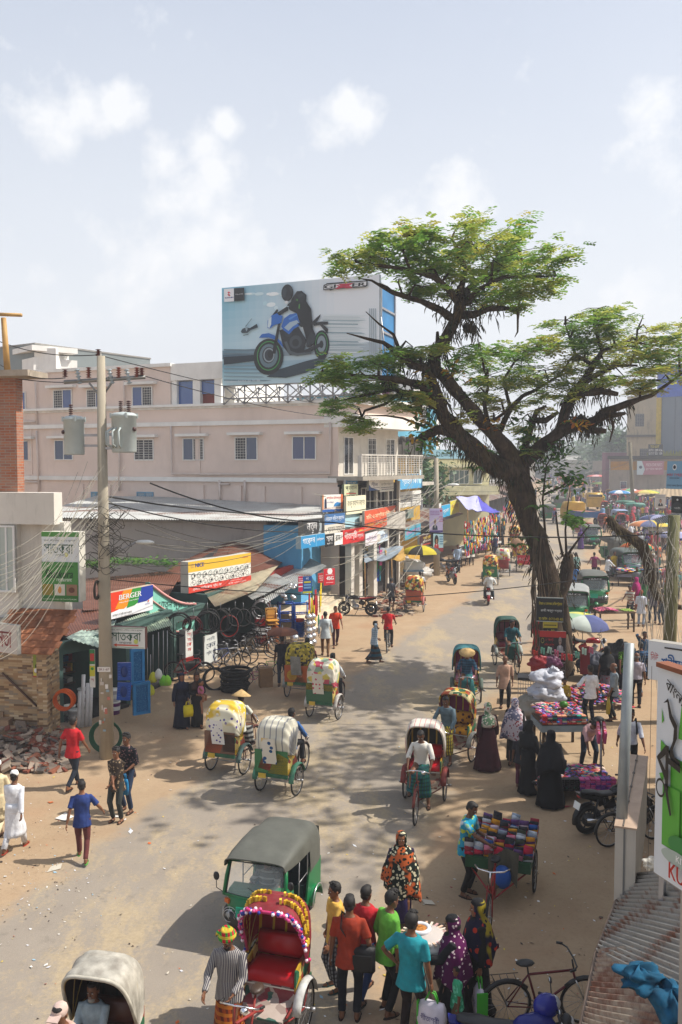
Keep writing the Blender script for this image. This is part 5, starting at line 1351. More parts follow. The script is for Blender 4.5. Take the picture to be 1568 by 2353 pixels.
sgn('long orange banner with yellow lettering along the upper railing',838,912,1174,1222,46.6,54,[T('মনি এ মাস্টার টেইলার্স',.5,.65,.9,.32,'#f0e2b8'),T('নিউ প্যাক সেন্টার',.5,.25,.8,.2,'#f0c050')],face='#c8502a')
for lb,a in(('white sign with violet letters under the long orange banner',(840,868,1227,1256,47,49.5,'#d8d2d8','#6a3a7a','শাড়ী বিতান')),('bluish white sign with blue letters farther along the same row',(867,893,1222,1250,49.6,52.4,'#c2d0d8','#2a4f8a','দি মেডিকেল'))):
 sgn(lb,*a[:6],[T(a[8],.5,.5,.8,.45,a[7])],face=a[6])
sgn('blue and magenta sign with pink letters on the green roofed stall',931,967,1214,1243,56,62,[T('হাসান স্টোর',.5,.5,.84,.5,'#e05a9a')],face='#3f98b0')
sgn('faded grey board on the upper floor left of the second pole',908,951,1178,1200,58,64,[T('হোটেল',.45,.5,.5,.6,'#2c4a44')],face='#77857c')
sgn('dark brown restaurant sign with yellow letters and a red arrow',964,993,1231,1258,57.5,60,[T('মাতৃশ্রী',.6,.7,.6,.36,'#d0b030'),T('জুয়েলারী',.6,.42,.7,.22,'#d8d0c0'),('r',.1,.1,.9,.18,'#b04030')],face='#3a1c1c')
sgn('white banner left end of the three banners above the market stalls',1001,1014,1160,1196,63,66,small(2,'#9a3040',.3,.8,11),face='#dadada')
sgn('cyan banner with white letters above the market stalls',1015,1035,1162,1190,66.5,70,[T('ক্রাফট',.5,.5,.6,.4,WH)],face='#2a9cc8')
sgn('yellow banner with red letters above the market stalls',1035,1056,1152,1184,70.5,76,[T('ফল ভান্ডার',.5,.5,.7,.4,'#a04020')],face='#d6c93a')
o=sgn('pale blue sky sign of a brothers shop high behind the second pole',992,1105,1033,1054,79,82,[T('Dewan Brothers',.52,.5,.85,.55,'#1e3a3c')],face='#8fb8c2')
sgn('pink paint shop advertisement with white letters on the old shophouse',1464,1526,1059,1091,fr_(77.6),fr_(76.8),[('p',[(0,0),(.22,0),(.3,.4),(.18,1),(0,1)],'#b8c8cc'),T('MOON STAR PAINTS',.64,.72,.6,.22,'#d8d0d4'),T('মুন স্টার পেইন্টস',.64,.42,.6,.2,'#d8d0d4'),('c',.14,.55,.06,'#50586a')],face='#a06a78')
sgn('dark blue and teal signboard above the far blue shopfront',1402,1497,1149,1158,fr_(78.2),fr_(77.2),[T('মেসার্স আজাদ স্টোর',.5,.5,.7,.6,'#cfe0ea')],face='#1e5c8c')
sgn('black letting board with yellow letters fixed on the grey cladding',1490,1524,1021,1048,fr_(78),fr_(77.5),[T('TO-LET',.45,.8,.6,.2,'#d8c820'),T('01711 289 436',.5,.5,.9,.2,WH),T('01717 021 109',.5,.22,.9,.2,WH)],face='#1a1c22')
o=board('tyre_sign','tilted light blue tyre shop board sticking up at the right edge','sign',P(1531,1123,26),P(1571,1112,25.5),.78,[('c',.45,.78,.12,'#e8e8e8',.11),('c',.45,.78,.08,'#2a3040',.07),T('MRF TYRES',.5,.5,.9,.1,'#c02828'),T('মেসার্স আলম ট্রেডার্স',.5,.12,.9,.1,'#1a2a4a')]+small(1,'#33405a',.36,.42,12,.2,.8),face='#7ea6c4',tilt=-.05)
o=sgn('round dark shop emblem board at the right edge',1543,1572,1139,1178,27,26.5,[('c',.5,.68,.4,'#20242a',.3),('c',.5,.78,.08,'#c8ccd0',.06),('c',.5,.35,.42,'#3a4248',.3),T('শাড়ী',.5,.28,.5,.16,'#d0d4d8')],face='#2c3238')
sgn('tall white and green restaurant board fixed to the white corner building',98,184,1220,1381,24.2,24.0,[('r',0,.93,1,1,'#4b8a3c'),T('বাংলা, ইন্ডিয়ান খাবার ও জুসবার',.48,.875,.84,.035,'#2a3a2a'),T('সাতকরা',.45,.76,.78,.15,'#174a34'),T('রেস্টুরেন্ট',.52,.67,.3,.035,'#174a34'),('c',.66,.675,.045,'#c8c060',.032),('c',.66,.675,.03,'#dce09a',.02),('r',0,0,.97,.57,'#3f8038'),T('Food & Juicebar',.62,.505,.5,.03,'#17301a'),T('Shatkora',.45,.40,.75,.12,'#16401f',.004,.2),T('restaurant',.6,.315,.4,.045,'#e0e8d8'),('r',.02,.09,.3,.25,'#8a7a2c'),('r',.34,.09,.62,.25,'#c9c6b8'),('r',.66,.09,.95,.25,'#8a6a50'),('c',.48,.17,.05,'#c98a40',.05),('c',.8,.17,.08,'#5a3018',.04),('r',0,0,.97,.075,'#2f6a2c'),T('Station Road, Sreemangal, Cell Phone 01752-942442',.48,.035,.9,.022,'#d8e8c8')],face='#d4d8d8',depth=.35,back='#c5c2b6',legs=((.5,),.05))
sgn('paint brand sign with rainbow splash over the paint shop',254,352,1362,1424,27.6,29.6,[('p',[(0,.25),(.0,1),(.35,1),(.3,.4),(.15,.3)],'#d83a1c'),('p',[(.1,.35),(.3,1),(.55,1),(.45,.45),(.3,.3)],'#e08a18'),('p',[(.36,.3),(.5,1),(.75,1),(.7,.5),(.55,.35)],'#2f8a34'),('p',[(.62,.4),(.72,1),(1,1),(1,.55),(.85,.42)],'#1e3a96'),T('BERGER',.45,.76,.52,.2,WH,.004,.1),T('বার্জার পেইন্টস বাংলাদেশ লিমিটেড',.42,.56,.46,.07,WH),T('মেসার্স চৌধুরী হার্ডওয়্যার',.26,.13,.44,.13,BLK),T('BERGER',.86,.3,.12,.05,'#1e3a96'),('p',[(.86,.37),(.88,.46),(.9,.37)],'#d84a1c')]+small(1,'#777777',.02,.05,14,.1,.5),face='#e6e6e8',depth=.2,back='#b9a58e')
sgn('small white restaurant sign with a red arrow clamped to the concrete pole',251,334,1439,1489,22.75,22.6,[('r',.03,.04,.97,.06,'#2f7a38'),('r',.03,.94,.97,.96,'#2f7a38'),T('বাংলা, ইন্ডিয়ান, চাইনিজ খাবার ও জুসবার',.5,.86,.86,.08,'#22282a'),T('সাতকরা',.48,.56,.82,.42,'#174a34'),T('রেস্টুরেন্ট',.46,.27,.34,.12,'#1a1a1a'),('c',.75,.34,.06,'#b8c060'),('r',.2,.13,.82,.19,'#c04a2a'),('p',[(.13,.16),(.22,.08),(.22,.24)],'#c04a2a')],face='#d0d2cc',depth=.15,back='#6a4038')
sgn('long yellow white and red cycle store sign propped on the rusty tin roof',433,577,1291,1364,33.6,37.4,[('r',0,.66,1,1,'#dfb234'),T('NICE',.17,.86,.13,.13,'#24408a',.003),T('Ajanta',.9,.88,.1,.08,'#c03030'),('p',[(.04,.8),(.08,.8),(.08,.93),(.04,.93)],'#c9a050'),('r',0,0,1,.21,'#cf4232'),T('এনাম সাইকেল স্টোর',.28,.1,.44,.13,WH),T('স্টেশন রোড, শ্রীমঙ্গল',.74,.15,.2,.04,WH),T('মোবা: ০১৭১৬-৭২৩০৭০',.76,.07,.3,.05,WH)]+[('o',.07+.084*k,.54,.028,.006,'#4a6a66',.085)for k in range(11)]+[('o',.07+.084*k,.33,.028,.006,'#6a6a66',.085)for k in range(11)]+[('c',.07+.084*k,.54-.21*(k%2),.013,'#3a3a3a',.04)for k in range(11)],depth=.35,back='#b9b7ac',face='#e2dfd6')
sgn('red telecom poster on a stand by the tiled steps',744,770,1307,1346,38.2,38.6,[('c',.55,.83,.22,WH),T('45G',.55,.42,.62,.22,WH,.02),T('মাত্র ১ টাকা',.5,.64,.7,.08,WH)]+small(1,'#f0d0d0',.12,.2,15,.2,.8),face='#c41c2c',depth=.03)
sgn('small red poster left of the red telecom poster',731,744,1317,1340,38.8,39,small(3,'#f0d0d0',.2,.8,16,.15,.85),face='#b52a2c',depth=.03)
sgn('blue and yellow recharge poster hanging before the crockery shop',696,717,1324,1364,36.4,36.6,[T('4G',.5,.86,.3,.12,WH),('r',.12,.6,.88,.7,'#c0b838'),('r',.12,.44,.88,.54,'#6a9ac8'),('r',.12,.28,.88,.38,'#6a9ac8'),('r',.0,0,1,.12,'#b8b840')],face='#1c4f96',depth=.03)
sgn('pink and red hanging poster left of the blue recharge poster',686,696,1324,1360,36.3,36.4,[('r',0,.55,1,.62,'#f0e8e8'),('r',0,.3,1,.36,'#f0e8e8')]+small(2,'#f0e0e0',.65,.9,17),face='#c42a50',depth=.03)
sgn('vertical white board with red letters at the cycle shop door',427,444,1448,1521,30.6,30.9,[T('সা',.5,.86,.55,.1,RED),T('ই',.5,.70,.5,.1,RED),T('কে',.5,.54,.6,.1,RED),T('ল',.5,.37,.5,.1,RED),('r',0,0,1,.14,'#a83028')],depth=.3,face='#dcdad2')
sgn('leaning white board with dark blue letters inside the cycle shop',470,500,1462,1530,31.6,32.6,[T('সাই',.5,.85,.6,.14,'#26304a'),T('কেল',.5,.62,.7,.16,'#26304a'),T('স্টোর',.5,.38,.7,.16,'#26304a')],depth=.05,face='#c8cac4')
sgn('yellow green portrait poster on the stone tiled wall',77,111,1503,1555,24.4,24.2,[('r',0,.4,1,1,'#8a9a30')]+portrait(.33,.68,.26,asp=1.0)+[('c',.75,.8,.13,'#c8b030'),('c',.2,.3,.12,'#e8e8e8'),T('আব্দুর রহমান',.6,.38,.7,.1,'#b02a30'),T('খুলনা মটরস লিঃ',.5,.2,.8,.09,'#2a2a70'),('r',0,0,1,.05,'#b03030')],face='#d6c850',depth=.015)
sgn('dark faded board over the paint shop door',243,297,1599,1600.1,26,26,[],depth=.01)if 0 else None
sgn('grey board with rounded red lettering at the left edge',-12,40,1430,1497,22.6,22.2,[T('নেতা',.4,.5,.7,.6,'#8a3a3a',.01)],face='#b9b2aa')
sgn('narrow red yellow and white price board beside the concrete pole',207,219,1491,1580,24.0,24.0,[('r',0,.62,1,1,'#2f7a3c'),('r',.1,.7,.9,.9,'#b8322c'),('r',0,.3,1,.58,'#c8c030'),('c',.5,.5,.3,'#3a9a3a',.04),T('স',.5,.2,.6,.07,'#b02020')],face='#d8d6cc',depth=.03)
sgn('black marriage registrar board with yellow letters nailed to the big tree',1233,1295,1371,1428,29.9,29.7,[('r',.01,.01,.99,.03,'#b8c8c8'),('r',.01,.97,.99,.99,'#b8c8c8'),T('বিবাহ ও তালাক রেজিস্ট্রার',.52,.74,.86,.17,'#d0c02c'),T('কাজী আব্দুছ ছত্তার',.55,.46,.78,.15,'#d8dcd8'),T('মোবাইল : 01712-425 435',.54,.14,.9,.14,'#d0c02c')],face='#15171a',depth=.04)
sgn('black and yellow hotel poster in the middle of the tree trunk',1248,1281,1426,1487,29.85,29.8,[('r',0,.74,1,1,'#b8a82c'),('r',0,0,1,.26,'#b8a82c'),T('হোটেল নীলিমা',.5,.56,.96,.24,'#d0c02c'),T('আবাসিক',.5,.36,.4,.08,'#d0c02c')]+small(1,'#2a2818',.8,.9,20)+small(2,'#2a2818',.05,.2,21),face='#17181a',depth=.02)
sgn('large black and red mourning day poster at the foot of the tree trunk',1238,1299,1492,1566 if 0 else 1505,30.1,29.8,[],depth=.01)if 0 else None
board('shop_sign','large black mourning poster with two portraits low on the tree trunk','sign',P(1239,1560,29.8),P(1300,1560,29.6),1.58,[('r',0,.87,1,1,'#b02420'),T('১৫ আগষ্ট',.38,.82,.3,.08,'#d03038'),T('জাতীয় শোক দিবস',.38,.72,.36,.06,'#d03038'),('o',.12,.8,.06,.012,'#b0a040',.055)]+portrait(.78,.76,.17,coat='#9aa0a4',hair='#8a8a8a',skin='#9a8478',asp=1)+portrait(.27,.5,.15,coat='#2a2a2c',skin='#6a5c50')+[T('গভীর শোক ও শ্রদ্ধা',.72,.36,.5,.05,'#d8d8d8'),T('অধ্যাপক মো: রফিকুর রহমান',.52,.2,.9,.06,'#d8d8d8')]+small(3,'#b8b8b8',.42,.62,22,.46,.95)+small(2,'#a8a8a8',.06,.14,23,.15,.9),face='#1b1516',depth=.02)
sgn('lilac portrait poster of a grey haired man tied high on the second pole',987,1018,1168,1226,56,56.2,[('r',0,0,1,.12,'#4a3a78')]+portrait(.42,.4,.26,coat='#1c2c44',hair='#9a9a9a',skin='#8a6a58')+[('c',.85,.9,.08,'#c04048')]+small(3,'#8a5a9a',.72,.92,24,.05,.7)+small(3,'#b04068',.45,.7,25,.68,.95),face='#b8b0d4',depth=.02)
sgn('pale blue portrait poster of a woman below the lilac poster',996,1019,1224,1268,55.9,56.1,[('r',0,0,1,.2,'#8a2c30'),('c',.32,.62,.2,'#141014',.26)]+portrait(.32,.5,.3,coat='#b82838',hair='#141014',skin='#b08060')+small(4,'#2a6a9a',.35,.85,26,.6,.95),face='#a9ccd8',depth=.02)
sgn('weathered portrait poster strip on the crooked right pole',1505,1530,1136,1168,60,60,small(2,'#8a8a8a',.75,.95,27)+portrait(.5,.45,.3,coat='#222222'),face='#b8b4ae',depth=.02)
HA,HB=P(512,886,50.0),P(872,886,46.0);HB.z=HA.z
hw_=(HB-HA).length;hh_=220/F*HA.y
bb2=lambda x:(195-(x-150)*100/1100,860-(x-150)*45/1100)
def q2(x,y):a,b=bb2(x);return((x-150)/1100,(b-y)/(b-a))
def ply(pts,c):return('p',[q2(*p)for p in pts],c)
def el_(x,y,rx,ry,c):cx,cy=q2(x,y);return('c',cx,cy,rx/1100,c,ry/690)
def rg_(x,y,rx,ry,t_,c):cx,cy=q2(x,y);return('o',cx,cy,rx/1100,t_/1100,c,ry/690)
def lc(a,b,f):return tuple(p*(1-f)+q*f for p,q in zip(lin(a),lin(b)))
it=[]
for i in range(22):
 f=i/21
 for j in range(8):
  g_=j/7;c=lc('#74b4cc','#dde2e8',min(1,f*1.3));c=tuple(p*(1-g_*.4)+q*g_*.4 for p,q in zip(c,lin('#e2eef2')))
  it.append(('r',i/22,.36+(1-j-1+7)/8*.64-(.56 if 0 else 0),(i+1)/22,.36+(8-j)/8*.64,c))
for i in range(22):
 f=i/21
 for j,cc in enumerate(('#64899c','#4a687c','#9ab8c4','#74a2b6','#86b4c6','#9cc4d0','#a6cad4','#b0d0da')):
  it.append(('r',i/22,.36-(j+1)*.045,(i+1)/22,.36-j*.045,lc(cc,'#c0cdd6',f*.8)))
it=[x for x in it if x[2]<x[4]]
MIXB=len(it)
r5=random.Random(5)
for k in range(14):x=r5 .uniform(430,760);y=r5 .uniform(160,400);it.append(el_(x*.9-60,max(y*.9,232),r5 .uniform(14,38),r5 .uniform(7,16),lc('#b4d6e2','#eef4f6',r5 .random())))
for k in range(22):
 y=370+k*12;it.append(ply([(870+r5 .uniform(0,30),y),(1120+r5 .uniform(-40,60),y+4),(1120+r5 .uniform(-40,60),y+12),(880,y+8)],lc('#7899a6','#dce6ea',r5 .random())))
for k in range(4):it.append(ply([(1185+k*13,330),(1192+k*13,330),(1194+k*13,660-k*8),(1187+k*13,660-k*8)],'#aab8c0'))
for k in range(9):y=610+k*26;it.append(ply([(165,y),(480+r5 .uniform(-90,60),y+3),(470,y+11),(165,y+9)],lc('#22333f','#8aa4b0',r5 .random())))
it+=[ply([(165,665),(400,650),(400,690),(165,718)],'#1c2a34'),ply([(480,800),(560,750),(760,690),(905,655),(880,700),(760,770),(620,805)],'#2c3c46'),el_(868,578,54,98,'#15181b'),rg_(868,572,42,76,3,'#3f9a4a'),el_(868,572,30,56,'#7d8d96'),el_(868,575,14,26,'#22262a'),el_(495,662,108,126,'#181b1e'),rg_(497,655,84,102,5,'#3c9848'),rg_(497,655,76,94,8,'#15181a'),el_(497,655,66,82,'#5f7680'),el_(497,650,46,58,'#2c343a'),rg_(500,650,40,50,8,'#8a98a0'),el_(510,645,20,26,'#14171a'),ply([(740,620),(870,560),(885,578),(760,645)],'#20262a'),ply([(575,480),(700,440),(765,545),(745,640),(650,650),(600,590)],'#1a1f24'),el_(690,560,44,46,'#39434a'),el_(690,565,24,26,'#15181b'),el_(640,500,26,26,'#2c353b'),ply([(610,560),(640,640),(700,655),(800,640),(800,628),(700,636),(655,620),(628,555)],'#4c565c'),ply([(428,532),(450,507),(500,500),(540,515),(590,560),(605,600),(585,580),(555,548),(500,530),(450,532)],'#1f62b4'),ply([(530,600),(575,395),(590,400),(548,640),(525,640)],'#101418'),ply([(510,395),(560,335),(568,345),(548,385)],'#1a2026'),ply([(490,465),(492,415),(520,380),(565,362),(600,385),(590,430),(540,445),(510,468)],'#1f66bc'),ply([(492,460),(498,405),(520,385),(518,440),(505,465)],'#c8d8e0'),ply([(590,455),(610,400),(650,372),(702,362),(712,415),(730,442),(680,470),(645,508),(605,480)],'#1f62b8'),ply([(610,462),(650,425),(700,410),(716,428),(670,455),(640,485)],'#9fb4c4'),ply([(640,400),(700,370),(705,376),(650,410)],'#4a8ad0'),ply([(560,362),(630,318),(640,324),(640,345),(575,380)],'#14181c'),ply([(700,430),(790,440),(835,395),(864,370),(862,385),(840,420),(800,450),(730,458)],'#1c2126'),ply([(805,430),(870,420),(915,420),(912,440),(880,440),(820,450)],'#252b30'),ply([(870,430),(915,470),(912,505),(890,480),(860,445)],'#22282c'),ply([(720,380),(805,390),(812,470),(828,505),(822,570),(800,592),(770,598),(765,540),(745,470)],'#101418'),ply([(765,590),(820,570),(830,520),(800,490),(775,530)],'#2a3238'),ply([(640,330),(668,262),(700,215),(735,212),(768,240),(766,282),(800,335),(806,400),(795,440),(725,435),(700,365),(655,345)],'#11161a'),ply([(640,300),(700,255),(745,232),(764,255),(740,290),(690,285),(655,320),(632,312)],'#1d252b'),ply([(700,240),(735,225),(750,238),(715,262)],'#2e3940'),ply([(712,330),(716,300),(722,302),(720,334)],'#4a9a3a'),ply([(700,268),(708,272),(706,280),(698,276)],'#5ab03c'),el_(634,226,42,58,'#14191d'),ply([(596,240),(600,205),(622,190),(630,210),(622,250),(605,262)],'#2c373e'),ply([(640,180),(665,195),(668,230),(655,210)],'#2a343a'),el_(628,290,12,10,'#d8dce0'),ply([(298,490),(310,472),(340,462),(365,468),(420,450),(415,438),(424,462),(370,480),(345,500),(305,502)],'#2a3c46'),ply([(330,470),(338,462),(350,470),(340,490)],'#8aa0aa'),ply([(330,455),(378,400),(380,403),(335,460)],'#6d8894'),ply([(315,515),(355,508),(355,512),(316,519)],'#22323a'),ply([(174,203),(248,198),(248,286),(176,291)],'#e4e6ea'),ply([(249,198),(325,193),(326,280),(250,286)],'#17191c'),ply([(212,220),(226,232),(206,232),(224,248),(212,252),(198,240),(218,240),(200,226)],'#c82838')]
def tq(s,x0,y0,x1,y1,c,*k):a=q2(x0,y1);b=q2(x1,y0);return('t',s,(a[0]+b[0])/2,(a[1]+b[1])/2,b[0]-a[0],b[1]-a[1],c)+k
it+=[tq('SUZUKI',182,255,243,268,'#24408a',.0012),tq('Way of Life!',260,230,316,246,'#d8dce0'),tq('Hotline: 01755 66 22 88',184,818,437,842,'#c8d4da',.001),ply([(886,172),(905,165),(905,160),(1180,140),(1178,178),(1165,186),(960,200),(930,210),(925,203),(884,207)],'#15181c'),ply([(893,178),(910,170),(1172,148),(1170,172),(1155,180),(940,196),(890,200)],'#d8dadc'),ply([(985,165),(1090,158),(1040,180),(1085,192),(1040,196),(1015,188),(985,200),(965,200),(1005,180)],'#a81c34'),tq('GI',893,168,965,198,'#1a1d22',.003,.15),tq('XX',968,164,1075,195,'#c03050',.004,.15),tq('ER',1080,153,1162,184,'#1a1d22',.003,.15)]
d_=HB-HA;hy=math.atan2(d_.y,d_.x)
hb=MB(mat('#5a6670',.7));hb.box((hw_/2,.12,hh_/2),(hw_,.2,hh_))
ho_b=hb.build('hoarding',loc=HA,rz=hy);tag(ho_b,'huge rooftop hoarding printed with a black clad rider on a blue motorcycle','billboard')
Mh=Matrix(((1,0,0,0),(0,0,-1,0),(0,1,0,0),(0,0,0,1)));art=MB()
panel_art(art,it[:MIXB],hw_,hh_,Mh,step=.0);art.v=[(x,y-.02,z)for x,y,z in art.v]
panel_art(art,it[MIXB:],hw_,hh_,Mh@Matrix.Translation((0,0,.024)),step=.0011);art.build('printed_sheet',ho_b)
b=MB(steel());zr=10.6-HA.z
for i in range(8):
 x=hw_*i/7
 for y in(.1,1.6):b.tube([(x,y,zr),(x,y,.05)],.05,4)
 b.tube([(x,1.6,zr),(x,.2,hh_*.6)],.04,4)
 if i<7:
  for y in(.1,1.6):b.tube([(x,y,zr),(x+hw_/7,y,0)],.035,4);b.tube([(x+hw_/7,y,zr),(x,y,0)],.035,4)
b.tube([(0,.1,0),(hw_,.1,0)],.06,4);b.tube([(0,.1,zr+.3),(hw_,.1,zr+.3)],.04,4);b.build('truss',ho_b)
b=MB(mat('#2a6d9e',.6,var=.2,vs=.6));q=P(874,800,46.4);e=P(906,800,49);Wz=Wall(q,e);zb,zt_=HA.z+.1,ZV(652,46.5);Wz.box(b,0,Wz.L,zb,zt_,-.15,0)
o2=b.build('side_hoarding');tag(o2,'blue sheet hoarding set at an angle behind the motorcycle hoarding','billboard')
b=MB(steel())
for k in range(5):z=zb+(zt_-zb)*k/4;Wz.box(b,0,Wz.L,z-.05,z+.05,.001,.06)
for s_ in(0,Wz.L):Wz.box(b,s_-.06,s_+.06,zb,zt_,.001,.08)
b.tube([Wz.pt(.3,10.5,-.3),Wz.pt(.3,zb,-.2)],.07,5);b.build('frame',o2)
conc=plaster('#a39a88',.4,vs=1.5,streak=.1)
def pole(label,base,top,r0=.17,r1=.11,m=None,group=None):
 root=empty('utility_pole',base,0,label,'pole',group);b=MB(m or conc);t_=V(top)-V(base);b.tube([(0,0,0),t_*.5,t_],[r0,(r0+r1)/2,r1],12);b.build('shaft',root);return root,t_
PB=G(246,1741);PT=P(232,818,uy(PB.y-.1))
mp,mt_=pole('tall concrete power pole carrying two transformers in the left foreground',PB,PT,.19,.10)
dn=1/2050*PB.y
def pl(u,v,y=None):return P(u,v,uy(PB.y)if y is None else y)-PB
b=MB(mat('#8a8a86',.5,.4));b.tube([pl(147,878),pl(334,866)],.05,4);b.tube([pl(205,880),pl(233,915)],.025,4);b.tube([pl(262,872),pl(235,912)],.025,4);b.tube([pl(230,812),pl(232,880)],.035,5);b.build('crossarm',mp)
def insul(u,v,h=.3,c='#5a2c22',y=None,tilt=0):
 q=MB(mat(c,.35));p=pl(u,v,y);pr=[]
 for k in range(5):pr+=[(.035,h*k/5),(.075,h*(k+.3)/5),(.03,h*(k+.6)/5)]
 q.lathe(pr,10,M=Matrix.Translation(p)@Matrix.Rotation(tilt,4,'Y'));q.build('insulator',mp)
insul(226,818,.18);insul(150,866,.2)
for u in(204,273,315):insul(u,868,.28,'#7a3a26')
for u in(184,258,298):insul(u,882,.4,'#9aa4a8',tilt=-.2)
insul(326,862,.2)
for(u,vt,vb,w_,extra)in((171,962,1045,46,0),(286,954,1040,56,1)):
 cu_=PB.y+.1;r_=w_/2*dn;t=MB(mat('#a9b2b0',.45,var=.08));c0=pl(u,vb);hh=(vb-vt)*dn
 t.lathe([(r_*.93,0),(r_,.03),(r_,hh-.05),(r_*1.06,hh-.04),(r_*1.06,hh),(r_*.8,hh+.05),(.02,hh+.08)],20,c0)
 for a in range(4):t.box(c0+V((r_*1.05*math.cos(a*1.57+.4),r_*1.05*math.sin(a*1.57+.4),hh-.02)),(.05,.05,.12))
 if extra:
  for k in range(4):
   a=R(200+k*22);e=V((math.cos(a),math.sin(a),0));t.tube([c0+e*r_+V((0,0,.12)),c0+e*(r_+.13)+V((0,0,.2)),c0+e*(r_+.13)+V((0,0,hh*.55)),c0+e*r_+V((0,0,hh*.64))],.025,6)
 to=t.build('transformer',mp)
 t=MB(mat('#4a2c28',.4));
 for q in((-.1,.1),(.12,0))[:1+extra]:
  for k in range(6):t.lathe([(.03,0),(.06,.02),(.03,.04)],8,c0+V((q[0],q[1],hh+.06+.05*k)))
 t.sph(c0+V((-r_*.9*(1 if not extra else-1),-.1,hh*.62)),(.06,.09,.06),8,6);t.build('bushing',to)
b=MB(steel());b.box((pl(200,1000)+pl(232,1000))/2,(.5,.06,.06));b.box((pl(200,1024)+pl(232,1024))/2,(.5,.06,.06));b.box((pl(240,998)+pl(262,998))/2,(.35,.3,.06));b.box((pl(240,1030)+pl(262,1030))/2,(.35,.3,.06));b.build('bracket',mp)
b=MB(mat('#8a8a8a',.5));b.tube([pl(243,1287),pl(290,1258),pl(312,1246)],.03,6);lo=b.build('lamp_arm',mp)
b=MB(mat('#c9cbc6',.4));c=pl(333,1246);b.sph(c,(.24,.10,.06),12,7);b.build('street_lamp_head',lo)
b=MB();Mq=Matrix.Translation(pl(242,1535)+V((0,-.20,0)))@Matrix(((1,0,0,0),(0,0,-1,0),(0,1,0,0),(0,0,0,1)))
panel_art(b,[('r',-.14,-.05,.18,.07,'#d8d4cc'),('t','SR1-6F',0.02,.01,.26,.06,'#6a2a20')],1,1,Mq)
for k in range(14):x=r5 .uniform(-.13,.15);y=r5 .uniform(-1.6,-.15);panel_art(b,[('r',x,y,x+r5 .uniform(.03,.1),y+r5 .uniform(.04,.14),('#c9c3b8','#b8aea2','#8aa0a8','#b06a58','#d8d4cc')[k%5])],1,1,Mq,step=.0011+.0004*k)
b.build('pasted_notice',mp)
p2b=G(1004,1322);p2,t2=pole('concrete pole plastered with portrait posters on the left side of the street',p2b,P(1003,1052,uy(p2b.y)),.2,.13)
b=MB(steel());b.tube([P(1006,1125,uy(p2b.y))-p2b,P(1030,1115,uy(p2b.y))-p2b],.04,5);l2=b.build('lamp_arm',p2);b=MB(mat('#cfd1cc',.4));b.sph(P(1042,1114,uy(p2b.y))-p2b,(.38,.14,.1),10,6);b.build('street_lamp_head',l2)
p3b=G(1533,1660);p3,t3=pole('mossy concrete pole wrapped in loose white cable at the right edge',p3b+V((0,0,0)),P(1550,1184,uy(p3b.y)),.2,.16,m=plaster('#6b6a4a',.5,vs=2,streak=.2))
p4b=G(1456,1176);p4,t4=pole('leaning old concrete pole rising among the parked taxis',p4b,P(1448,1015,uy(p4b.y)),.26,.2,m=plaster('#6c6654',.5,vs=2,streak=.2))
ps_=P(1447,1478,10.6);pb5=P(1427,1935,10.3)
p5,t5=pole('pale steel signpost in front of the green and white restaurant board',pb5,ps_,.068,.06,m=mat('#8f9596',.5,.3))
@cached
def leafmat(c,c2,tr=.35):
 m,t=newmat('leaf');vec=t.coord()
 o=t.mix(t.ramp(t.noise(vec,1.3,3),.35,.65),c,c2)
 o=t.mix(t.ramp(t.noise(vec,9,2),.4,.7,(0,0,0),(.4,)*3),o,tuple(x*1.5 for x in col(c)))
 t.out(o,.5,0,.3);tl=t.new('ShaderNodeBsdfTranslucent');t.l.new(o,tl.inputs[0])
 mx=t.new('ShaderNodeMixShader');mx.inputs[0].default_value=tr;t.l.new(t.b.outputs[0],mx.inputs[1]);t.l.new(tl.outputs[0],mx.inputs[2])
 t.l.new(mx.outputs[0],t.n['Material Output'].inputs[0]);return m
@cached
def bark(c='#54463a',c2='#2a211a',sc_=3.0):
 m,t=newmat('bark');v=t.coord(scale=(1,1,.35))
 o=t.mix(t.ramp(t.noise(v,sc_*2,7,.7),.35,.65),c2,c);o=t.mix(t.ramp(t.noise(t.coord(),sc_*.5,4),.5,.7,(0,0,0),(.5,)*3),o,'#5a5238')
 t.out(o,.95,0,.1);t.bump(t.noise(v,sc_*5,6,.7),.9,.05);return m
rt6=random.Random(61)
def spray(mb,c,r,mats,L=.34,pairs=5,ll=.12,lw=.05):
 """one compound leaf: drooping midrib with paired leaflets"""
 a=r.uniform(0,6.283);d=V((math.cos(a),math.sin(a),r.uniform(-.25,.35))).normalized();s=V((-d.y,d.x,r.uniform(-.3,.3))).normalized()
 mb.mat(mats[min(len(mats)-1,int(r.random()**1.6*len(mats)))]);vs=[];fs=[]
 for k in range(pairs):
  p=c+d*(L*(k+.6)/pairs)+V((0,0,-.10*(k/pairs)**2))
  for q in(-1,1):
   e=(s*q+d*.35+V((0,0,r.uniform(-.35,.1)))).normalized();w_=d*lw;o=len(vs)
   vs+=[p,p+e*ll*.5+w_*.5,p+e*ll,p+e*ll*.5-w_*.5];fs.append((o,o+1,o+2,o+3))
 mb.add(vs,fs)
T1=lambda x,y:(706.5+x*.5494,488+y*.5494)
TY=31.5
def tp(x,y,dy=0.0):u,v=T1(x,y);return P(u,v,TY+dy*.8-4.5*min(1,max(0,(1050-y)/800)))
BM=bark();root=empty('rain_tree',G(1272,1556),0,'huge old leaning tree with shaggy fern covered limbs standing at the right road edge','tree')
TB=root.location.copy()
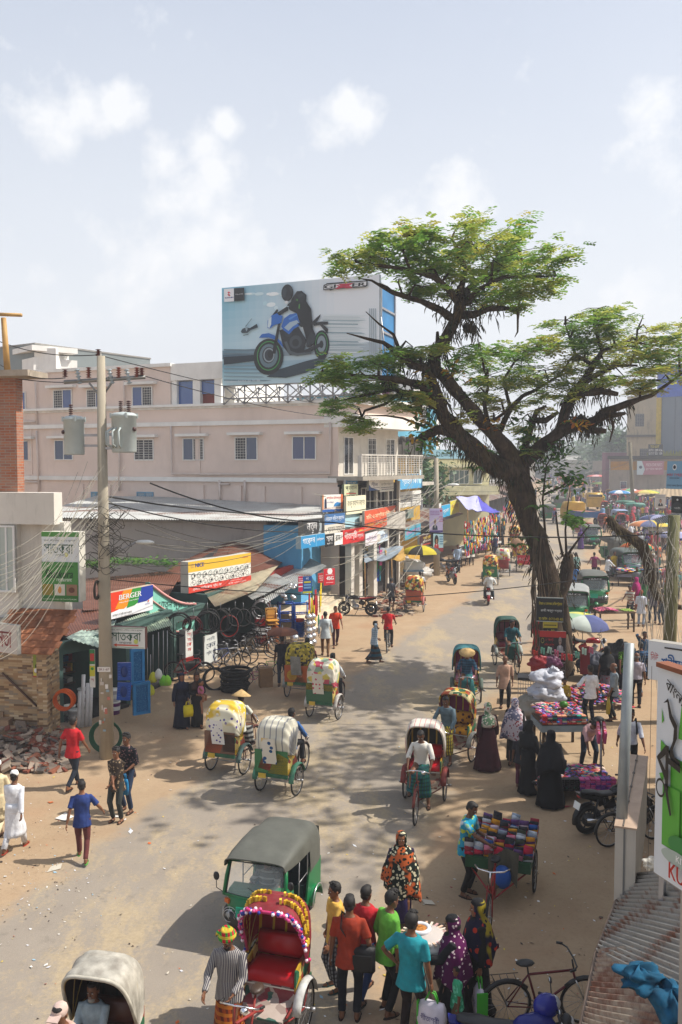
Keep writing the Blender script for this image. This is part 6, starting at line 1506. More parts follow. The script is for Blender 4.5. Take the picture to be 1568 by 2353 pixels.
limbs=[([(1020,1960,0),(1015,1800,0),(1005,1640,0),(1000,1500,0),(965,1360,0),(915,1230,.1),(872,1130,.1),(855,1050,.1)],[.66,.56,.50,.47,.50,.55,.62,.55]),([(1085,1960,.3),(1075,1750,.3),(1060,1600,.3),(1085,1480,.3),(1095,1430,.3)],[.38,.34,.32,.30,.2]),([(865,1080,0),(830,980,-.3),(770,920,-.6),(700,840,-.9),(640,770,-1.2),(590,705,-1.4),(535,650,-1.6),(530,600,-1.6),(565,550,-1.6),(600,490,-1.6),(632,430,-1.6),(640,370,-1.6),(640,310,-1.6)],[.42,.36,.30,.27,.25,.24,.24,.22,.21,.22,.24,.20,.13]),([(850,1100,-.2),(760,1040,-.8),(690,985,-1.6),(620,920,-2.2),(565,850,-2.6),(550,780,-2.8),(520,700,-2.6),(480,640,-2.4)],[.45,.42,.38,.36,.30,.24,.17,.12]),([(610,915,-2.2),(540,910,-2.6),(470,945,-2.8)],[.25,.2,.16]),([(870,1090,0),(930,1020,.3),(1000,960,.6),(1060,915,.9),(1120,890,1.0),(1190,880,1.2),(1240,835,1.4),(1340,800,1.6),(1440,765,1.8),(1560,680,2.2)],[.40,.33,.31,.30,.28,.25,.20,.14,.09,.04]),([(1060,920,.9),(1075,850,1.2),(1090,790,1.4),(1120,745,1.6),(1160,700,1.8),(1195,640,2.0),(1235,580,2.2),(1215,520,2.3),(1200,470,2.3)],[.26,.24,.23,.22,.17,.15,.10,.08,.04]),([(1100,780,1.4),(1160,750,1.0),(1230,745,.6),(1300,760,.4)],[.16,.15,.14,.08]),([(1120,745,1.6),(1180,700,2.6),(1290,640,3.4),(1380,640,4)],[.14,.11,.08,.04]),([(1130,860,1.1),(1180,910,.6),(1250,915,.4)],[.2,.16,.09]),([(1180,870,1.2),(1260,850,.6),(1330,840,.2)],[.16,.12,.06]),([(1270,850,.8),(1280,900,.6),(1265,960,.6)],[.06,.045,.02]),([(1350,640,3.6),(1375,580,3.4),(1380,490,3.4),(1405,435,3.4)],[.05,.05,.04,.015]),([(1235,580,2.2),(1340,540,2.4),(1480,560,2.6)],[.07,.05,.02]),([(1195,640,2),(1120,590,2.6),(1080,470,3)],[.08,.06,.02]),([(500,650,-2.4),(440,640,-2.8),(385,590,-3.2),(320,545,-3.6),(240,525,-4),(165,505,-4.2)],[.16,.13,.10,.06,.04,.015]),([(385,575,-3.2),(360,510,-3.2),(300,465,-3.4),(245,415,-3.6)],[.06,.045,.03,.012]),([(520,640,-1.8),(545,540,-1.2),(545,500,-1.2)],[.10,.08,.05]),([(555,800,-2.8),(470,720,-3.4),(400,700,-3.8),(300,690,-4.2),(180,680,-4.6),(60,680,-5)],[.16,.13,.11,.08,.05,.02]),([(560,830,-2.6),(440,760,-2.4),(360,740,-2),(250,760,-1.8),(130,790,-1.6)],[.13,.10,.07,.05,.02]),([(400,745,-2.2),(330,800,-2.6),(240,830,-3),(220,880,-3)],[.07,.05,.04,.015]),([(500,900,-2.6),(400,860,-3),(330,850,-3.2),(240,850,-3.4)],[.06,.04,.03,.012]),([(620,455,-1.6),(560,410,-1.8),(480,370,-2.0),(360,335,-2.4),(270,285,-2.6),(215,275,-2.7)],[.14,.12,.10,.07,.03,.01]),([(360,335,-2.4),(335,310,-2.4),(300,295,-2.4)],[.04,.03,.012]),([(395,335,-2.2),(380,290,-2.2),(385,275,-2.2)],[.04,.025,.01]),([(635,380,-1.6),(590,320,-2.2),(530,270,-2.8),(430,240,-3.2),(330,225,-3.6),(260,215,-3.8),(150,205,-4)],[.13,.11,.09,.06,.05,.03,.012]),([(640,330,-1.6),(660,240,-1),(635,160,-.6),(605,110,-.4),(625,60,-.4)],[.11,.08,.06,.04,.012]),([(640,350,-1.6),(710,290,-.6),(800,240,.2),(900,200,.8),(960,190,1)],[.12,.10,.07,.04,.015]),([(660,380,-1.6),(720,320,-2.2),(820,270,-2.8),(940,270,-3),(1040,265,-3)],[.11,.08,.06,.04,.012]),([(650,430,-1.6),(700,425,-1.4),(760,400,-1.2),(830,400,-1),(885,405,-1)],[.15,.13,.10,.08,.07]),([(883,405,-1),(880,450,-1),(880,500,-1),(868,522,-1)],[.06,.04,.03,.01]),([(660,480,-1.6),(690,490,-1.8),(705,480,-1.8)],[.16,.14,.10]),([(430,240,-3.2),(400,160,-3.4),(430,100,-3.4)],[.05,.035,.012]),([(800,930,.8),(850,820,1.6),(900,770,2),(960,740,2.2),(1060,680,2.6),(1110,600,2.8)],[.12,.10,.08,.06,.05,.02]),([(760,900,-.4),(740,800,0),(760,720,.4),(740,660,.6)],[.10,.07,.05,.02]),([(780,870,.4),(870,800,.2),(900,790,.2)],[.07,.05,.02]),([(880,1060,.2),(930,920,1.4),(960,830,1.8),(1000,810,2)],[.14,.12,.09,.05]),([(950,870,1.6),(1000,870,1.4),(1050,835,1.3)],[.12,.12,.06]),([(850,820,1.6),(820,700,2),(870,620,2.4),(960,560,2.8)],[.07,.06,.04,.02])]
tr=MB(BM);NODES=[]
for li_,(pts,rad)in enumerate(limbs):
 P0=[tp(*q)-TB for q in pts]
 rad=[q*(.74 if li_<2 else.76 if rad[0]>.2 else.9)for q in rad]
 out=[];rr=[]
 for i in range(len(P0)-1):
  a,b=P0[i],P0[i+1];n_=max(2,int((b-a).length/.35))
  for k in range(n_):
   f=k/n_;p=a.lerp(b,f);r_=rad[i]+(rad[i+1]-rad[i])*f
   w_=noise.noise_vector(p*1.3)*r_*.45;out.append(p+w_);rr.append(r_*(1+.22*noise.noise(p*3.1)))
 out.append(P0[-1]);rr.append(rad[-1]);NODES+=[(p,r_,li_)for p,r_ in zip(out,rr)]
 tr.tube(out,rr,14 if rad[0]>.2 else 7)
tr.tube([V((.0,-.2,-.1)),V((.3,-.5,.5)),V((.2,-.3,1.5))],[.35,.25,.2],9);tr.tube([V((-.5,.1,-.1)),V((-.3,0,1.2))],[.3,.2],9)
tr.build('trunk',root)
ep=MB(mat('#3d3420',.95,var=.4,vs=5,name='fern_root'));e2=mat('#57492c',.95,var=.4,vs=5,name='fern_root');e3=mat('#24301a',.95,var=.3,name='moss');e1=ep.mats[0]
vs=[]
for p,r_,li_ in NODES:
 if r_<.085:continue
 dens=int(85*min(r_,.5)*(1.6 if li_ in(3,5,9,7)else 1.0))
 if li_ in(2,)and 5.0<p.z+0<8.7:dens=int(dens*.35)
 for k in range(dens):
  a=rt6 .uniform(0,6.28);e=V((math.cos(a),math.sin(a)*.8,rt6 .uniform(-1,.7))).normalized();q=p+e*r_*.95+V((rt6 .uniform(-.2,.2),0,rt6 .uniform(-.2,.2)))
  L=rt6 .uniform(.12,.42)*(1.3 if e.z<0 else.8);w_=rt6 .uniform(.012,.03);d=(e*.5+V((rt6 .uniform(-.25,.25),rt6 .uniform(-.2,.2),-1))).normalized()*L;sd=V((-e.y,e.x,0))*w_
  ep.mat((e1,e2,e1,e3)[int(rt6 .random()*4)]);ep.add([q-sd,q+sd,q+d*.6+sd*.7+e*.04,q+d,q+d*.6-sd*.7+e*.04],[(0,1,2,3,4)])
o_=ep.build('epiphyte_growth',root);o_['kind']='stuff'
ar=MB(mat('#5a4a38',.9,var=.3))
for k in range(11):
 x=rt6 .uniform(935,1000);y=rt6 .uniform(1250,1450);p=tp(x,y,-.5)-TB;q=V((p.x+rt6 .uniform(-.2,.2),-.6+rt6 .uniform(-.2,.1),rt6 .uniform(.2,2.5)))
 m_=p.lerp(q,.5)+V((rt6 .uniform(-.25,.25),-.15,0));ar.tube([p,m_,q],rt6 .uniform(.012,.028),4)
ar.build('aerial_root',root)['kind']='stuff'
LG=leafmat('#8b9f42','#64843c',.45);LG2=leafmat('#b6b656','#8f9e44',.5);LG3=leafmat('#5c8438','#466c2c',.5);LG4=leafmat('#a89a3c','#86862c',.5);LG5=leafmat('#7aa442','#5c8434',.45)
blobs=[(190,190,70,28,-4,1.6,1),(270,140,60,40,-3.6,1.8,1),(330,190,90,45,-3,2,1.1),(430,90,60,45,-3.2,1.6,1.1),(440,160,80,50,-2.6,2,1.1),(520,110,35,22,-3,1,.6),(500,240,80,40,-2,2,1),(480,310,55,40,-2.2,1.5,.8),(560,200,70,55,-1,2,1),(680,80,60,38,-.5,2,1),(700,140,110,60,-1,2.6,1.6),(780,110,70,45,0,2.2,1),(860,140,70,45,.8,2.2,1.1),(780,200,120,60,-1.6,2.6,1.7),(900,220,90,55,0,2.4,1.3),(1000,240,60,38,-2,1.8,.9),(1030,290,40,22,-3,1.2,.6),(870,290,90,50,-2,2.2,1.2),(760,290,90,40,-2.2,2,.9),(830,350,80,30,-1.5,1.6,.7),(640,250,60,50,-2.4,1.8,.9),(890,385,25,18,-1,.8,.3),(70,685,60,28,-5,1.5,.9),(150,630,60,40,-4.6,1.8,1),(200,700,100,38,-4.4,2,1.2),(300,640,90,60,-3.8,2.2,1.5),(400,590,90,40,-3,2,1.2),(440,560,60,26,-3,1.6,.8),(480,580,60,30,-2.4,1.6,.8),(350,720,100,45,-3,2.2,1.3),(110,800,60,30,-1.8,1.6,.9),(240,770,80,28,-2.2,1.8,.8),(220,880,60,30,-3,1.5,.8),(200,840,50,22,-3,1.2,.5),(420,780,60,50,-2.8,1.8,.9),(500,740,45,60,-2.4,1.4,.7),(640,600,60,45,0,2,.9),(720,590,80,45,1.6,2.2,1.1),(820,580,90,50,2.4,2.4,1.3),(900,610,90,60,2.4,2.4,1.4),(980,560,70,40,2.8,2.2,1),(760,680,80,50,.8,2.2,1.1),(860,700,110,50,1.6,2.4,1.4),(980,660,80,45,2.4,2.2,1.1),(700,760,60,50,.2,1.8,.9),(800,790,80,50,1,2,1),(960,760,90,40,2,2.2,1),(1040,700,60,50,2.4,2,.9),(900,860,70,60,1.6,1.8,.8),(640,860,60,50,-1.2,1.6,.6),(930,950,50,50,1.4,1.4,.5),(780,860,50,40,.8,1.4,.5),(1080,450,55,35,3,1.8,.9),(1130,490,80,45,2.8,2.2,1.2),(1220,400,60,30,2.4,1.8,.9),(1260,440,60,40,2.4,1.8,.9),(1200,480,80,45,2.3,2,1.1),(1270,530,70,45,2.4,2.2,1),(1100,560,60,40,2.8,1.8,.9),(1170,590,70,40,2.4,1.8,.8),(1130,640,50,28,2,1.4,.5),(1250,640,90,50,1.4,2,1.1),(1340,560,80,50,3,2.4,1.2),(1430,500,70,38,3,2.2,1.1),(1500,530,80,45,3,2.4,1.3),(1450,590,110,50,3.2,2.6,1.6),(1550,600,80,55,3,2.6,1.4),(1400,660,100,45,2.6,2.2,1.2),(1330,690,70,36,1.8,2,.8),(1250,700,70,36,1.2,1.8,.8),(1480,700,60,40,2.4,1.8,.7),(1620,640,60,60,3,2,1),(1400,740,50,30,2,1.4,.5)]
cr_=MB();tw=MB(BM)
for bx,by,hw2,hh2,dy,hd2,cf in blobs:
 n_=int(138*cf);c=tp(bx,by,dy)-TB;k=.5494/F*(TY+dy*.8-4.5*min(1,max(0,(1050-by)/800)))*.97;cen=c
 best=min(NODES,key=lambda q:(q[0]-c).length+(0 if q[1]<.2 else.4))[0]
 tw.tube([best,best.lerp(c,.5)+V((0,0,.2)),c],[.045,.03,.012],4)
 subs=[V((rt6 .uniform(-1,1)*hw2*k,rt6 .uniform(-1,1)*hd2,rt6 .uniform(-.9,.55)*hh2*k))for _ in range(max(3,int(7*cf)))]
 for s_ in subs:tw.tube([c,c+s_*.6+V((0,0,.05)),c+s_],[.014,.011,.006],3)
 pal=rt6 .choice([[LG,LG2,LG3],[LG2,LG4,LG],[LG5,LG,LG3],[LG,LG5,LG2]])
 for _ in range(n_):
  s_=rt6 .choice(subs);g_=[rt6 .gauss(0,1)for _ in range(3)]
  p=c+s_+V((g_[0]*hw2*k*.22,g_[1]*hd2*.27,abs(g_[2])*hh2*k*.18-.12))
  spray(cr_,p,rt6,pal,L=.30,pairs=4,ll=.13,lw=.09)
cr_.build('crown',root);tw.build('twig',root)['kind']='stuff'
big=MB();Y1=leafmat('#c9a020','#a87c18');G1=leafmat('#3f6a2c','#274a1e');G2=leafmat('#5a8a2c','#3c6a24');O1=leafmat('#b87020','#8a4a18')
def bigleaf(p,L,w_,m,r=rt6):
 a=r.uniform(0,6.28);d=V((math.cos(a),math.sin(a)*.6,r.uniform(-.9,.4))).normalized();s_=V((-d.y,d.x,r.uniform(-.5,.5))).normalized()
 big.mat(m);big.add([p,p+d*L*.3+s_*w_,p+d*L*.7+s_*w_*.8,p+d*L,p+d*L*.7-s_*w_*.8,p+d*L*.3-s_*w_],[(0,1,2,3,4,5)])
for x,y,rx,ry,dy,n_,ms in[(470,760,60,90,-3.2,110,(Y1,G2,G1)),(600,650,50,60,-1.8,60,(Y1,G2,G2)),(700,690,60,30,-.6,40,(Y1,G2)),(480,880,50,70,-3,80,(Y1,G1,G2)),(500,960,70,40,-3,50,(G2,Y1)),(900,900,60,90,0,90,(G1,G1,G2)),(1030,1050,110,90,.2,150,(G1,G1,LG3)),(1110,1110,60,60,0,90,(G1,G1,G2)),(1060,980,60,40,.4,40,(G1,)),(1000,1150,60,60,.2,50,(G1,G2)),(1140,880,40,30,.6,30,(O1,Y1)),(770,880,60,30,-1,24,(O1,Y1)),(1120,1290,50,26,-.6,90,(G2,LG5)),(1090,1270,40,20,-.6,40,(LG5,))]:
 for _ in range(n_):bigleaf(tp(x+rt6 .gauss(0,.45)*rx,y+rt6 .gauss(0,.45)*ry,dy+rt6 .uniform(-.8,.8))-TB,rt6 .uniform(.16,.28),rt6 .uniform(.05,.075),rt6 .choice(ms))
for x,y,dy in[(690,985,-2),(735,1010,-1.6),(1120,885,.2),(900,1370,-1.0),(870,1400,-1.0),(965,1240,-.9),(700,1080,-1.5),(560,960,-3)]:
 for k in range(9):
  a=rt6 .uniform(-1.6,1.6);p=tp(x,y,dy)-TB;q=p
  for j in range(9):
   d=V((math.sin(a)*.06,-.02,.045-.012*j));q2_=q+d;w_=.07*(1-j/10);big.mat(rt6 .choice((G2,G1,O1)if x in(1120,690)else(G1,G2)));big.add([q,q+V((w_*.3,0,w_)),q2_,q+V((-w_*.3,0,-w_))],[(0,1,2,3)]);q=q2_
big.build('climber_leaf',root)['kind']='stuff'
st2=MB(BM)
for pts in([(1085,1440),(1080,1330),(1090,1230),(1100,1150)],[(1090,1430),(1140,1360),(1180,1310),(1130,1270)],[(1070,1440),(1050,1350),(1040,1250)],[(1000,1400),(985,1200),(1000,1060),(1040,990)],[(990,1180),(1060,1150),(1110,1110)]):
 st2 .tube([tp(x,y,.1)-TB for x,y in pts],[.05,.035,.025,.012][:len(pts)],5)
for pts,r_ in(([(1250,1265,-.4),(1290,1310,-.4),(1340,1340,-.4),(1385,1420,-.6),(1400,1480,-.6),(1410,1560,-.6)],.11),):pass
st2 .build('sucker_stem',root)
dp=empty('dead_limb',P(1470,1500,27)-V((0,0,0)),0,'broken shaggy dead limb hanging over the parked taxis right of the big tree','branch');b=MB(bark());D0=dp.location
pts=[(1398,1190),(1420,1215),(1450,1235),(1478,1255),(1490,1290),(1498,1330),(1510,1370),(1560,1395),(1600,1400)]
pp=[P(u,v,27)-D0 for u,v in pts];b.tube(pp,[.10,.13,.15,.17,.17,.15,.12,.08,.05],10);b.build('branch',dp)
b=MB(e2)
for i in range(len(pp)-3):
 for k in range(130):
  p=pp[i].lerp(pp[i+1],rt6 .random());a=rt6 .uniform(0,6.28);e=V((math.cos(a),math.sin(a),rt6 .uniform(-.8,.8))).normalized();q=p+e*.14;L=rt6 .uniform(.1,.35);sd=V((-e.y,e.x,0))*.015
  b.mat(rt6 .choice((e1,e2)));b.add([q-sd,q+sd,q+e*.1+V((rt6 .uniform(-.1,.1),0,-L))],[(0,1,2)])
b.build('dry_fern',dp)['kind']='stuff'
def tree(label,base,h,rx,rz_,cz,n,mats,L=.5,name='tree',trunk=.25,grp=None,ll=.3,seed=1,nb=9,flat=.6):
 r=random.Random(seed);ro_=empty(name,base,0,label,'tree',grp);t=MB(bark());c=V((0,0,cz));t.tube([(0,0,0),(.1*h/6,0,cz*.5),c],[trunk,trunk*.75,trunk*.5],8)
 cs=[]
 for k in range(nb):
  a=k*2.4;q=c+V((math.cos(a)*rx*r.uniform(.3,.85),math.sin(a)*rx*r.uniform(.3,.85),r.uniform(-.5,1)*rz_*.7));cs.append(q);t.tube([c-V((0,0,cz*.25)),c.lerp(q,.5)+V((0,0,.3)),q],[trunk*.5,trunk*.25,trunk*.1],5)
 t.build('trunk',ro_);m_=MB()
 for _ in range(n):
  q=r.choice(cs);g_=V((r.gauss(0,1)*rx*.24,r.gauss(0,1)*rx*.24,r.gauss(0,1)*rz_*.26));m_.mat(r.choice(mats));p=q+g_
  d=V((r.uniform(-1,1),r.uniform(-1,1),r.uniform(-.6,.4))).normalized();s_=d.cross(V((r.uniform(-1,1),r.uniform(-1,1),1))).normalized()
  for j in range(3):o=p+V((r.uniform(-1,1),r.uniform(-1,1),r.uniform(-1,1)))*ll*.8;m_.add([o,o+d*ll*.5+s_*ll*.3,o+d*ll,o+d*ll*.5-s_*ll*.3],[(0,1,2,3)])
 m_.build('crown',ro_);return ro_
tree('unseen tree added beyond the right edge of the view to cast dappled shade',V((15.2,21.0,0)),20,4.2,2.8,16.5,520,(LG,LG3),ll=.34,seed=3,nb=10)  # added out of view so its leaves dapple the road with shade
bg=(leafmat('#3c5a34','#2c4628',.2),leafmat('#4a6a3a','#35552c',.2))
for i,(u,y,vt,rx,lb)in enumerate([(908,66,1008,2.6,'small bush tree behind the carved black parapet'),(975,76,1062,2.4,'green tree between the arcaded building and the cream office'),(1404,330,1000,7,'dark tree mass left of the weathered building'),(1350,500,1014,9,'hazy tree behind the far flat roofs'),(1310,520,1016,9,'hazy tree above the end of the road'),(1428,260,988,4.5,'tree close against the weathered building'),(1262,540,1026,10,'faint tree left of the road end'),(1382,600,996,10,'tallest hazy tree far beyond the shophouse'),(1180,420,1026,9,'faint tree behind the big trunk'),(1120,190,1036,5,'tree behind the cream office'),(1460,600,1010,10,'hidden tree behind the clad building')]):
 p=P(u,1100,y);zt2=ZV(vt,y);cz=max(1.5,zt2-rx*.75);tree(lb,V((p.x,p.y,0)),zt2,rx,rx*.75,cz,int(420 if y<100 else 520),bg,ll=max(.28,p.y*.0055),trunk=.2,seed=20+i,grp='trees beyond the street buildings')
vp=MB();b0=P(290,1300,39)
for k in range(900):
 f=rt6 .random();u=190+f*215;p=P(u,1298+rt6 .gauss(0,5)-8*math.sin(f*3),38+rt6 .uniform(-.8,.8))-b0;a=rt6 .uniform(0,6.28);d=V((math.cos(a),math.sin(a),rt6 .uniform(-.2,.5)))*rt6 .uniform(.12,.2);s_=V((-d.y,d.x,.02))*.6
 vp.mat(rt6 .choice((G2,LG5,G1)));vp.add([p,p+d*.5+s_*.6,p+d,p+d*.5-s_*.6],[(0,1,2,3)])
vo_=vp.build('roof_creeper',loc=b0);tag(vo_,'bright green creeper spreading over the old tin roof by the grey shed','creeper',kind='stuff')
zz=5.9
A_s,B_s=P(1506,2006,5.8),P(1680,2060,5.2)
Hb=2.9*.54
KB=board('restaurant_board','large green and white restaurant signboard with black brush lettering at the right edge','sign',P(1503,2006,5.6),P(1700,2006,4.9),(2006-1511)/F*5.6,[('r',.20,.18,1,.60,'#4f9a34'),('p',[(.0,.62),(.16,.62),(.17,.58)],'#4f9a34')if 0 else('p',[(.075,.81),(.105,.755),(.08,.735)],'#4f9a34'),('p',[(.075,.66),(.20,.62),(.075,.58)],'#4f9a34'),('p',[(.30,.70),(.34,.90),(.36,.70)],'#4f9a34'),('p',[(.12,.17),(.12,.46),(.34,.46),(.34,.17)],'#4f9a34'),('p',[(.075,.50),(.12,.46),(.15,.52)],'#4f9a34'),T('বাংলা',.26,.905,.26,.05,'#1c2226',.002,0,-.5),('p',[(.12,.84),(.17,.85),(.20,.78),(.26,.74),(.25,.68),(.20,.62),(.24,.58),(.34,.56),(.34,.60),(.27,.61),(.25,.64),(.30,.70),(.30,.76),(.23,.80),(.18,.87)],'#14171a'),('p',[(.05,.575),(.17,.65),(.20,.62),(.10,.57),(.20,.51),(.17,.48)],'#14171a'),('p',[(.17,.65),(.21,.65),(.21,.44),(.17,.46)],'#14171a'),('p',[(.2,.60),(.36,.58),(.36,.55),(.2,.57)],'#14171a'),('o',.12,.44,.06,.015,'#14171a',.045),('p',[(.17,.47),(.21,.46),(.24,.40),(.27,.34),(.25,.33),(.21,.39)],'#14171a'),('c',.40,.215,.16,'#2f7a3c',.045),('c',.36,.15,.2,'#9aa8a0',.035),T('KITCHEN',.52,.155,.34,.03,'#e8e8e8'),T('KUTUM',.52,.085,.5,.075,'#b0281c',.004),('r',0,.0,.006,1,'#2a2a2c')],depth=.10,face='#c3cad0',back='#8f8a84',legs=((.35,.8),2.9))
b=MB(mat('#7a4a34',.8));b.b2((.02,-.03,(2006-1511)/F*5.6),(.5,.06,(2006-1511)/F*5.6+.03));b.build('rusty_rail',KB)
sgn('white signboard with blue Bengali lettering peeking over the green restaurant board',1489,1620,1470,1560,9.0,8.6,[T('নিউ',.12,.62,.14,.22,'#a83040'),T('শ্রীমঙ্গল',.58,.45,.66,.55,'#2060a0',.004),('r',.3,.86,.9,.9,'#2a2a2a')],face='#c9cdd0',back='#9a958c',legs=((.3,.8),3.2))
def boxsign(label,A,B,h,w_,name='sign_box'):
 A=V(A);B=V(B);d=B-A;L=d.length;o=MB(mat('#b7b1a6',.5,var=.08,dirt=.2,vs=1.5));o.box((L/2,0,h/2),(L,w_,h));q=o.build(name,loc=A,rz=math.atan2(d.y,d.x));tag(q,label,'sign')
 o=MB(mat('#a9927e',.6,dirt=.3));o.box((L/2,0,h+.004),(L+.02,w_+.02,.02));o.mat(plain('#5a544c'));o.box((L/2,w_*.1,h+.02),(L,.012,.015))
 for k in range(5):o.box((L*(k+.5)/5,w_*.1,h+.025),(.04,.03,.015))
 o.build('cap_strip',q);o=MB(plain('#6a6a68'));o.box((-.004,w_*.05,h/2),(.01,.02,h));o.build('seam',q);return q
bA=V((3.26,10.0,2.42));bB=V((4.25,12.5,2.42));ztop=3.42
boxsign('long pale metal sign box standing end on along the tin awning',bA,bB,ztop-bA.z,.23)
aw=empty('tin_awning',V((4,9,2.4)),0,'rust streaked corrugated tin awning sloping down to the street at the lower right','awning');b=MB(tin('#9a9892',.22,vs=1.6))
def pz(u,v,z):return G(u,v,z)
corr(b,pz(1600,1990,3.5),pz(1640,2330,3.5),pz(1372,2190,2.55),pz(1442,2010,2.55),pitch=.12,amp=.026,nb=8)
b.mat(tin('#a59684',.5,vs=1.8));corr(b,pz(1640,2150,3.35),pz(1640,2500,3.3),pz(1335,2370,2.5),pz(1378,2185,2.6),pitch=.12,amp=.026,nb=8)
b.build('corrugated_sheet',aw)
b=MB(mat('#7c6a5c',.7));b.tube([pz(1372,2190,2.5),pz(1335,2370,2.45)],.03,5);b.tube([pz(1442,2010,2.5),pz(1372,2190,2.5)],.03,5);b.build('edge_beam',aw);adopt(aw)
def loose(name,label,cat,mb):o=mb.build(name);return tag(o,label,cat)
def cloth_heap(mb,c,r,n=5,seed=0,amp=.35):
 def f(i,j):
  a=2*math.pi*i;ph=math.pi*j;q=1+amp*noise.noise(V((math.cos(a)*1.6+seed,math.sin(a)*1.6,math.cos(ph)*1.8)))+.2*noise.noise(V((math.cos(a)*6+seed,math.sin(a)*6,math.cos(ph)*6)))+.09*noise.noise(V((math.cos(a)*15+seed,math.sin(a)*15,math.cos(ph)*15)))
  return(c[0]+r[0]*q*math.sin(ph)*math.cos(a),c[1]+r[1]*q*math.sin(ph)*math.sin(a),c[2]+r[2]*q*math.cos(ph))
 mb.grid(f,40,24)
b=MB(mat('#104a66',.95,var=.3,vs=8));p=pz(1470,2250,3.3);cloth_heap(b,p,(.2,.12,.09),seed=3,amp=.8);cloth_heap(b,pz(1545,2310,3.2),(.12,.3,.12),seed=7,amp=.8);loose('blue_netting','crumpled teal blue net heaped on the awning at the lower right','net',b)
b=MB(mat('#33322e',.7,var=.3));qs=[P(1526,2178,8.9),P(1538,2245,8.7),P(1500,2420,7.9),P(1483,2312,8.1)];b.add(qs+[q+V((.03,.03,0))for q in qs],[(0,1,2,3),(7,6,5,4),(0,4,5,1),(1,5,6,2),(2,6,7,3),(3,7,4,0)]);loose('metal_sheet','dark metal sheet leaning upright on the awning beside the blue net','sheet',b)
b=MB(mat('#c9c2b2',.8,var=.15,vs=12));cloth_heap(b,pz(1500,1985,3.25),(.1,.08,.06),seed=1,amp=.5);loose('rag_bundle','small cream rag bundle on the tin awning under the green restaurant board','rag',b)
def held(name,label,cat,root,side,fn,M=None):
 p=world(root,hand_of(root,side));b=MB();fn(b);return tag(b.build(name,loc=p,rz=root.rotation_euler[2]),label,cat)
def bagfn(c,w=.3,h=.34,d=.12,strap=None,txt=None,drop=.12,sidec=None):
 def f(b):
  b.mat(mat(c,.6,var=.12,vs=6));b.loft([[(x*w*q,y*d*q2_,z)for x,y in((-.5,-.5),(0,-.55),(.5,-.5),(.5,.5),(0,.55),(-.5,.5))]for z,q,q2_ in((-drop-h,.95,.9),(-drop-h*.6,1.05,1.1),(-drop-h*.2,1,.8),(-drop,.9,.3))])
  b.mat(mat(strap or c,.6))
  for sy in(-1,1):b.tube([(-w*.25,sy*.02,-drop),(-.03,sy*.02,-.02),(.03,sy*.02,-.02),(w*.25,sy*.02,-drop)],.012,4)
  if sidec:b.mat(mat(sidec,.6));b.box((-w*.52,0,-drop-h*.5),(.02,d*1.05,h*.95))
  if txt:
   b.mat(plain('#2a2a70'))
   for sy in(-1,1):
    Mx=Matrix(((-sy*-1,0,0,0),(0,0,-sy*-1,sy*d*.60),(0,1,0,-drop-h*.5),(0,0,0,1)))if 0 else Matrix.Translation((0,sy*d*.60,-drop-h*.5))@Matrix.Rotation(0 if sy<0 else math.pi,4,'Z')@Matrix.Rotation(math.pi/2,4,'X')
    add_text(b,bn(txt),0,0,w*.75,h*.28,Mx)
 return f
orn1=patch(('#c9a020','#a01820','#22306a','#d8d0b8','#1c5a3c','#c22a6a'),16);orn2=patch(('#d8d2c0','#c9b85a','#b8485a','#8aa088','#d0c8b8'),7);orn3=patch(('#c9a030','#b04a1c','#1c5a3c','#d8c890','#7a2020'),9)
teal_l=plaid('#1c5a60','#245a3c','#16303c')
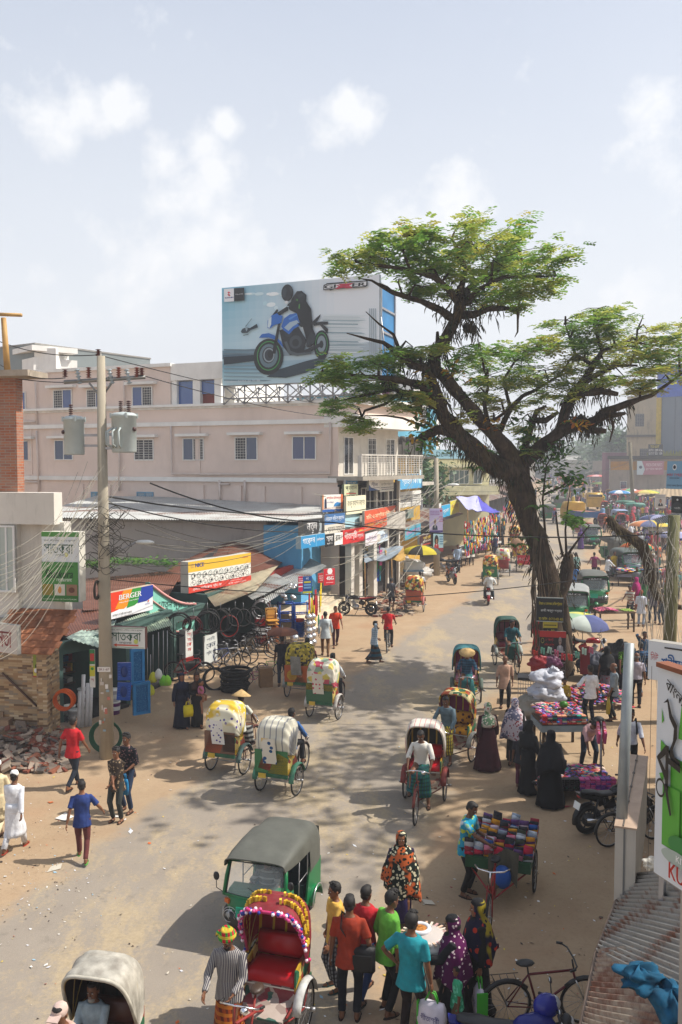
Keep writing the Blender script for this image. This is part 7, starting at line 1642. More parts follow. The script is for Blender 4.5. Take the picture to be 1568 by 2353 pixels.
RK=[('red seated rickshaw with a pink flower garland round its hood, nearest the camera',630,2362,163,dict(hood='#7a1c24',inner='#7a1420',inner2='#b08a20',seat='#b0141c',garland=True,fend='#b8b8b4',frame='#8a2420',board_c=patch(('#8a7a72','#7a3038','#a89a90','#2f5a50'),8),trim='#c22a6a'),None,None),('rickshaw under a crumpled grey plastic sheet, cut off by the bottom edge',232,2545,168,dict(hood=mat('#a9a498',.5,var=.3,vs=4,bump=1.0,bs=4,dirt=.45),inner='#2a1c18',inner2='#101010',seat='#5a3020',fend='#6a6a60',trim='#b5b0a2'),None,None),('rickshaw with a striped white hood and bright red seat, its driver in a white shirt',977,1836,167,dict(hood=stripes('#cfc8bc','#b86a70',9,0,.88),inner='#1c1c18',inner2='#b08a30',seat='#c01420',fend='#7a2c28',frame='#6a2a22'),'person in an open white shirt and green lungi pedalling toward the camera',dict(top=stripes('#d2cec4','#b5b0a6',40,0,.8),outfit='lungi',bot=teal_l,sleeve='rolled',hp=.35,hem=.42)),('rickshaw with a folded peaked hood and yellow patterned seat',1048,1744,152,dict(hood=orn3,inner='#7a2048',inner2='#b09020',seat=dots('#c98a1c','#4a1c18',9,.35),fend='#9a9a92',t=1),'person in a grey blue denim shirt driving the yellow seated rickshaw',dict(top='#5c7078',sleeve='long',bot=plaid('#c9b02c','#3a5a3a','#6a4020'),outfit='lungi',hem=.42,hp=.3)),('rickshaw with a teal rimmed hood driven by a man in a cone hat',1072,1612,173,dict(hood='#3c7f86',inner='#8a1c44',inner2='#a8902c',seat='#b87a90',fend='#4a5a50',board_c=orn3),'person in a navy check shirt and woven cone hat driving a teal rimmed rickshaw',dict(top=plaid('#22445c','#182c44','#38607a'),outfit='lungi',bot='#1c5a5c',sleeve='rolled',hair='strawhat',hem=.42,hp=.3)),('rickshaw with a dark green hood and pink grey striped lining, beyond the beige shirted man',1165,1528,183,dict(hood='#1f4a40',inner='#8a4a52',inner2='#1c2a2a',seat='#7a2030',fend='#9aa09a'),'person in a dark teal shirt glancing aside on the green hooded rickshaw',dict(top='#1c5660',outfit='lungi',bot='#1a4a42',sleeve='rolled',hem=.42,hy=.6)),('rickshaw seen from behind with blue roundels on its white back flap',642,1822,-20,dict(hood=stripes('#cbc6b4','#8a8a8a',7,0,.8),flap=dots('#d0cabc','#1c4a78',8,.33,'#c9a030'),fend='#3f7f66',frame='#4a3a30',back_text=[('r',0,0,1,1,'#2f6a3c'),('p',[(.4,0),(1,0),(1,.7),(.7,.9)],'#b8a020'),('p',[(.1,.2),(.45,.1),(.6,.8),(.3,.9)],'#a02a1c'),('t','2017',.76,.62,.2,.2,'#101010')]),'person in a blue shirt and black track trousers pedalling the roundel flap rickshaw',dict(top='#35609a',bot='#14161c',sleeve='long')),('rickshaw seen from behind with a white flap of purple zigzags and yellow trim',525,1774,-20,dict(hood=dots('#d2ccb4','#5a4a8a',7,.28,'#c9a83a'),flap=dots('#dcdad4','#4a3a8a',12,.3),fend='#4f6a66',trim='#c9b020',back_text=[('r',0,0,1,1,'#6a4a38'),('p',[(0,0),(.5,0),(.7,.8),(.2,1)],'#a8502c'),('r',.6,.1,1,.9,'#3a2c22')]),'person in a faded white shirt and woven hat pedalling the zigzag flap rickshaw',dict(top='#c9cabc',outfit='lungi',bot=stripes('#2a2a2c','#8a8a84',8,2),hair='strawhat',hem=.5,skin=2)),('rickshaw seen from behind draped in a torn floral sheet, in the middle of the road',746,1650,-19,dict(hood=orn2,flap=dots('#cfcabc','#b8485a',9,.3),fend='#b8b4ae',frame='#7a3a34',back_text=[('r',0,0,1,1,'#2f5a3c'),('r',.0,.62,1,.95,'#b89a20'),('t','ELAHI',.3,.78,.4,.2,'#101010'),('t','2017',.78,.6,.2,.2,'#101010')]),'person in a pale shirt leaning on the bars of the floral sheeted rickshaw',dict(top='#c5ccd0',bot='#1c1c20',sleeve='long')),('rickshaw seen from behind with black and yellow pleats and a painted face panel',692,1603,-14,dict(hood=patch(('#b09a20','#1c1c18','#8a7a1c','#c9b040'),14),flap='#8a8a84',fend='#8a8a86',back_text=[('r',0,0,1,1,'#a8501c'),('c',.3,.4,.2,'#c9a030'),('c',.62,.6,.12,'#1c5a34'),('c',.62,.45,.1,'#d0a890'),('p',[(.5,.3),(.75,.3),(.85,0),(.4,0)],'#1c5a34')]),'person in a red print shirt riding behind the brown umbrella',dict(top=plaid('#a04a50','#7a3a40','#b86a60'),bot='#2a2a30')),('orange backed rickshaw standing by the rubble near the tiled steps',953,1405,-12,dict(hood=orn3,back='#a8502c',fend='#b06a60',board_c=orn3,backc='#1c5a3c'),None,None),('green and yellow rickshaw following a motorcycle up the road',1127,1344,-12,dict(hood=orn3,backc='#1c6a3c',back_text=[('r',0,0,1,1,'#1c6a40'),('c',.3,.5,.16,'#d0a880'),('c',.65,.5,.16,'#d0a880')],lod=1),'person in a pale blue shirt driving the green and yellow rickshaw',dict(top='#8ab0b8',lod=1)),('red rimmed rickshaw just ahead of the green and yellow one',1155,1324,-12,dict(hood=orn2,backc='#7a2020',back='#8a2c28',lod=1),'person in a coral shirt driving the red rimmed rickshaw',dict(top='#c06a5a',lod=1)),('rickshaw with a red telecom advert on its back panel',1203,1314,-8,dict(hood=orn3,backc='#b01828',back_text=[('r',0,0,1,1,'#b81c2c'),('t','45G',.55,.5,.5,.4,'#f0f0f0'),('c',.2,.5,.12,'#f0f0f0')],lod=1,trim='#c24a8a'),'person in a black shirt driving the telecom advert rickshaw',dict(top='#2a2a2e',lod=1)),('rickshaw with a faded peach hood left of the big trunk',1190,1293,-8,dict(hood='#b08a6a',backc='#7a3a28',lod=1),'person in a dark vest driving the peach hooded rickshaw',dict(top='#3a3a40',lod=1)),('pink topped rickshaw left of the big trunk',1182,1257,-8,dict(hood=orn3,trim='#c2508a',lod=1),'person in a maroon shirt driving the pink topped rickshaw',dict(top='#6a2430',lod=1))]
RKO=[]
for lb,u,v,rz,op,rl,ro_ in RK:
 op.pop('t',0);r_=rickshaw(lb,G(u,v),rz,**op);RKO.append(r_)
 if rl:seat_rider(r_,rl,group='rickshaw drivers on their saddles',**ro_)
person('person in a striped shirt and patterned head wrap walking his garlanded rickshaw',loc=G(530,2425)+V((.0,0,0)),rz=165,H=1.70,pose='walk',top=stripes('#4a4650','#a8a49c',45,0,.62),bot=plaid('#8a3a14','#5a2410','#b06a20'),outfit='lungi',sleeve='long',hair='turban',hairc=plaid('#b02030','#2f8a34','#c9b83a'),hl=(-.17,.34,1.02),hr=(.2,.36,1.0),beard=1,hp=.4,skin=0)
pr=RKO[1];Mr=Matrix.Translation(pr.location)@Matrix.Rotation(pr.rotation_euler[2],4,'Z')
person('person in a pale blue shirt sitting under the plastic sheeted hood',loc=Mr@V((.12,-.1,0)),rz=168,pose=dict(hz=.88,fl=(-.14,.42,.52),fr=(.14,.42,.52),hl=(-.12,.36,.98),hr=(.12,.36,.98),lean=.0),H=1.5,top='#8fa0a8',bot='#3a3a3c',sleeve='long',beard=2)
person('person in a washed pink cap driving the plastic sheeted rickshaw',loc=Mr@V((.05,.62,0)),rz=168,pose=dict(hz=1.0,fl=(-.19,.3,.3),fr=(.19,.3,.5),hl=(-.24,.4,1.05),hr=(.24,.4,1.05),lean=.25),top='#b9988a',bot='#3a3040',hair='cap',hairc='#bfa79c')
au=auto('green auto taxi with a grey canvas hood heading toward the camera',V((-1.12,14.15,GZ(14.1))),163,sc_=.80)
person('person in a grey striped shirt driving the nearest green auto taxi',loc=Matrix.Translation(au.location)@Matrix.Rotation(au.rotation_euler[2],4,'Z')@V((0,.15,-.08)),H=1.5,rz=163,pose=dict(hz=.70,fl=(-.16,.42,.40),fr=(.16,.42,.40),hl=(-.2,.46,.98),hr=(.2,.46,.98),lean=.05),top=stripes('#6a6a62','#a8a89e',9,2,.7),bot='#3a3a3a')
PP=[('person in a red t shirt and dark jeans walking past the concrete pole',168,1812,-22,dict(H=1.66,pose='walk',top='#b51a22',bot='#1c2430',skin=1)),('person in a long white robe and white skullcap walking at the left edge',34,1955,-8,dict(H=1.55,pose='walk2',outfit='robe',top='#d6d8dc',bot='#cfd0d4',hair='taqiyah',hem=.35,shoes='#a03a24')),('person in a cream tunic and white skullcap half cut off by the left edge',-6,1935,-6,dict(H=1.62,pose='walk',outfit='robe',top='#cbbb96',bot='#c9bfa0',hair='taqiyah',hem=.5)),('boy in a royal blue t shirt and maroon trousers striding on the left verge',190,1978,12,dict(H=1.52,pose='walk',top='#22366e',bot='#5a2a28',hr=(.42,.18,.98),hl=(-.3,-.12,.86),shoes='#4a8a3a',hair='puff',skin=1)),('person in a brown leaf print shirt and grey jeans standing near the pole',270,1888,165,dict(H=1.58,pose='folded',top=dots('#3c322a','#9a8468',16,.36),bot='#2f3330',sleeve='rolled',shirt_len=-.2,skin=1,hair='puff')),('person in a dark floral shirt and blue jeans standing behind the leaf print shirt',294,1864,158,dict(H=1.7,pose='stand2',top=dots('#17171c','#7a5a5a',20,.3),bot='#1c2c44',sleeve='rolled',hair='puff',hl=(-.14,.2,.98))),('woman in a navy robe and headscarf carrying a yellow bag',418,1672,205,dict(H=1.53,outfit='abaya',top='#14182a',hair='hijab',hairc='#161c34',pose='stroll',skin=3,hl=(-.16,.2,.95))),('woman in black with a brown headscarf holding a small child',453,1670,200,dict(H=1.52,outfit='abaya',top='#151313',hair='hijab',hairc='#3a2820',pose='stroll',skin=3,hl=(-.1,.24,1.15),hr=(.05,.26,1.1),rhem=(.19,.19))),('person in a dark navy shirt and jeans under a brown umbrella',649,1577,0,dict(H=1.68,pose='stand',top='#14161e',bot='#1c2a3c',hr=(.16,.22,1.42))),('person in a loose pale shirt and brown trousers walking away from the steps',748,1507,5,dict(H=1.68,pose='stroll',top='#b8c0c2',bot='#6a4a2c',sleeve='long',shirt_len=-.24)),('person in an orange t shirt and maroon trousers walking toward the camera',771,1486,185,dict(H=1.62,pose='walk2',top='#cc3a14',bot='#3a1420',skin=1)),('person in a grey shirt and navy shorts standing by the rubble',899,1401,-25,dict(H=1.55,pose='stand',top='#4a4c52',bot='#1a2030',outfit='shorts',skin=2)),('person in a pale check shirt and dark lungi talking on a phone',860,1524,-80,dict(H=1.55,pose='walk',hr=(.13,.12,1.46),hl=(-.2,.2,.95),top=plaid('#9fb0bc','#7f96a8','#b8c4cc'),outfit='lungi',bot=stripes('#3a2c26','#1c4a5c',5,2),sleeve='rolled',skin=0,shoes='#5a2a1c')),('bald person in a beige shirt and dark trousers walking down the right verge',1160,1630,178,dict(H=1.62,pose='stroll',top='#b08c76',bot='#1c191a',sleeve='rolled',hair='bald',hairc='#8a8a86',shirt_len=-.25)),('person wrapped in a long maroon robe with a flowery headscarf',1120,1768,8,dict(H=1.62,outfit='abaya',top='#3a0c18',hair='niqab',hairc=dots('#c9c0b0','#a04a40',15,.35,'#5a7a5a'),pose='stroll',rhem=(.36,.32))),('woman with a white and red printed shawl over black clothes',1182,1755,-15,dict(H=1.62,outfit='abaya',top='#0f0e12',hair='none',pose='walk2',scarf=dict(c=dots('#bdb2b6','#8a3a44',15,.33,'#5a5a70'),hem=.62,w=.36,slope=-.12,face=False),rhem=(.2,.22),hem=.16)),('woman in a full black robe facing the shoe stall',1214,1824,-55,dict(H=1.66,outfit='abaya',top='#0a0a0d',hair='hijab',hairc='#0a0a0c',pose='stand',rhem=(.24,.24),hr=(.2,.2,.95))),('woman in a sweeping black robe and cape seen from behind at the shoe stall',1265,1852,5,dict(H=1.66,outfit='abaya',top='#08080b',hair='none',scarf=dict(c='#0b0b12',hem=.85,w=.34,slope=.05,face=False),pose='stand',rhem=(.33,.33))),('girl in maroon trousers half hidden behind the black robed woman',1197,1810,-20,dict(H=1.3,pose='stand',top='#24242c',bot='#5a1c34',outfit='trousers',shoes=None)),('person in a pink shirt bending over the low shoe stall',1352,1764,178,dict(H=1.7,pose='bend',top='#c59c9a',bot='#1c2a38',sleeve='rolled',skin=0)),('person with glasses, a white shirt and a black backpack walking on the right',1447,1796,172,dict(H=1.72,pose='walk2',top='#c8ccd8',bot='#0c0d10',sleeve='rolled',tuck=True,hair='puff',closed_shoes=True,shoes='#2a2a2a')),('person in a crisp white shirt reaching over the ground heap of sandals',1356,1664,15,dict(H=1.68,pose='stand',hl=(-.42,.2,1.1),top='#d4d6dc',bot='#16202e',sleeve='rolled',closed_shoes=True)),('boy in a yellow shirt sitting between the sacks and the sandals',1297,1632,170,dict(H=1.3,pose='sit',top='#b8962a',bot='#1c2836',sleeve='long',hair='puff')),('grey haired person in a grey shirt holding a yellow bag by the sandals',1410,1656,70,dict(H=1.66,pose='stand2',top='#7c8890',bot='#14161a',sleeve='rolled',hair='bald',hairc='#5a5a58')),('woman in a black headscarf and flowered skirt behind the sandal heap',1394,1602,5,dict(H=1.6,outfit='skirt',top='#0c0c10',bot=dots('#6a6468','#7a2a34',12,.36),hair='none',scarf=dict(c='#0c0c10',hem=.95,w=.27,face=False),hem=.1,rhem=(.26,.24))),('person in a green and black check shirt walking away on the right',1438,1600,3,dict(H=1.72,pose='walk',top=plaid('#5a8a2c','#161c14','#2c4a1c',16),bot='#121a2a',closed_shoes=True)),('person in a navy plaid shirt walking beside the green check shirt',1472,1598,3,dict(H=1.7,pose='walk2',top=plaid('#1c3a60','#141c2c','#3a6080'),bot='#5a626a')),('person in a lilac grey shirt and black trousers walking behind the plaid shirt',1462,1626,-12,dict(H=1.66,pose='stand',hl=(-.2,.25,1.1),top='#a29ca8',bot='#100c10',tuck=True,closed_shoes=True,hair='bald',hairc='#6a6a6a')),('vendor in a turquoise and lime t shirt sorting clothes on the handcart',1070,2056,-125,dict(H=1.68,pose='reach',top=dots('#1c8aa8','#a8b83a',10,.4,'#cfd0d0'),bot='#0f1014',hl=(-.1,.36,1.1),hr=(.12,.5,1.08))),('woman wrapped in an orange and black dotted sari shawl walking toward the camera',922,2122,178,dict(H=1.53,outfit='skirt',top='#2a1c3a',bot='#241a4a',scarf=dict(c=dots('#14201c','#cfc8a8',15,.40,'#b85a2c'),hem=.62,w=.36,slope=.16),pose='stroll',skin=3,hem=.12)),('boy in a yellow t shirt and checked trousers stretching out an arm',772,2272,115,dict(H=1.56,pose='stand',top='#c9a048',bot=plaid('#3a3c44','#8a8c90','#23242a',14),hl=(-.36,.30,.92),shoes='#1c4a4a',hair='puff',skin=1)),('person in a rust red polo with a black shoulder bag, seen from behind',803,2342,-8,dict(H=1.72,pose='stand',top='#8a2c14',bot='#0c111c',hr=(.25,.12,.92))),('person in a lime green shirt leaning toward the snack basket',887,2328,-60,dict(H=1.7,pose='stand2',top='#5a9a34',bot='#0d0e10',sleeve='rolled',hair='puff',lean=.12)),('person in a turquoise t shirt and brown trousers beside the snack basket',944,2398,-28,dict(H=1.74,pose='stand',top='#1a8590',bot='#1c100e',hl=(-.2,.02,1.0),el=(-1,-.3,0),hair='puff')),('person in a red shirt hidden between the rust polo and the lime shirt',838,2296,-30,dict(H=1.62,pose='walk',top='#a81a24',bot='#1c3460')),('woman in a magenta dotted headscarf and shawl buying snacks',1040,2368,85,dict(H=1.56,outfit='abaya',top='#17151a',hair='niqab',hairc='#0c0c10',scarf=dict(c=dots('#4a0a40','#c9b8b8',15,.26),hem=.80,w=.30),hl=(-.1,.42,1.1),hr=(.1,.4,1.05),skin=3)),('woman in black with a red and yellow flowered shawl behind the magenta one',1098,2330,95,dict(H=1.6,outfit='abaya',top='#0b0b0e',hair='hijab',hairc='#0c0c0f',scarf=dict(c=dots('#12102a','#a8301c',8,.33,'#8a7a1c'),hem=.95,w=.3),skin=3)),('small boy in a mint green shirt standing by the snack buyers',1050,2392,95,dict(H=1.02,pose='stand',top=dots('#3a9a70','#6ac0a0',10,.4),bot='#6a5038')),('small child in cream half hidden behind the magenta shawl',1018,2290,100,dict(H=1.05,pose='stand',top='#b5a888',bot='#6a6050')),('person in a white shirt walking ahead of the orange backed rickshaw',966,1388,-5,dict(H=1.66,pose='stroll',top='#c5c8cc',bot='#5a4a3a',lod=1)),('person in a pale blue shirt and black trousers striding by the parked motorcycles',1052,1314,178,dict(H=1.74,pose='walk',top='#9fb2c8',bot='#141418',sleeve='long',lod=1)),('person in a white shirt standing left of the parked autos, right of the trunk',1303,1369,2,dict(H=1.66,pose='stand',top='#d0d2d4',bot='#121216',sleeve='rolled',lod=1)),('person in a sky blue shirt and grey trousers right of the big trunk',1321,1368,-2,dict(H=1.68,pose='stand2',top='#4a78b0',bot='#4a4c50',sleeve='long',lod=1)),('person in a teal and white check shirt walking away past the trunk',1324,1334,2,dict(H=1.68,pose='walk',top=plaid('#5a9a90','#c0cac4','#2a5a54'),bot='#3a3a40',lod=1)),('person in a magenta shirt with a dark rucksack walking away along the road',1366,1330,0,dict(H=1.6,pose='walk2',top='#7a2850',bot='#2a2430',hl=(-.4,0,1.0),hr=(.4,0,.95),lod=1)),('person in a white shirt bending toward the fruit cart',1395,1340,-80,dict(H=1.64,pose='reach',top='#cfd4d6',bot='#4a4a50',sleeve='long',lod=1)),('fruit seller in a striped t shirt behind the fruit cart',1450,1425,130,dict(H=1.62,pose='reach',top=stripes('#b8b4a8','#7a3020',7,2,.7),bot='#1c1c24',lod=1)),('red haired person in a white tunic beside the fruit cart',1473,1440,-30,dict(H=1.62,pose='stand',top='#c2c8d4',bot='#8a96a8',sleeve='rolled',hair='short',hairc='#8a3a14',shirt_len=-.3,lod=1)),('person in a grey violet shirt and jeans standing right of the fruit cart',1500,1432,-15,dict(H=1.74,pose='stand2',top='#55505e',bot='#1c2a40',sleeve='rolled',lod=1)),('person in a dark print shirt beside the grey violet shirt',1522,1436,15,dict(H=1.6,pose='stand',top=dots('#14202c','#4a5a6a',14,.3),bot='#24384c',lod=1)),('person in a denim shirt with a hand on the chin near the covered motorcycle',1480,1560,185,dict(H=1.62,pose='phone',top='#2f4f6e',bot='#1c1c20',sleeve='rolled',lod=1)),('woman in a magenta shawl holding a blue bag among the stalls',1462,1400,60,dict(H=1.56,outfit='skirt',top='#7a1450',bot='#8a3a34',hair='none',scarf=dict(c='#9a1460',hem=.9,w=.26),lod=1)),('person in an olive green tunic standing among the stalls at the right',1538,1408,-10,dict(H=1.66,outfit='robe',top='#5a6a1c',bot='#1c5a54',hem=.55,lod=1)),('person in a dark shirt half behind the big trunk on its left',1236,1478,10,dict(H=1.66,pose='stand',top='#8a8480',bot='#14181c',sleeve='long',lod=1))]
PO={}
for lb,u,v,rz,op in PP:PO[u]=person(lb,u,v,rz=rz,group=None,**op)
def strapbag(root,label,c='#101114'):
 b=MB(mat(c,.6,bump=.3));b.loft([[(x,y*q,z)for x,y in((.04,-.10),(.34,-.10),(.36,-.04),(.34,.02),(.04,.02))]for z,q in((.72,1),(.80,1.15),(1.0,1.05),(1.05,.8))]);b.box((.19,-.115,.86),(.26,.03,.2));b.tube([(.06,-.06,1.03),(-.10,-.13,1.32),(-.10,-.02,1.50),(.05,.12,1.3),(.3,.02,1.03)],.018,5,flat=.5)
 o=b.build('shoulder_bag',loc=root.location,rz=root.rotation_euler[2]);o.scale=root.scale;tag(o,label,'bag')
strapbag(PO[803],'black messenger bag slung behind the rust red polo')
b=MB(mat('#15171c',.7));b.sph((0,-.2,1.22),(.15,.1,.22),10,8)
for sx in(-1,1):b.tube([(sx*.11,-.14,1.36),(sx*.12,0,1.50),(sx*.12,.135,1.36),(sx*.13,.13,1.16),(sx*.13,-.1,1.08)],.022,5,flat=.4)
o=b.build('backpack',loc=PO[1447].location,rz=PO[1447].rotation_euler[2]);tag(o,'black backpack worn over the white shirt','backpack')
held('shopping_bag','thin blue bag held by the dark floral shirt','bag',PO[294],'l',bagfn('#1470a0',.2,.34,.04))
held('shopping_bag','bright yellow carrier bag held by the woman in navy','bag',PO[418],'l',bagfn('#c9b814',.26,.32,.1))
held('shopping_bag','large yellow cloth bag held by the grey haired person','bag',PO[1410],'l',bagfn('#a8942c',.36,.42,.1,drop=.05))
held('shopping_bag','white and green printed shopping bag held by the turquoise t shirt','bag',PO[944],'r',bagfn('#cfc9d4',.34,.40,.14,'#3fa02c','গীতাশ্রী',.14,'#3fa02c'))
held('shopping_bag','white and green printed shopping bag held by the woman in the flowered shawl','bag',PO[1098],'l',bagfn('#c5bfca',.34,.40,.14,'#3fa02c','গীতাশ্রী',.14,'#3fa02c'))
held('shopping_bag','white sack bag carried by the cream tunic at the left edge','bag',PO[-6],'r',bagfn('#c8c8cc',.26,.4,.12,None,'বিসমি'))
q=PO[453];b=MB(mat('#b86a8a',.8));b.sph((0,0,0),(.10,.09,.14),9,7);b.mat(mat(SKIN[3],.5));b.sph((0,0,.20),(.075,.08,.09),9,7);b.tube([(.05,.02,-.1),(.08,.12,-.16),(.08,.1,-.3)],.035,6);b.tube([(-.05,.02,-.1),(-.08,.12,-.16),(-.08,.1,-.3)],.035,6);b.tube([(.09,0,.08),(.12,.1,.02)],.028,6);b.mat(plain(HAIRC,.8));b.sph((0,-.015,.23),(.078,.08,.08),8,6)
tag(b.build('person',loc=world(q,(-.08,.26,1.22)),rz=q.rotation_euler[2]+.9),'small child in pink carried by the woman in black','person')
def parasol(name,label,loc,cols,r=.9,h=1.9,n=8,tilt=0,ta=0,dome=.32,pole=True,grp=None,fring=None):
 root_=empty(name,loc,0,label,'umbrella',grp);cp=MB();T_=Matrix.Translation((0,0,h))@Matrix.Rotation(ta,4,'Z')@Matrix.Rotation(tilt,4,'X')
 for k in range(n):
  cp.mat(mat(cols[k%len(cols)],.8,var=.12))
  a0,a1=2*math.pi*k/n,2*math.pi*(k+1)/n
  for th in(0,-.012):cp.grid(lambda i,j:((r*math.sin(j*1.45)/math.sin(1.45)*math.cos(a0+(a1-a0)*i)*(1-.05*math.sin(math.pi*i)*j)),(r*math.sin(j*1.45)/math.sin(1.45)*math.sin(a0+(a1-a0)*i)*(1-.05*math.sin(math.pi*i)*j)),th+dome*(math.cos(j*1.45)-.12)),4,5,M=T_)
 cp.build('canopy',root_);s_=MB(steel());s_.tube([T_@V((0,0,dome+.06)),T_@V((0,0,0)),V((0,0,0))if pole is True else V(pole)],.016,5)
 for k in range(n):a0=2*math.pi*k/n;s_.tube([T_@V((0,0,-.02)),T_@V((r*.96*math.cos(a0),r*.96*math.sin(a0),-.02))],.006,3)
 s_.build('pole',root_);return root_
hp_=world(PO[649],hand_of(PO[649],'r'));parasol('umbrella','brown umbrella with a white rim held over the navy shirt',V((hp_.x-.08,hp_.y,PO[649].location.z)),['#7a4a34','#6f4230'],r=.52,h=hp_.z-PO[649].location.z+.30,dome=.2,pole=(.05,0,hp_.z-PO[649].location.z))
bk=bicycle('old black bicycle ridden by the person in a red shirt',G(893,1493),-8,c='#2a2a2c',r=.35,guards=True,rack=True)
person('person in a red shirt and black trousers cycling away from the camera',loc=bk.location+V((-.03,-.25,0)),rz=-8,H=1.66,pose=dict(hz=.98,fl=(-.12,.15,.45),fr=(.13,.12,.22),hl=(-.26,.48,1.05),hr=(.27,.47,1.05),lean=.15),top='#b5121c',bot='#0f0f13',shirt_len=-.1)
motorbike('black and red motorcycle parked at the foot of the tiled steps',G(823,1414),78,tank='#1a1416',seatc=(.25,.02,.02))
mr_=motorbike('red motorcycle with two riders driving up the road',G(1122,1386),-8,tank='#8a1018',mirrors=False)
for dy,c,lb in((-.02,'#a89a80','person in a khaki shirt steering the red motorcycle'),(-.42,'#c9cac6','person in white riding pillion on the red motorcycle')):
 person(lb,loc=mr_.location+V((0,dy-.05,0)),rz=-8,pose=dict(hz=.88,fl=(-.2,.2,.32),fr=(.2,.2,.32),hl=(-.24,.45 if dy>-.1 else.25,1.0),hr=(.24,.45 if dy>-.1 else.25,1.0),lean=.12),top=c,bot='#1c2a30',lod=1,sleeve='long',hair='cap' if dy>-.1 else 'short',hairc='#8a9a20')
motorbike('red motorcycle parked facing the road beside the poster covered pole',G(1038,1340),190,tank='#8a1a1c',lod=1);motorbike('black motorcycle parked behind the poster covered pole',G(1022,1318),80,tank='#1a1a1e',lod=1)
motorbike('shiny red motorcycle with a black seat parked under the pale umbrella',G(1352,1524),-112,tank='#8a0c14')
motorbike('black motorcycle cut off by the sign box at the right',G(1412,1908),-72,tank='#121214',lean=.0)
bicycle('old black bicycle leaning behind the sign box at the right',G(1452,1938),-70,c='#1a1a1a',rack=True)
bicycle('dark red bicycle with a black carrier parked at the bottom right',G(1250,2356),-86,c='#5a1018',rack=True,r=.34,lean=.1)
mb_=motorbike('blue motorcycle with a chrome carrier cut off by the bottom edge',V((2.18,10.42,0)),-93,tank='#16206a')
b=MB(plain('#161f7a',.2));b.sph((0,0,0),(.14,.17,.15),14,9);b.mat(glass((.3,.32,.36)));b.sph((.0,.07,.02),(.12,.12,.10),12,8);tag(b.build('helmet',loc=P(1256,2312,10.6),rz=-1.2),'shiny blue helmet hung on the bar of the blue motorcycle','helmet')
b=MB(mat('#161619',.45,var=.3,bump=.4,bs=6))
Wc_=G(1432,1562);cloth_heap(b,(0,0,.55),(.42,.75,.68),seed=4,amp=.35);o=b.build('motorcycle_cover',loc=Wc_,rz=.3);tag(o,'black cover draped over a parked motorcycle right of the pale umbrella','cover');motorbike('motorcycle with a yellow rear fender under the black cover',Wc_+V((-.3,.3,0)),-95,tank='#8a6a10',mirrors=False,lod=1)
r8=random.Random(88)
def K(x,y):return 172.3+x*.3663,1321+y*.3663
def th(name,label,cat,b,loc=None,rz=0,group=None,kind=None):
 o=b.build(name,loc=loc,rz=rz);return tag(o,label,cat,group,kind)
rub=mat(RUB,.75,var=.3,vs=6)
def rel(p,base):return V(p)-V(base)
for i,(x,y,R_,Y,c,n_,sq,lb)in enumerate([(650,315,.37,30.6,0,4,1,'pair of wide black tyres hung under the curved green parapet'),(745,320,.30,31,1,4,.9,'bunch of red brown inner tubes hung left of the black tyre bunch'),(832,298,.37,31.2,0,6,1,'large bunch of glossy black tyres hung below the end of the parapet'),(915,290,.34,32.6,0,4,1.2,'dark tyres hung in the shade right of the large bunch'),(968,320,.34,33,2,2,1.2,'thin tyre with a red wall hung low in the cycle shop'),(1006,265,.27,34,0,1,1.2,'left of two small knobbly tyres hung side by side'),(1057,270,.27,34.6,0,1,1.2,'right of two small knobbly tyres hung side by side'),(1135,255,.32,35.6,0,3,1,'bunch of three knobbly tyres at the right end of the cycle shop'),(1170,215,.34,36.2,3,3,1,'bunch of shiny metal rims hung behind the knobbly tyres')]):
 b=MB((rub,mat('#5a2024',.5),rub,steel())[c]);p=P(*K(x,y),Y)
 for k in range(n_):b.torus((r8 .uniform(-.08,.08)if n_>1 else 0,k*.06,r8 .uniform(-.06,.06)if n_>1 else 0),R_,.028 if n_<3 else.02,'y',26,7,sq=sq)
 if c==2:b.mat(plain('#a02018'));b.torus((0,-.03,0),R_*.93,.012,'y',24,5,sq=sq)
 b.mat(steel());b.tube([(0,0,R_),(0,0,R_+.3)],.008,4)
 th('tyre_bunch',lb,'tyres',b,p,.3)
b=MB(rub)
for k in range(13):b.torus((r8 .uniform(-.06,.06),r8 .uniform(-.05,.05),.05+.055*k),.42+r8 .uniform(-.05,.05),.032,'z',26,7)
b.torus((-.62,.1,.36),.36,.03,'y',26,7);b.torus((-.70,.15,.34),.34,.03,'y',26,7)
th('tyre_pile','pile of coiled black tyres on the ground before the cycle shop','tyres',b,G(540,1588))
def bikes(x,y):return G(*K(x,y))
for(x,y,rz,c,s_,lb)in[(1150,520,-100,'#6a5a48',1,'khaki framed mountain bike at the front of the row'),(1165,500,-102,'#1c1c20',1,'black mountain bike second in the row'),(1180,480,-104,'#2a2a30',1,'dark mountain bike third in the row'),(1195,455,-106,'#15151a',1,'black mountain bike at the back of the row by the crates'),(960,590,-80,'#b0b0b0',.95,'silver bicycle behind the tyre pile'),(900,600,-70,'#2a3a6a',.95,'blue bicycle left of the tyre pile'),(1010,560,-88,'#3a3a3c',.95,'grey bicycle behind the silver one')]:
 bicycle(lb,bikes(x,y),rz,c=c,s=s_,group='bicycles for sale outside the cycle shop',lean=r8 .uniform(-.12,.12),guards=False,lod=1)
bicycle('red bicycle leaning beside the vertical white board',bikes(720,668),-95,c='#a01818',guards=True,lean=.1)
bicycle('small pink bicycle right of the tyre pile',bikes(1135,690),-125,c='#b0206a',s=.55,guards=True);bicycle('small lime green bicycle by the umbrella',bikes(1225,620),-100,c='#5ab02c',s=.55)
bicycle('small violet bicycle behind the carton',bikes(1180,640),-110,c='#4a2a7a',s=.5)
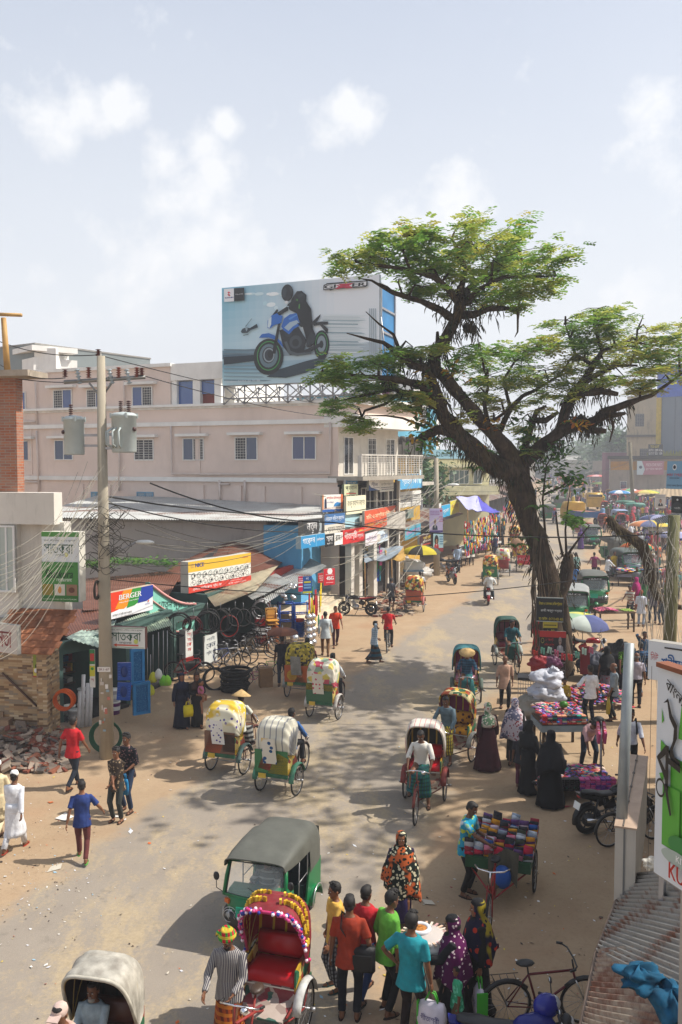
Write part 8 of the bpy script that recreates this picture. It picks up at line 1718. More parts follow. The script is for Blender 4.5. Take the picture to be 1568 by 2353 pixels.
def boxes(name,label,cat,loc,dims,c,rz=0,group=None):
 b=MB(mat(c,.7,var=.12,vs=4));b.b2((-dims[0]/2,-dims[1]/2,0),(dims[0]/2,dims[1]/2,dims[2]));b.mat(mat('#6a5438',.6));b.b2((-dims[0]/2-.002,-.03,-.0),(dims[0]/2+.002,.03,dims[2]+.003));return th(name,label,cat,b,loc,rz,group)
boxes('carton','brown carton standing beside the small pink bicycle','box',bikes(1197,700),(.42,.3,.62),'#8a6a48',.3)
for x,y,lb in((1325,340,'left blue wire shelf rack outside the crockery shop'),(1420,345,'right blue wire shelf rack outside the crockery shop')):
 p=G(*K(x,y+30));b=MB(mat('#1448a0',.4))
 for sx in(-.3,.3):
  for sy in(-.2,.2):b.tube([(sx,sy,0),(sx,sy,1.35)],.03,5)
 for z in(.2,.55,.9,1.3):
  for k in range(9):b.tube([(-.3+.075*k,-.2,z),(-.3+.075*k,.2,z)],.006,3)
  b.tube([(-.3,-.2,z),(.3,-.2,z),(.3,.2,z),(-.3,.2,z),(-.3,-.2,z)],.025,4)
 th('shelf_rack',lb,'rack',b,p,.25,'blue wire racks outside the crockery shop')
p=G(*K(1240,480));root=empty('plastic_chair',p,.3,'tall stack of tan and brown plastic chairs','chairs');
for k in range(7):
 z=.42+.13*k;b=MB(mat('#8a4a1c' if k<5 else '#c08a3c',.4));b.box((0,0,z),(.44,.42,.03));b.tube([(-.2,.2,z),(-.2,.27,z+.42),(.2,.27,z+.42),(.2,.2,z)],.03,5);b.box((0,.25,z+.28),(.3,.02,.22),rx=-.15)
 if k==0:
  for sx in(-.2,.2):
   for sy in(-.18,.18):b.tube([(sx,sy,0),(sx,sy,z)],.02,5)
 b.build('chair',root)
alu=plain((.62,.62,.62),.28,.9)
def pot(b,c,r):b.lathe([(r*.5,0),(r*.95,r*.3),(r,r*.7),(r*.8,r*1.15),(r*.45,r*1.35),(r*.6,r*1.5)],12,c)
for x,y0,n_,r_,lb in((1468,455,5,.19,'left column of round aluminium pots'),(1492,440,5,.18,'right column of round aluminium pots'),(1380,460,2,.2,'pair of aluminium pans under the umbrella')):
 b=MB(alu);p=G(*K(x,y0))
 for k in range(n_):pot(b,(0,0,k*r_*1.45),r_*(1-.05*k))
 th('pot_stack',lb,'pots',b,p)
b=MB(mat('#1450a8',.35));
for k in range(6):b.lathe([(.17,.0),(.2,.12),(.215,.13)],14,(0,0,.25+.09*k))
b.mat(plain('#a81c1c'));b.lathe([(.15,0),(.19,.12)],14,(0,0,.84));th('bucket_stack','stack of blue buckets topped by a red one','buckets',b,G(*K(1412,425)))
for(cx,cy,n_,lb)in((1335,110,14,'bunch of aluminium pots hung from the crockery shop awning'),(1225,190,10,'string of small metal pots hung at the end of the cycle shop'),(1222,280,8,'lower bunch of small metal pots at the end of the cycle shop')):
 b=MB(alu);p=P(*K(cx,cy),37.2)
 for k in range(n_):pot(b,(r8 .uniform(-.3,.3),r8 .uniform(-.15,.15),r8 .uniform(-.6,.4)),r8 .uniform(.07,.11))
 th('pot_bunch',lb,'pots',b,p)
b=MB(mat('#a81c1c',.4))
for k in range(3):b.b2((-.3,-.2,.1+.35*k),(.3,.2,.38+.35*k));b.mat(mat(('#d8d8d8','#a81c1c','#1c3a9a')[k],.4))
th('crate_stack','stack of red white and blue plastic crates','crates',b,G(*K(1178,440)),.2)
def cloths(name,label,W,s0,s1,z0,z1,n,cs,out=.1,L=(.5,1.1),kind='stuff',grp=None):
 b=MB();g0=GZ(W.A.y)
 for k in range(n):
  x=r8 .uniform(s0,s1);w_=r8 .uniform(.1,.3);t_=g0+r8 .uniform(z0+.3,z1);l_=r8 .uniform(*L);o_=out+r8 .uniform(0,.12);c=r8 .choice(cs)
  b.mat(mat(c,.8,var=.2,vs=6));b.grid(lambda i,j:(x+(i-.5)*w_*(1+.3*j),max(z0+g0,t_-l_*j),o_+.03*math.sin(i*9+j*2)),5,4,M=W.M)
 o=b.build(name);tag(o,label,'clothes',grp,kind);return o
BR=('#b01c24','#c9a020','#1c4a9a','#7a1c5a','#1c7a4a','#d8d0c8','#c0501c','#18181c','#c24a8a','#2a8aa0','#e0b040')
cloths('hanging_cloth','bright saris and cloth hung between the cream tiled piers',Wf,.2,4.0,.8,3.3,60,BR,out=.35)
W1=WallUV(700,36.2,728,38.5,1380);cloths('hanging_cloth','red and orange scarves hung beside the telecom poster',W1,0,W1 .L+.6,.5,2.3,26,('#a01c24','#c0501c','#1c6a3a','#c9b020','#7a1020'),out=0)
W2=WallUV(1058,62,1136,74,1230);cloths('hanging_clothes','dense wall of bright hanging garments on the left market stalls',W2,0,W2 .L,.9,3.2,330,BR,out=.2,L=(.2,.45))
W3=WallUV(1150,92,1185,108,1180);cloths('hanging_clothes','garments hung farther along under the blue tarpaulin',W3,0,W3 .L,.9,3.0,120,BR,out=.2,L=(.2,.5))
for x,y0,y1,c,lb in[(490,375,620,'#c9c83a','broom'),(525,360,600,'#d8d8d0',''),(555,350,640,'#7ac03a',''),(580,350,640,'#8ac83a',''),(395,465,640,'#b02020',''),(378,465,650,'#c03a1c',''),(455,455,700,'#b0c040',''),(475,500,700,'#d0d040','')]:
 b=MB(steel());p=P(*K(x,y0),27.0);q=P(*K(x,y1),27.0);b.tube([(0,0,0),q-p],.012,4);b.mat(mat(c,.8));e=q-p
 b.lathe([(.03,.05),(.09,-.02),(.13,-.16),(.10,-.25)],9,(e.x,e.y,e.z));th('mop','mop with a %s head hung outside the paint shop'%({'#c9c83a':'yellow green','#d8d8d0':'white','#7ac03a':'leaf green','#8ac83a':'light green','#b02020':'dark red','#c03a1c':'orange red','#b0c040':'dull lime','#d0d040':'yellow'}[c]),'mop',b,p)
for x,y,rx_,lb in((311,605,0,'upper blue squat toilet pan hung by the pole'),(308,730,.08,'lower blue squat toilet pan hung by the pole')):
 b=MB(mat('#1c4a9c',.35));b.box((0,0,0),(.36,.08,.48),ry=rx_);b.mat(mat('#0f3070',.3));b.sph((0,-.05,0),(.09,.03,.16),10,7);b.mat(mat('#2a5cb0',.35));
 for k in range(5):
  for sx in(-.14,.14):b.box((sx,-.045,-.14+.07*k),(.05,.02,.02))
 th('toilet_pan',lb,'toilet pan',b,P(*K(x,y),24.6),.1)
for x0,x1,y0,y1,lb in((345,430,470,690,'upper blue speckled door panel leaning by the paint shop'),(362,468,680,880,'lower blue speckled door panel standing on the ground')):
 b=MB(dots('#1c5a8a','#4a8ab0',40,.3));a,c=P(*K(x0,y1),25.6),P(*K(x1,y1-12),25.9);h=(y1-y0)*.3663/F*25.6;W_=Wall(a,c);z0=max(GZ(a.y)+.02,a.z);W_.box(b,0,W_.L,z0,z0+h,0,.06);b.mat(mat('#2a7ab0',.5));W_.box(b,0,.08,z0,z0+h,.061,.09);W_.box(b,W_.L-.08,W_.L,z0,z0+h,.061,.09);W_.box(b,.08,W_.L-.08,z0+h-.08,z0+h,.061,.09);W_.box(b,.08,W_.L-.08,z0,z0+.08,.061,.09);th('door_panel',lb,'door',b)
b=MB(mat('#d05a14',.4,var=.1))
for k in range(16):b.torus((r8 .uniform(-.02,.02),-.06+.014*k,r8 .uniform(-.02,.02)),.235+.012*(k%4),.014,'y',26,6)
th('hose_coil','bright orange coil of pipe hung at the hardware shop corner','hose',b,P(146,1609,24.3))
b=MB(mat('#1c5a40',.4))
for k in range(5):b.torus((.0,.02*k,.42),.42-.02*k,.014,'y',26,6)
th('hose_coil','dark green hose coil standing behind the foot of the concrete pole','hose',b,PB+V((-.12,.35,0)))
b=MB(mat('#d0d0d0',.4))
for k,(x,h)in enumerate(((-.14,1.0),(-.05,1.45),(.05,1.2),(.14,1.3))):b.cyl((x,.05*k,0),(x+.03,.05*k+.1,h),.055,10)
b.cyl((-1.0,.3,.0),(-1.25,.5,1.5),.08,10);th('pipe_bundle','bundle of white plastic pipes standing by the concrete pole','pipes',b,G(192,1672))
for i,(u,v,c,z,lb)in enumerate([(193,1640,'#6a1c50',.0,'purple paint bucket stacked on top in the hardware shop'),(192,1640,'#4a8a2c',-.36,'green paint bucket under the purple one'),(172,1660,'#c8c8c8',0,'white paint bucket near the white pipes'),(263,1640,'#6a2a7a',0,'violet paint bucket right of the concrete pole'),(263,1640,'#c0c0c8',.36,'white and violet paint bucket stacked right of the pole'),(160,1650,'#a8c0a8',0,'pale green cistern box by the hardware shop')]):
 b=MB(mat(c,.35));b.lathe([(.15,0),(.175,.33),(.18,.34)],16);b.mat(plain('#d8d8d4',.4));b.lathe([(.185,.34),(.185,.37),(.0,.375)],16);b.lathe([(.168,.12),(.176,.24)],16,cap=False);p=G(u,v+(6 if i==1 else 0));th('paint_bucket',lb,'bucket',b,p+V((0,.0,max(0,z)if i!=0 else.38)),0)
b=MB();cs=[mat(c,.95,var=.25,vs=3,bump=.4)for c in('#8a7a6c','#9a8878','#7a4434','#8f5a44','#6a625a','#a0907e')]
for k in range(620):
 a=r8 .random();u=-60+a*235;v=1775-r8 .random()**1.2*115;p=G(u,v);hh=max(0,.55*(1-abs(u-30)/130)*(1-abs(v-1715)/75));s_=r8 .uniform(.05,.24)
 b.mat(r8 .choice(cs));b.box((p.x,p.y,p.z+hh*r8 .random()+.03),(s_*1.5,s_*r8 .uniform(.6,1.2),s_*r8 .uniform(.2,.45)),rz=r8 .uniform(0,3),rx=r8 .uniform(-.5,.5),ry=r8 .uniform(-.5,.5))
tag(b.build('rubble'),'heap of broken bricks and concrete slabs by the stone tiled wall','rubble',kind='stuff')
b=MB(mat('#a08468',.95,var=.2,bump=.5))
for k in range(4):b.b2((-10.6,22.9+.3*k,0),(-8.4-.25*k,23.3+.3*k,.26+.15*(k+1)))
th('brick_steps','broken earth covered steps behind the rubble heap','steps',b)
b=MB()
for k in range(260):p=G(r8 .uniform(860,950),r8 .uniform(1335,1420));b.mat(r8 .choice(cs));s_=r8 .uniform(.05,.22);b.box((p.x,p.y,p.z+.04),(s_*1.3,s_,s_*.5),rz=r8 .uniform(0,3),rx=r8 .uniform(-.4,.4))
tag(b.build('rubble'),'scattered stones and rubbish between the steps and the orange backed rickshaw','rubble',kind='stuff')
def tarp(name,label,pts,c,sag=.35,c2=None,posts=()):
 b=MB(mat(c,.6,var=.12,vs=1.5));p=[V(q)for q in pts]
 for dz in(0,-.02):b.grid(lambda i,j:p[0].lerp(p[1],i).lerp(p[3].lerp(p[2],i),j)+V((0,0,dz-sag*math.sin(math.pi*i)*math.sin(math.pi*j)+.05*math.sin(9*i+5*j))),12,8)
 b.mat(mat('#8a6a40',.7))
 for q in posts:b.tube([q,(q[0]+.05,q[1],GZ(q[1]))],.035,5)
 th(name,label,'tarpaulin',b)
tarp('tarpaulin','violet blue tarpaulin stretched over the market stalls',[P(1098,1140,80),P(1118,1158,84),P(1150,1178,78),P(1092,1175,70)],'#4540a8',.1,posts=(P(1150,1178,78),))
tarp('tarpaulin','pale lilac tarpaulin joined to the violet blue one',[P(1048,1142,76),P(1098,1140,80),P(1108,1175,70),P(1075,1170,66)],'#a8a8d0',.1,posts=(P(1075,1170,66),))
tarp('tarpaulin','blue and grey tarpaulin sagging before the cloth shops',[P(836,1258,50),P(928,1256,54),P(900,1285,49),P(838,1292,47)],'#7f8a94',.3,posts=(P(900,1285,49),P(838,1292,47)))
tarp('tarpaulin','mustard cloth hanging right of the grey tarpaulin',[P(884,1262,52),P(928,1258,54),P(932,1288,53),P(890,1288,50)],'#a07c34',.2)
b=MB(sheet_plastic((.6,.58,.54),.6));cloth_heap(b,G(932,1338)+V((0,0,.6)),(1.5,.8,.7),seed=12,amp=.4);th('covered_stall','stall goods under a grey translucent sheet','stall',b)
for u,v,w_,h_,c,lb in((868,1352,.9,1.9,0,'tall stack of folded cloth by the grey tarpaulin'),(816,1328,.9,1.0,0,'bundle of folded cloth on the tiled steps'),(835,1350,.6,.8,1,'low stack of folded cloth right of the tiled piers')):
 b=MB();z=0
 while z<h_:t_=r8 .uniform(.06,.1);b.mat(mat(r8 .choice(BR),.8));b.box((r8 .uniform(-.04,.04),0,z+t_/2),(w_,.5,t_),rz=r8 .uniform(-.1,.1));z+=t_
 p=G(u,v);th('cloth_stack',lb,'cloth',b,p if c or u>850 else p+V((-.3,1,.6)))
def goods(b,x0,x1,y0,y1,zf,n,cs,sz=(.10,.04,.03),rot=True):
 for k in range(n):
  x,y=r8 .uniform(x0,x1),r8 .uniform(y0,y1);b.mat(plain(r8 .choice(cs),.6));b.sph((x,y,zf(x,y)+r8 .uniform(0,.02)),(sz[0]*r8 .uniform(.7,1.2),sz[1]*r8 .uniform(.8,1.3),sz[2]),6,4)if not rot else b.lathe([(sz[1]*.8,0),(sz[1],sz[2]*.5),(sz[1]*.7,sz[2])],6,M=Matrix.Translation((x,y,zf(x,y)))@Matrix.Rotation(r8 .uniform(0,6),4,'Z')@Matrix.Diagonal((sz[0]/sz[1],1,1,1)))
def table(name,label,loc,rz,w_,d_,h_,c='#5a4430',legs=True,wheels=False,cloth=None):
 root_=empty(name,loc,rz,label,'stall');b=MB(mat(c,.8));b.b2((-w_/2,-d_/2,h_-.05),(w_/2,d_/2,h_));b.build('table_top',root_)
 if cloth:b=MB(mat(cloth,.7));b.b2((-w_/2-.02,-d_/2-.02,h_-.22),(w_/2+.02,d_/2+.02,h_-.06));b.build('cloth',root_)
 for sx in(-1,1):
  for sy in(-1,1):
   if legs:b=MB(mat('#4a3a2a',.8));x,y=sx*(w_/2-.06),sy*(d_/2-.06);b.b2((x-.03,y-.03,0),(x+.03,y+.03,h_-.05));b.build('leg',root_)
 return root_
SND=('#b01c2c','#c24a7a','#18181c','#1c1c22','#1c4a8a','#1c8a7a','#6a3a8a','#c98a6a','#a0301c','#2a2a2c','#8a6ab0','#d0b8a8','#3a2a24')
SNR=('#c22a18','#b81c14','#c24a7a','#1c6ab0','#a070b0','#d8a0a0','#1c1c20','#c0301c','#1c8a80')
t_=table('shoe_stall','waist high cart stall piled with bright sandals and a green melon',G(1290,1728)+V((0,.3,0)),.05,1.15,1.0,.80,cloth='#7a8a94');b=MB();goods(b,-.55,.55,-.48,.48,lambda x,y:.82+.22*max(0,(y+.5)),330,SNR+SND+SND,(.12,.045,.04));
for k in range(9):
 for j in range(5):b.mat(plain(r8 .choice(SND),.5));b.box((-.5+.125*k,-.46,.80+.045*j),(.11,.14,.03),rz=r8 .uniform(-.1,.1))
o=b.build('sandals',t_);o['kind']='stuff';b=MB(mat('#3f7a24',.4,var=.3,vs=9));b.sph((0,0,0),(.12,.09,.09),12,8);th('melon','green melon resting on the sandals','melon',b,t_.location+V((.15,.1,1.12)))
wheel('wheel',t_,(-.48,-.3,.30),.30,.02,16)
t_=table('shoe_stall','low platform covered in rows of dark and pink sandals',G(1322,1838)+V((0,.45,0)),.02,1.75,1.15,.28);b=MB();goods(b,-.86,.86,-.55,.55,lambda x,y:.30+.10*(y+.55),420,SND,(.12,.045,.05))
for k in range(15):
 for j in range(6):b.mat(plain(r8 .choice(SND[2:4]if k<8 else('#c24a8a','#a83a6a','#6a3a8a','#b0508a')),.5));b.box((-.82+.115*k,-.56,.28+.045*j),(.1,.16,.035),rz=r8 .uniform(-.12,.12))
b.build('sandals',t_)['kind']='stuff'
b=MB();goods(b,-.85,.85,-.9,.9,lambda x,y:.05+.45*max(0,1-(x*x+y*y)/1.2),560,SND+SND+SNR,(.12,.045,.04));tag(b.build('sandal_heap',loc=G(1368,1612)),'ground heap of mixed sandals between the two men','sandals',kind='stuff')
b=MB(steel());b.tube([(0,0,0),(0,0,1.35),(.25,.9,1.35),(.25,.9,0)],.02,5)
for k in range(11):
 b.mat(plain(('#c24a7a','#b86a7a','#b01c2c','#d0a0a8')[k%4]));b.box((-.06+.02*k,.08*k,1.22),(.05,.09,.26),rx=.3);b.box((.08+.02*k,.08*k,1.22),(.05,.09,.26),rx=.3)
b.mat(plain('#121214'));b.sph((.2,.95,1.32),(.16,.1,.13),8,6);th('sandal_rack','upright rail hung with pink and red sandals','rack',b,G(1381,1818),.0)
b=MB(mat('#b8bac4',.5,var=.1,vs=5,bump=.4,bs=5))
cloth_heap(b,(0,0,.72),(.50,.40,.30),seed=21,amp=.35);cloth_heap(b,(.05,.05,1.12),(.46,.36,.28),seed=22,amp=.4);cloth_heap(b,(.2,.0,1.38),(.14,.12,.14),seed=23,amp=.6);b.mat(mat('#8f8a80',.8,var=.2));cloth_heap(b,(-.1,0,.32),(.68,.5,.36),seed=24,amp=.25)
th('sack_pile','pile of bulging white sacks on grey sacking below the tree posters','sacks',b,G(1254,1652))
b=MB(mat('#1c1c20',.6));b.b2((-.32,-.3,.72),(.32,.3,.80));b.mat(steel())
for k in range(9):
 x=-.3+.075*k;b.tube([(x,-.28,0),(x,-.28,.72)],.008,3);b.tube([(x,.28,0),(x,.28,.72)],.008,3)
for z in(.02,.3,.6):b.tube([(-.3,-.28,z),(.3,-.28,z),(.3,.28,z),(-.3,.28,z),(-.3,-.28,z)],.01,4)
th('wire_cage','black topped wire cage left of the white sacks','cage',b,G(1214,1612),-.2)
b=MB(mat('#14182c',.6,var=.2,bump=.4));cloth_heap(b,(0,0,.42),(.6,.5,.42),seed=31,amp=.2);th('covered_bundle','dark blue covered bundle behind the white shirted buyer','bundle',b,G(1368,1560))
b=MB(mat('#7a1418',.7));b.box((.15,.1,1.0),(.3,.05,.9));b.mat(plain('#1c7a5a'));
for k in range(9):b.mat(plain(('#c0301c','#5aa08a','#a8c8b8','#c0607a','#b02030')[k%5]));b.box((-1.5+.22*k,-.05,1.25+.12*math.sin(k)),(.06,.04,.2),ry=r8 .uniform(-.2,.2));b.box((-1.42+.22*k,-.05,1.22+.12*math.sin(k)),(.055,.04,.2))
th('sandal_display','red cloth and pairs of sandals strung beside the tree foot','sandals',b,G(1335,1590))
for u,v,c,lb in((1218,1592,'#8a1c24','red plastic bag hung on the tree foot'),(1250,1592,'#5a2a4a','clear and purple bags hung on the tree foot')):
 b=MB(mat(c,.5));cloth_heap(b,(0,0,.95),(.3,.12,.22),seed=u,amp=.4);b.tube([(-.1,0,1.1),(0,0,1.5),(.1,0,1.1)],.012,4);th('hanging_bag',lb,'bag',b,G(u+20,v))
parasol('umbrella','big pale yellow green and slate umbrella tilted low behind the tree',G(1352,1512)+V((0,.8,0)),['#a8a83c','#b8b860','#8aa88a','#a8b0a8','#3c4470','#4a5280'],r=1.0,h=1.15,n=6,tilt=.18,ta=.6,dome=.38)
cl=G(1168,2085)+V((-.02,.55,0));cr2=empty('clothes_cart',cl,R(163),'three wheeled handcart heaped with folded clothes at lower right','cart')
for sx in(-1,1):wheel('wheel',cr2,(sx*.56,-.2,.36),.36,.022,22)
wheel('wheel',cr2,(0,1.62,.35),.35,.022,20);b=MB(mat('#1c4a2c',.6));b.b2((-.55,-.85,.62),(.55,.55,.80));b.build('deck',cr2)
b=MB(mat('#8a1c18',.4));b.tube([(0,1.5,.8),(0,1.0,.35),(0,.4,.5)],.02,6);b.tube([(0,1.5,.75),(0,.8,.85)],.018,6);b.tube([(0,1.0,.35),(0,.85,.9)],.016,6)
for sx in(-1,1):b.tube([(sx*.05,1.62,.35),(sx*.04,1.5,.8)],.012,5);b.tube([(sx*.5,.4,.6),(0,1.0,.35)],.015,5)
b.build('frame',cr2);b=MB(chrome());b.tube([(-.28,1.22,.98),(-.2,1.4,1.0),(0,1.47,1.0),(.2,1.4,1.0),(.28,1.22,.98)],.013,6);b.tube([(0,1.5,.8),(0,1.47,1.0)],.015,5);b.build('handlebar',cr2)
b=MB(plain('#121214'));b.sph((0,.8,.93),(.09,.14,.04),9,6);b.build('saddle',cr2)
b=MB();cc=('#c98a1c','#8a96a4','#3a4030','#b0b4b8','#2c2c34','#8a2434','#c87a90','#5a3a6a','#2c3450','#d0b8c0','#2a2a2e','#b01c3c','#1c4a8a','#b8c0c8')
for col_ in range(7):
 for row in range(10):
  z=.80
  for j in range(r8 .randint(4,7)):b.mat(mat(r8 .choice(cc),.85,var=.2,vs=9));w_=.19;b.tube([(-.50+.166*col_-.075,-.80+.14*row,z+.03),(-.50+.166*col_+.075,-.80+.14*row+r8 .uniform(-.03,.03),z+.03+r8 .uniform(-.02,.02))],[.024,.03],7,flat=1.8);z+=.036
b.build('folded_clothes',cr2)['kind']='stuff'
b=MB(mat('#4a4638',.8,var=.15));b.grid(lambda i,j:(-.36+.5*i,.56+.2*j+.09*math.sin(i*8+j*2),.97-.48*j+.07*math.sin(6*i)),8,6);b.mat(mat('#1450a0',.5));b.sph((-.1,.72,.60),(.16,.12,.2),9,7);b.build('draped_tarp',cr2)
sb_=G(978,2330);sk_=empty('snack_stand',sb_,0,'round basket of wrapped snacks and nuts on a thin wire stand','stand');b=MB(mat('#8a6a3c',.8,var=.4,vs=30));b.lathe([(.33,.92),(.37,.98),(.36,1.06),(.2,1.14),(.0,1.16)],28);b.build('basket',sk_)
b=MB(sheet_plastic((.8,.75,.72),.55));b.lathe([(.375,1.0),(.37,1.07),(.2,1.15),(0,1.175)],28,cap=False);b.build('plastic_wrap',sk_)
b=MB(mat('#d0d0d4',.5));b.torus((-.08,.05,1.17),.13,.035,'z',18,7);b.mat(mat('#a86a28',.7,var=.4,vs=30));b.sph((-.08,.05,1.15),(.12,.12,.06),10,6)
for k in range(26):a=k*.24;b.mat(plain(('#c9a890','#b8908a','#d0c0b0')[k%3]));b.box((.26*math.cos(a),.26*math.sin(a),1.125),(.15,.03,.01),rz=a)
b.build('snacks',sk_);b=MB(steel())
for a in(0,2.1,4.2):b.tube([(.22*math.cos(a),.22*math.sin(a),.93),(.05*math.cos(a+3.1),.05*math.sin(a+3.1),.45),(.24*math.cos(a+3.1),.24*math.sin(a+3.1),0)],.007,4)
b.build('wire_stand',sk_)
t_=table('fruit_cart','fruit cart with pink fruit and green grapes by the parked autos',G(1412,1450),.1,1.6,.7,.85);b=MB();goods(b,-.8,.0,-.33,.33,lambda x,y:.88+.08*(1-abs(x+.4)*2),170,('#a83a6a','#c0506a','#8a2a50','#c9707a'),(.05,.05,.05));goods(b,.3,.75,-.3,.3,lambda x,y:.88,90,('#7a9a2c','#98b040'),(.03,.03,.03));b.build('fruit',t_)['kind']='stuff'
t_=table('snack_cart','glass sided snack cart under the yellow and black umbrella',G(950,1346),.1,1.1,.7,.9,c='#3f7a9a');b=MB(sheet_plastic((.7,.8,.85),.5));b.b2((-.5,-.3,.9),(.5,.3,1.4));b.build('glass_case',t_);b=MB();goods(b,-.45,.45,-.25,.25,lambda x,y:.95+r8 .uniform(0,.35),60,('#b0301c','#c9a030','#3a7a3a','#d8d8d0'),(.05,.05,.06));b.build('snack_packets',t_)['kind']='stuff'
parasol('umbrella','yellow and black advertising umbrella over the snack cart',G(968,1345),['#b8a81c','#34322c'],r=1.15,h=1.85,n=8,dome=.5)
for u,v,w_,c,lb in((1080,1284,3.0,'#6a1c4a','market table covered with white and purple cloth'),(1112,1268,3.4,'#c0c0bc','long market table under a pale sheet'),(1060,1300,1.6,'#c8c4bc','short table with a crumpled white cloth')):
 t_=table('market_table',lb,G(u,v),.9,w_,1.1,.8,cloth=c);b=MB(mat('#c4c2bc',.7));cloth_heap(b,(0,0,.86),(w_*.42,.5,.16),seed=u,amp=.4);b.build('white_cloth',t_)
for i,(u,v,lb)in enumerate(((1208,1212,'upper'),(1206,1222,'lower'),(1220,1220,'right hand'))):boxes('carton',lb+' brown carton left of the big trunk','box',G(u-18,v),(.9,.7,.6),'#a07a50',.2)
AU=auto('green auto taxi with a dark lettered visor parked right of the trunk',G(1362,1398),172,text='HIACE',lod=0)
kid={}
for q in bpy.data.objects:
 if q.parent:kid.setdefault(q.parent.name,[]).append(q)
def clone(o,loc,rz,label,cat=None,group=None,recol=None,s_=None):
 def rec(a,par):
  c=a.copy();COL.objects.link(c);c.parent=par
  if recol and c.type=='MESH':
   m_=recol.get(a.name.split('.')[0])
   if m_ and c.material_slots:c.material_slots[0].link='OBJECT';c.material_slots[0].material=m_
  for q in kid.get(a.name,[]):rec(q,c)
  return c
 r_=rec(o,None);r_.location=loc;r_.rotation_euler=(0,0,R(rz));r_['label']=label
 if group:r_['group']=group
 elif 'group' in r_:del r_['group']
 if s_:r_.scale=(s_,)*3
 return r_
GA='green three wheeled taxis'
silver=mat('#7a7c7a',.5)
for u,v,rz,lb,rc in[(1318,1440,165,'green auto taxi with a silver hood half hidden behind the tree',{'canvas_hood':mat('#8a8c88',.5)}),(1358,1258,176,'green auto taxi driving toward the camera beyond the visor lettered one',None),(1410,1292,8,'dark hooded auto seen from behind beside the hanging limb',None),(1282,1172,2,'small green auto driving away up the road',None),(1258,1196,5,'green auto just right of the trunk, half hidden',None),(1440,1330,185,'grey hooded battery taxi with chrome front bars beside the lettered auto',{'canvas_hood':mat('#4a524c',.6),'body':mat('#5a6470',.4),'front_panel':mat('#2a4a7a',.4)}),(1425,1212,178,'pale blue roofed battery taxi in the queue',{'canvas_hood':mat('#7a8aa8',.5)}),(1432,1185,90,'green hooded auto sideways behind the pale blue roof',{'canvas_hood':mat('#1c5a44',.5)}),(1455,1192,90,'teal hooded auto sideways by the small bush',{'canvas_hood':mat('#2a6a5a',.5)}),(1345,1108,175,'pale bus like auto far up the road',{'body':mat('#7aa0b0',.4)}),(1325,1150,175,'green auto far left of the yellow truck',None),(1510,1262,90,'white roofed van stall with clothes behind',{'canvas_hood':mat('#b8b8b0',.5)})]:
 clone(AU,G(u,v),rz,lb,group=GA,recol=rc)
PRB=RKO[11];PRF=RKO[5];GR='cycle rickshaws on the road'
for u,v,rz,c,lb in[(1390,1185,172,'#a83a1c','orange red hooded rickshaw facing the camera right of the truck'),(1385,1222,172,'#8a2a24','dark red rickshaw just behind the oncoming auto'),(1428,1222,175,'#a02a1c','red hooded rickshaw beside the pale blue roof'),(1378,1165,172,'#a0243a','pink framed rickshaw behind the yellow cab'),(1400,1150,172,'#b0802c','mustard hooded rickshaw in the far queue'),(1352,1250,172,'#7a3a2c','brown rickshaw left of the oncoming auto'),(1370,1142,172,'#8a6a4a','tan rickshaw high in the far queue'),(1330,1235,172,'#4a6a5a','grey green rickshaw in mid road'),(1412,1165,175,'#9a2a4a','magenta rickshaw beyond the mustard one'),(1300,1128,-8,'#a85a3a','rust rickshaw far up on the left lane')]:
 clone(PRF,G(u,v),rz,lb,group=GR,recol={'hood':mat(c,.7)})
def truck(label,loc,rz):
 rt_=empty('truck',loc,R(rz),label,'truck');y_=mat('#b8901c',.4);bl2=mat('#1c4a7a',.5)
 for sx in(-1,1):
  for y in(-1.6,1.9):wheel('wheel',rt_,(sx*.85,y,.42),.42,.12,solid=True)
 b=MB(y_);b.b2((-1,1.2,.5),(1,2.7,1.5));b.loft([[(x*w_,y,z)for x,y in((-1,1.2),(1,1.2),(1,yf),(-1,yf))]for z,w_,yf in((1.5,1,2.7),(2.2,.92,2.35),(2.3,.88,2.2))]);b.build('cab',rt_)
 b=MB(glass());b.box((0,2.56,1.85),(1.7,.03,.5),rx=-.42);b.box((0,1.185,1.8),(1.5,.02,.5));b.build('windscreen',rt_)
 b=MB(bl2);b.b2((-1.05,-2.6,.85),(1.05,1.1,1.0));b.b2((-1.05,-2.6,1.0),(-1.0,1.1,1.45));b.b2((1.0,-2.6,1.0),(1.05,1.1,1.45));b.b2((-1,-2.6,1.0),(1,-2.55,1.45));b.mat(mat('#8a5a44',.9));b.b2((-1,-2.5,1.0),(1,1.0,1.4));b.mat(y_);b.b2((-1,.95,1.4),(1,1.08,2.2));b.build('cargo_bed',rt_);return rt_
truck('yellow and blue truck loaded with bricks seen from behind',G(1335,1205),12)
b=MB();o=truck('yellow cabbed truck facing the camera behind the brick truck',G(1362,1172),172)
mo=motorbike('motorcycle driving toward the camera with a red helmeted rider',G(1275,1204),180,tank='#8a1018',lod=1)
person('person in a violet shirt and red helmet riding toward the camera',loc=mo.location+V((0,.15,0)),rz=180,pose=dict(hz=.88,fl=(-.2,.2,.32),fr=(.2,.2,.32),hl=(-.3,.45,1.0),hr=(.3,.45,1.0),lean=.1),top='#5a5a80',bot='#1c2030',lod=1,hair='helmet')
for c in bpy.data.objects:
 if c.parent and(c.parent==mo or c.parent.parent==mo):kid.setdefault(c.parent.name,[]).append(c)
for k,(u,v)in enumerate(((1262,1142),(1288,1138))):clone(mo,G(u,v),10 if k else 175,('dark motorcycle far up the left lane','blue motorcycle far up the road')[k])
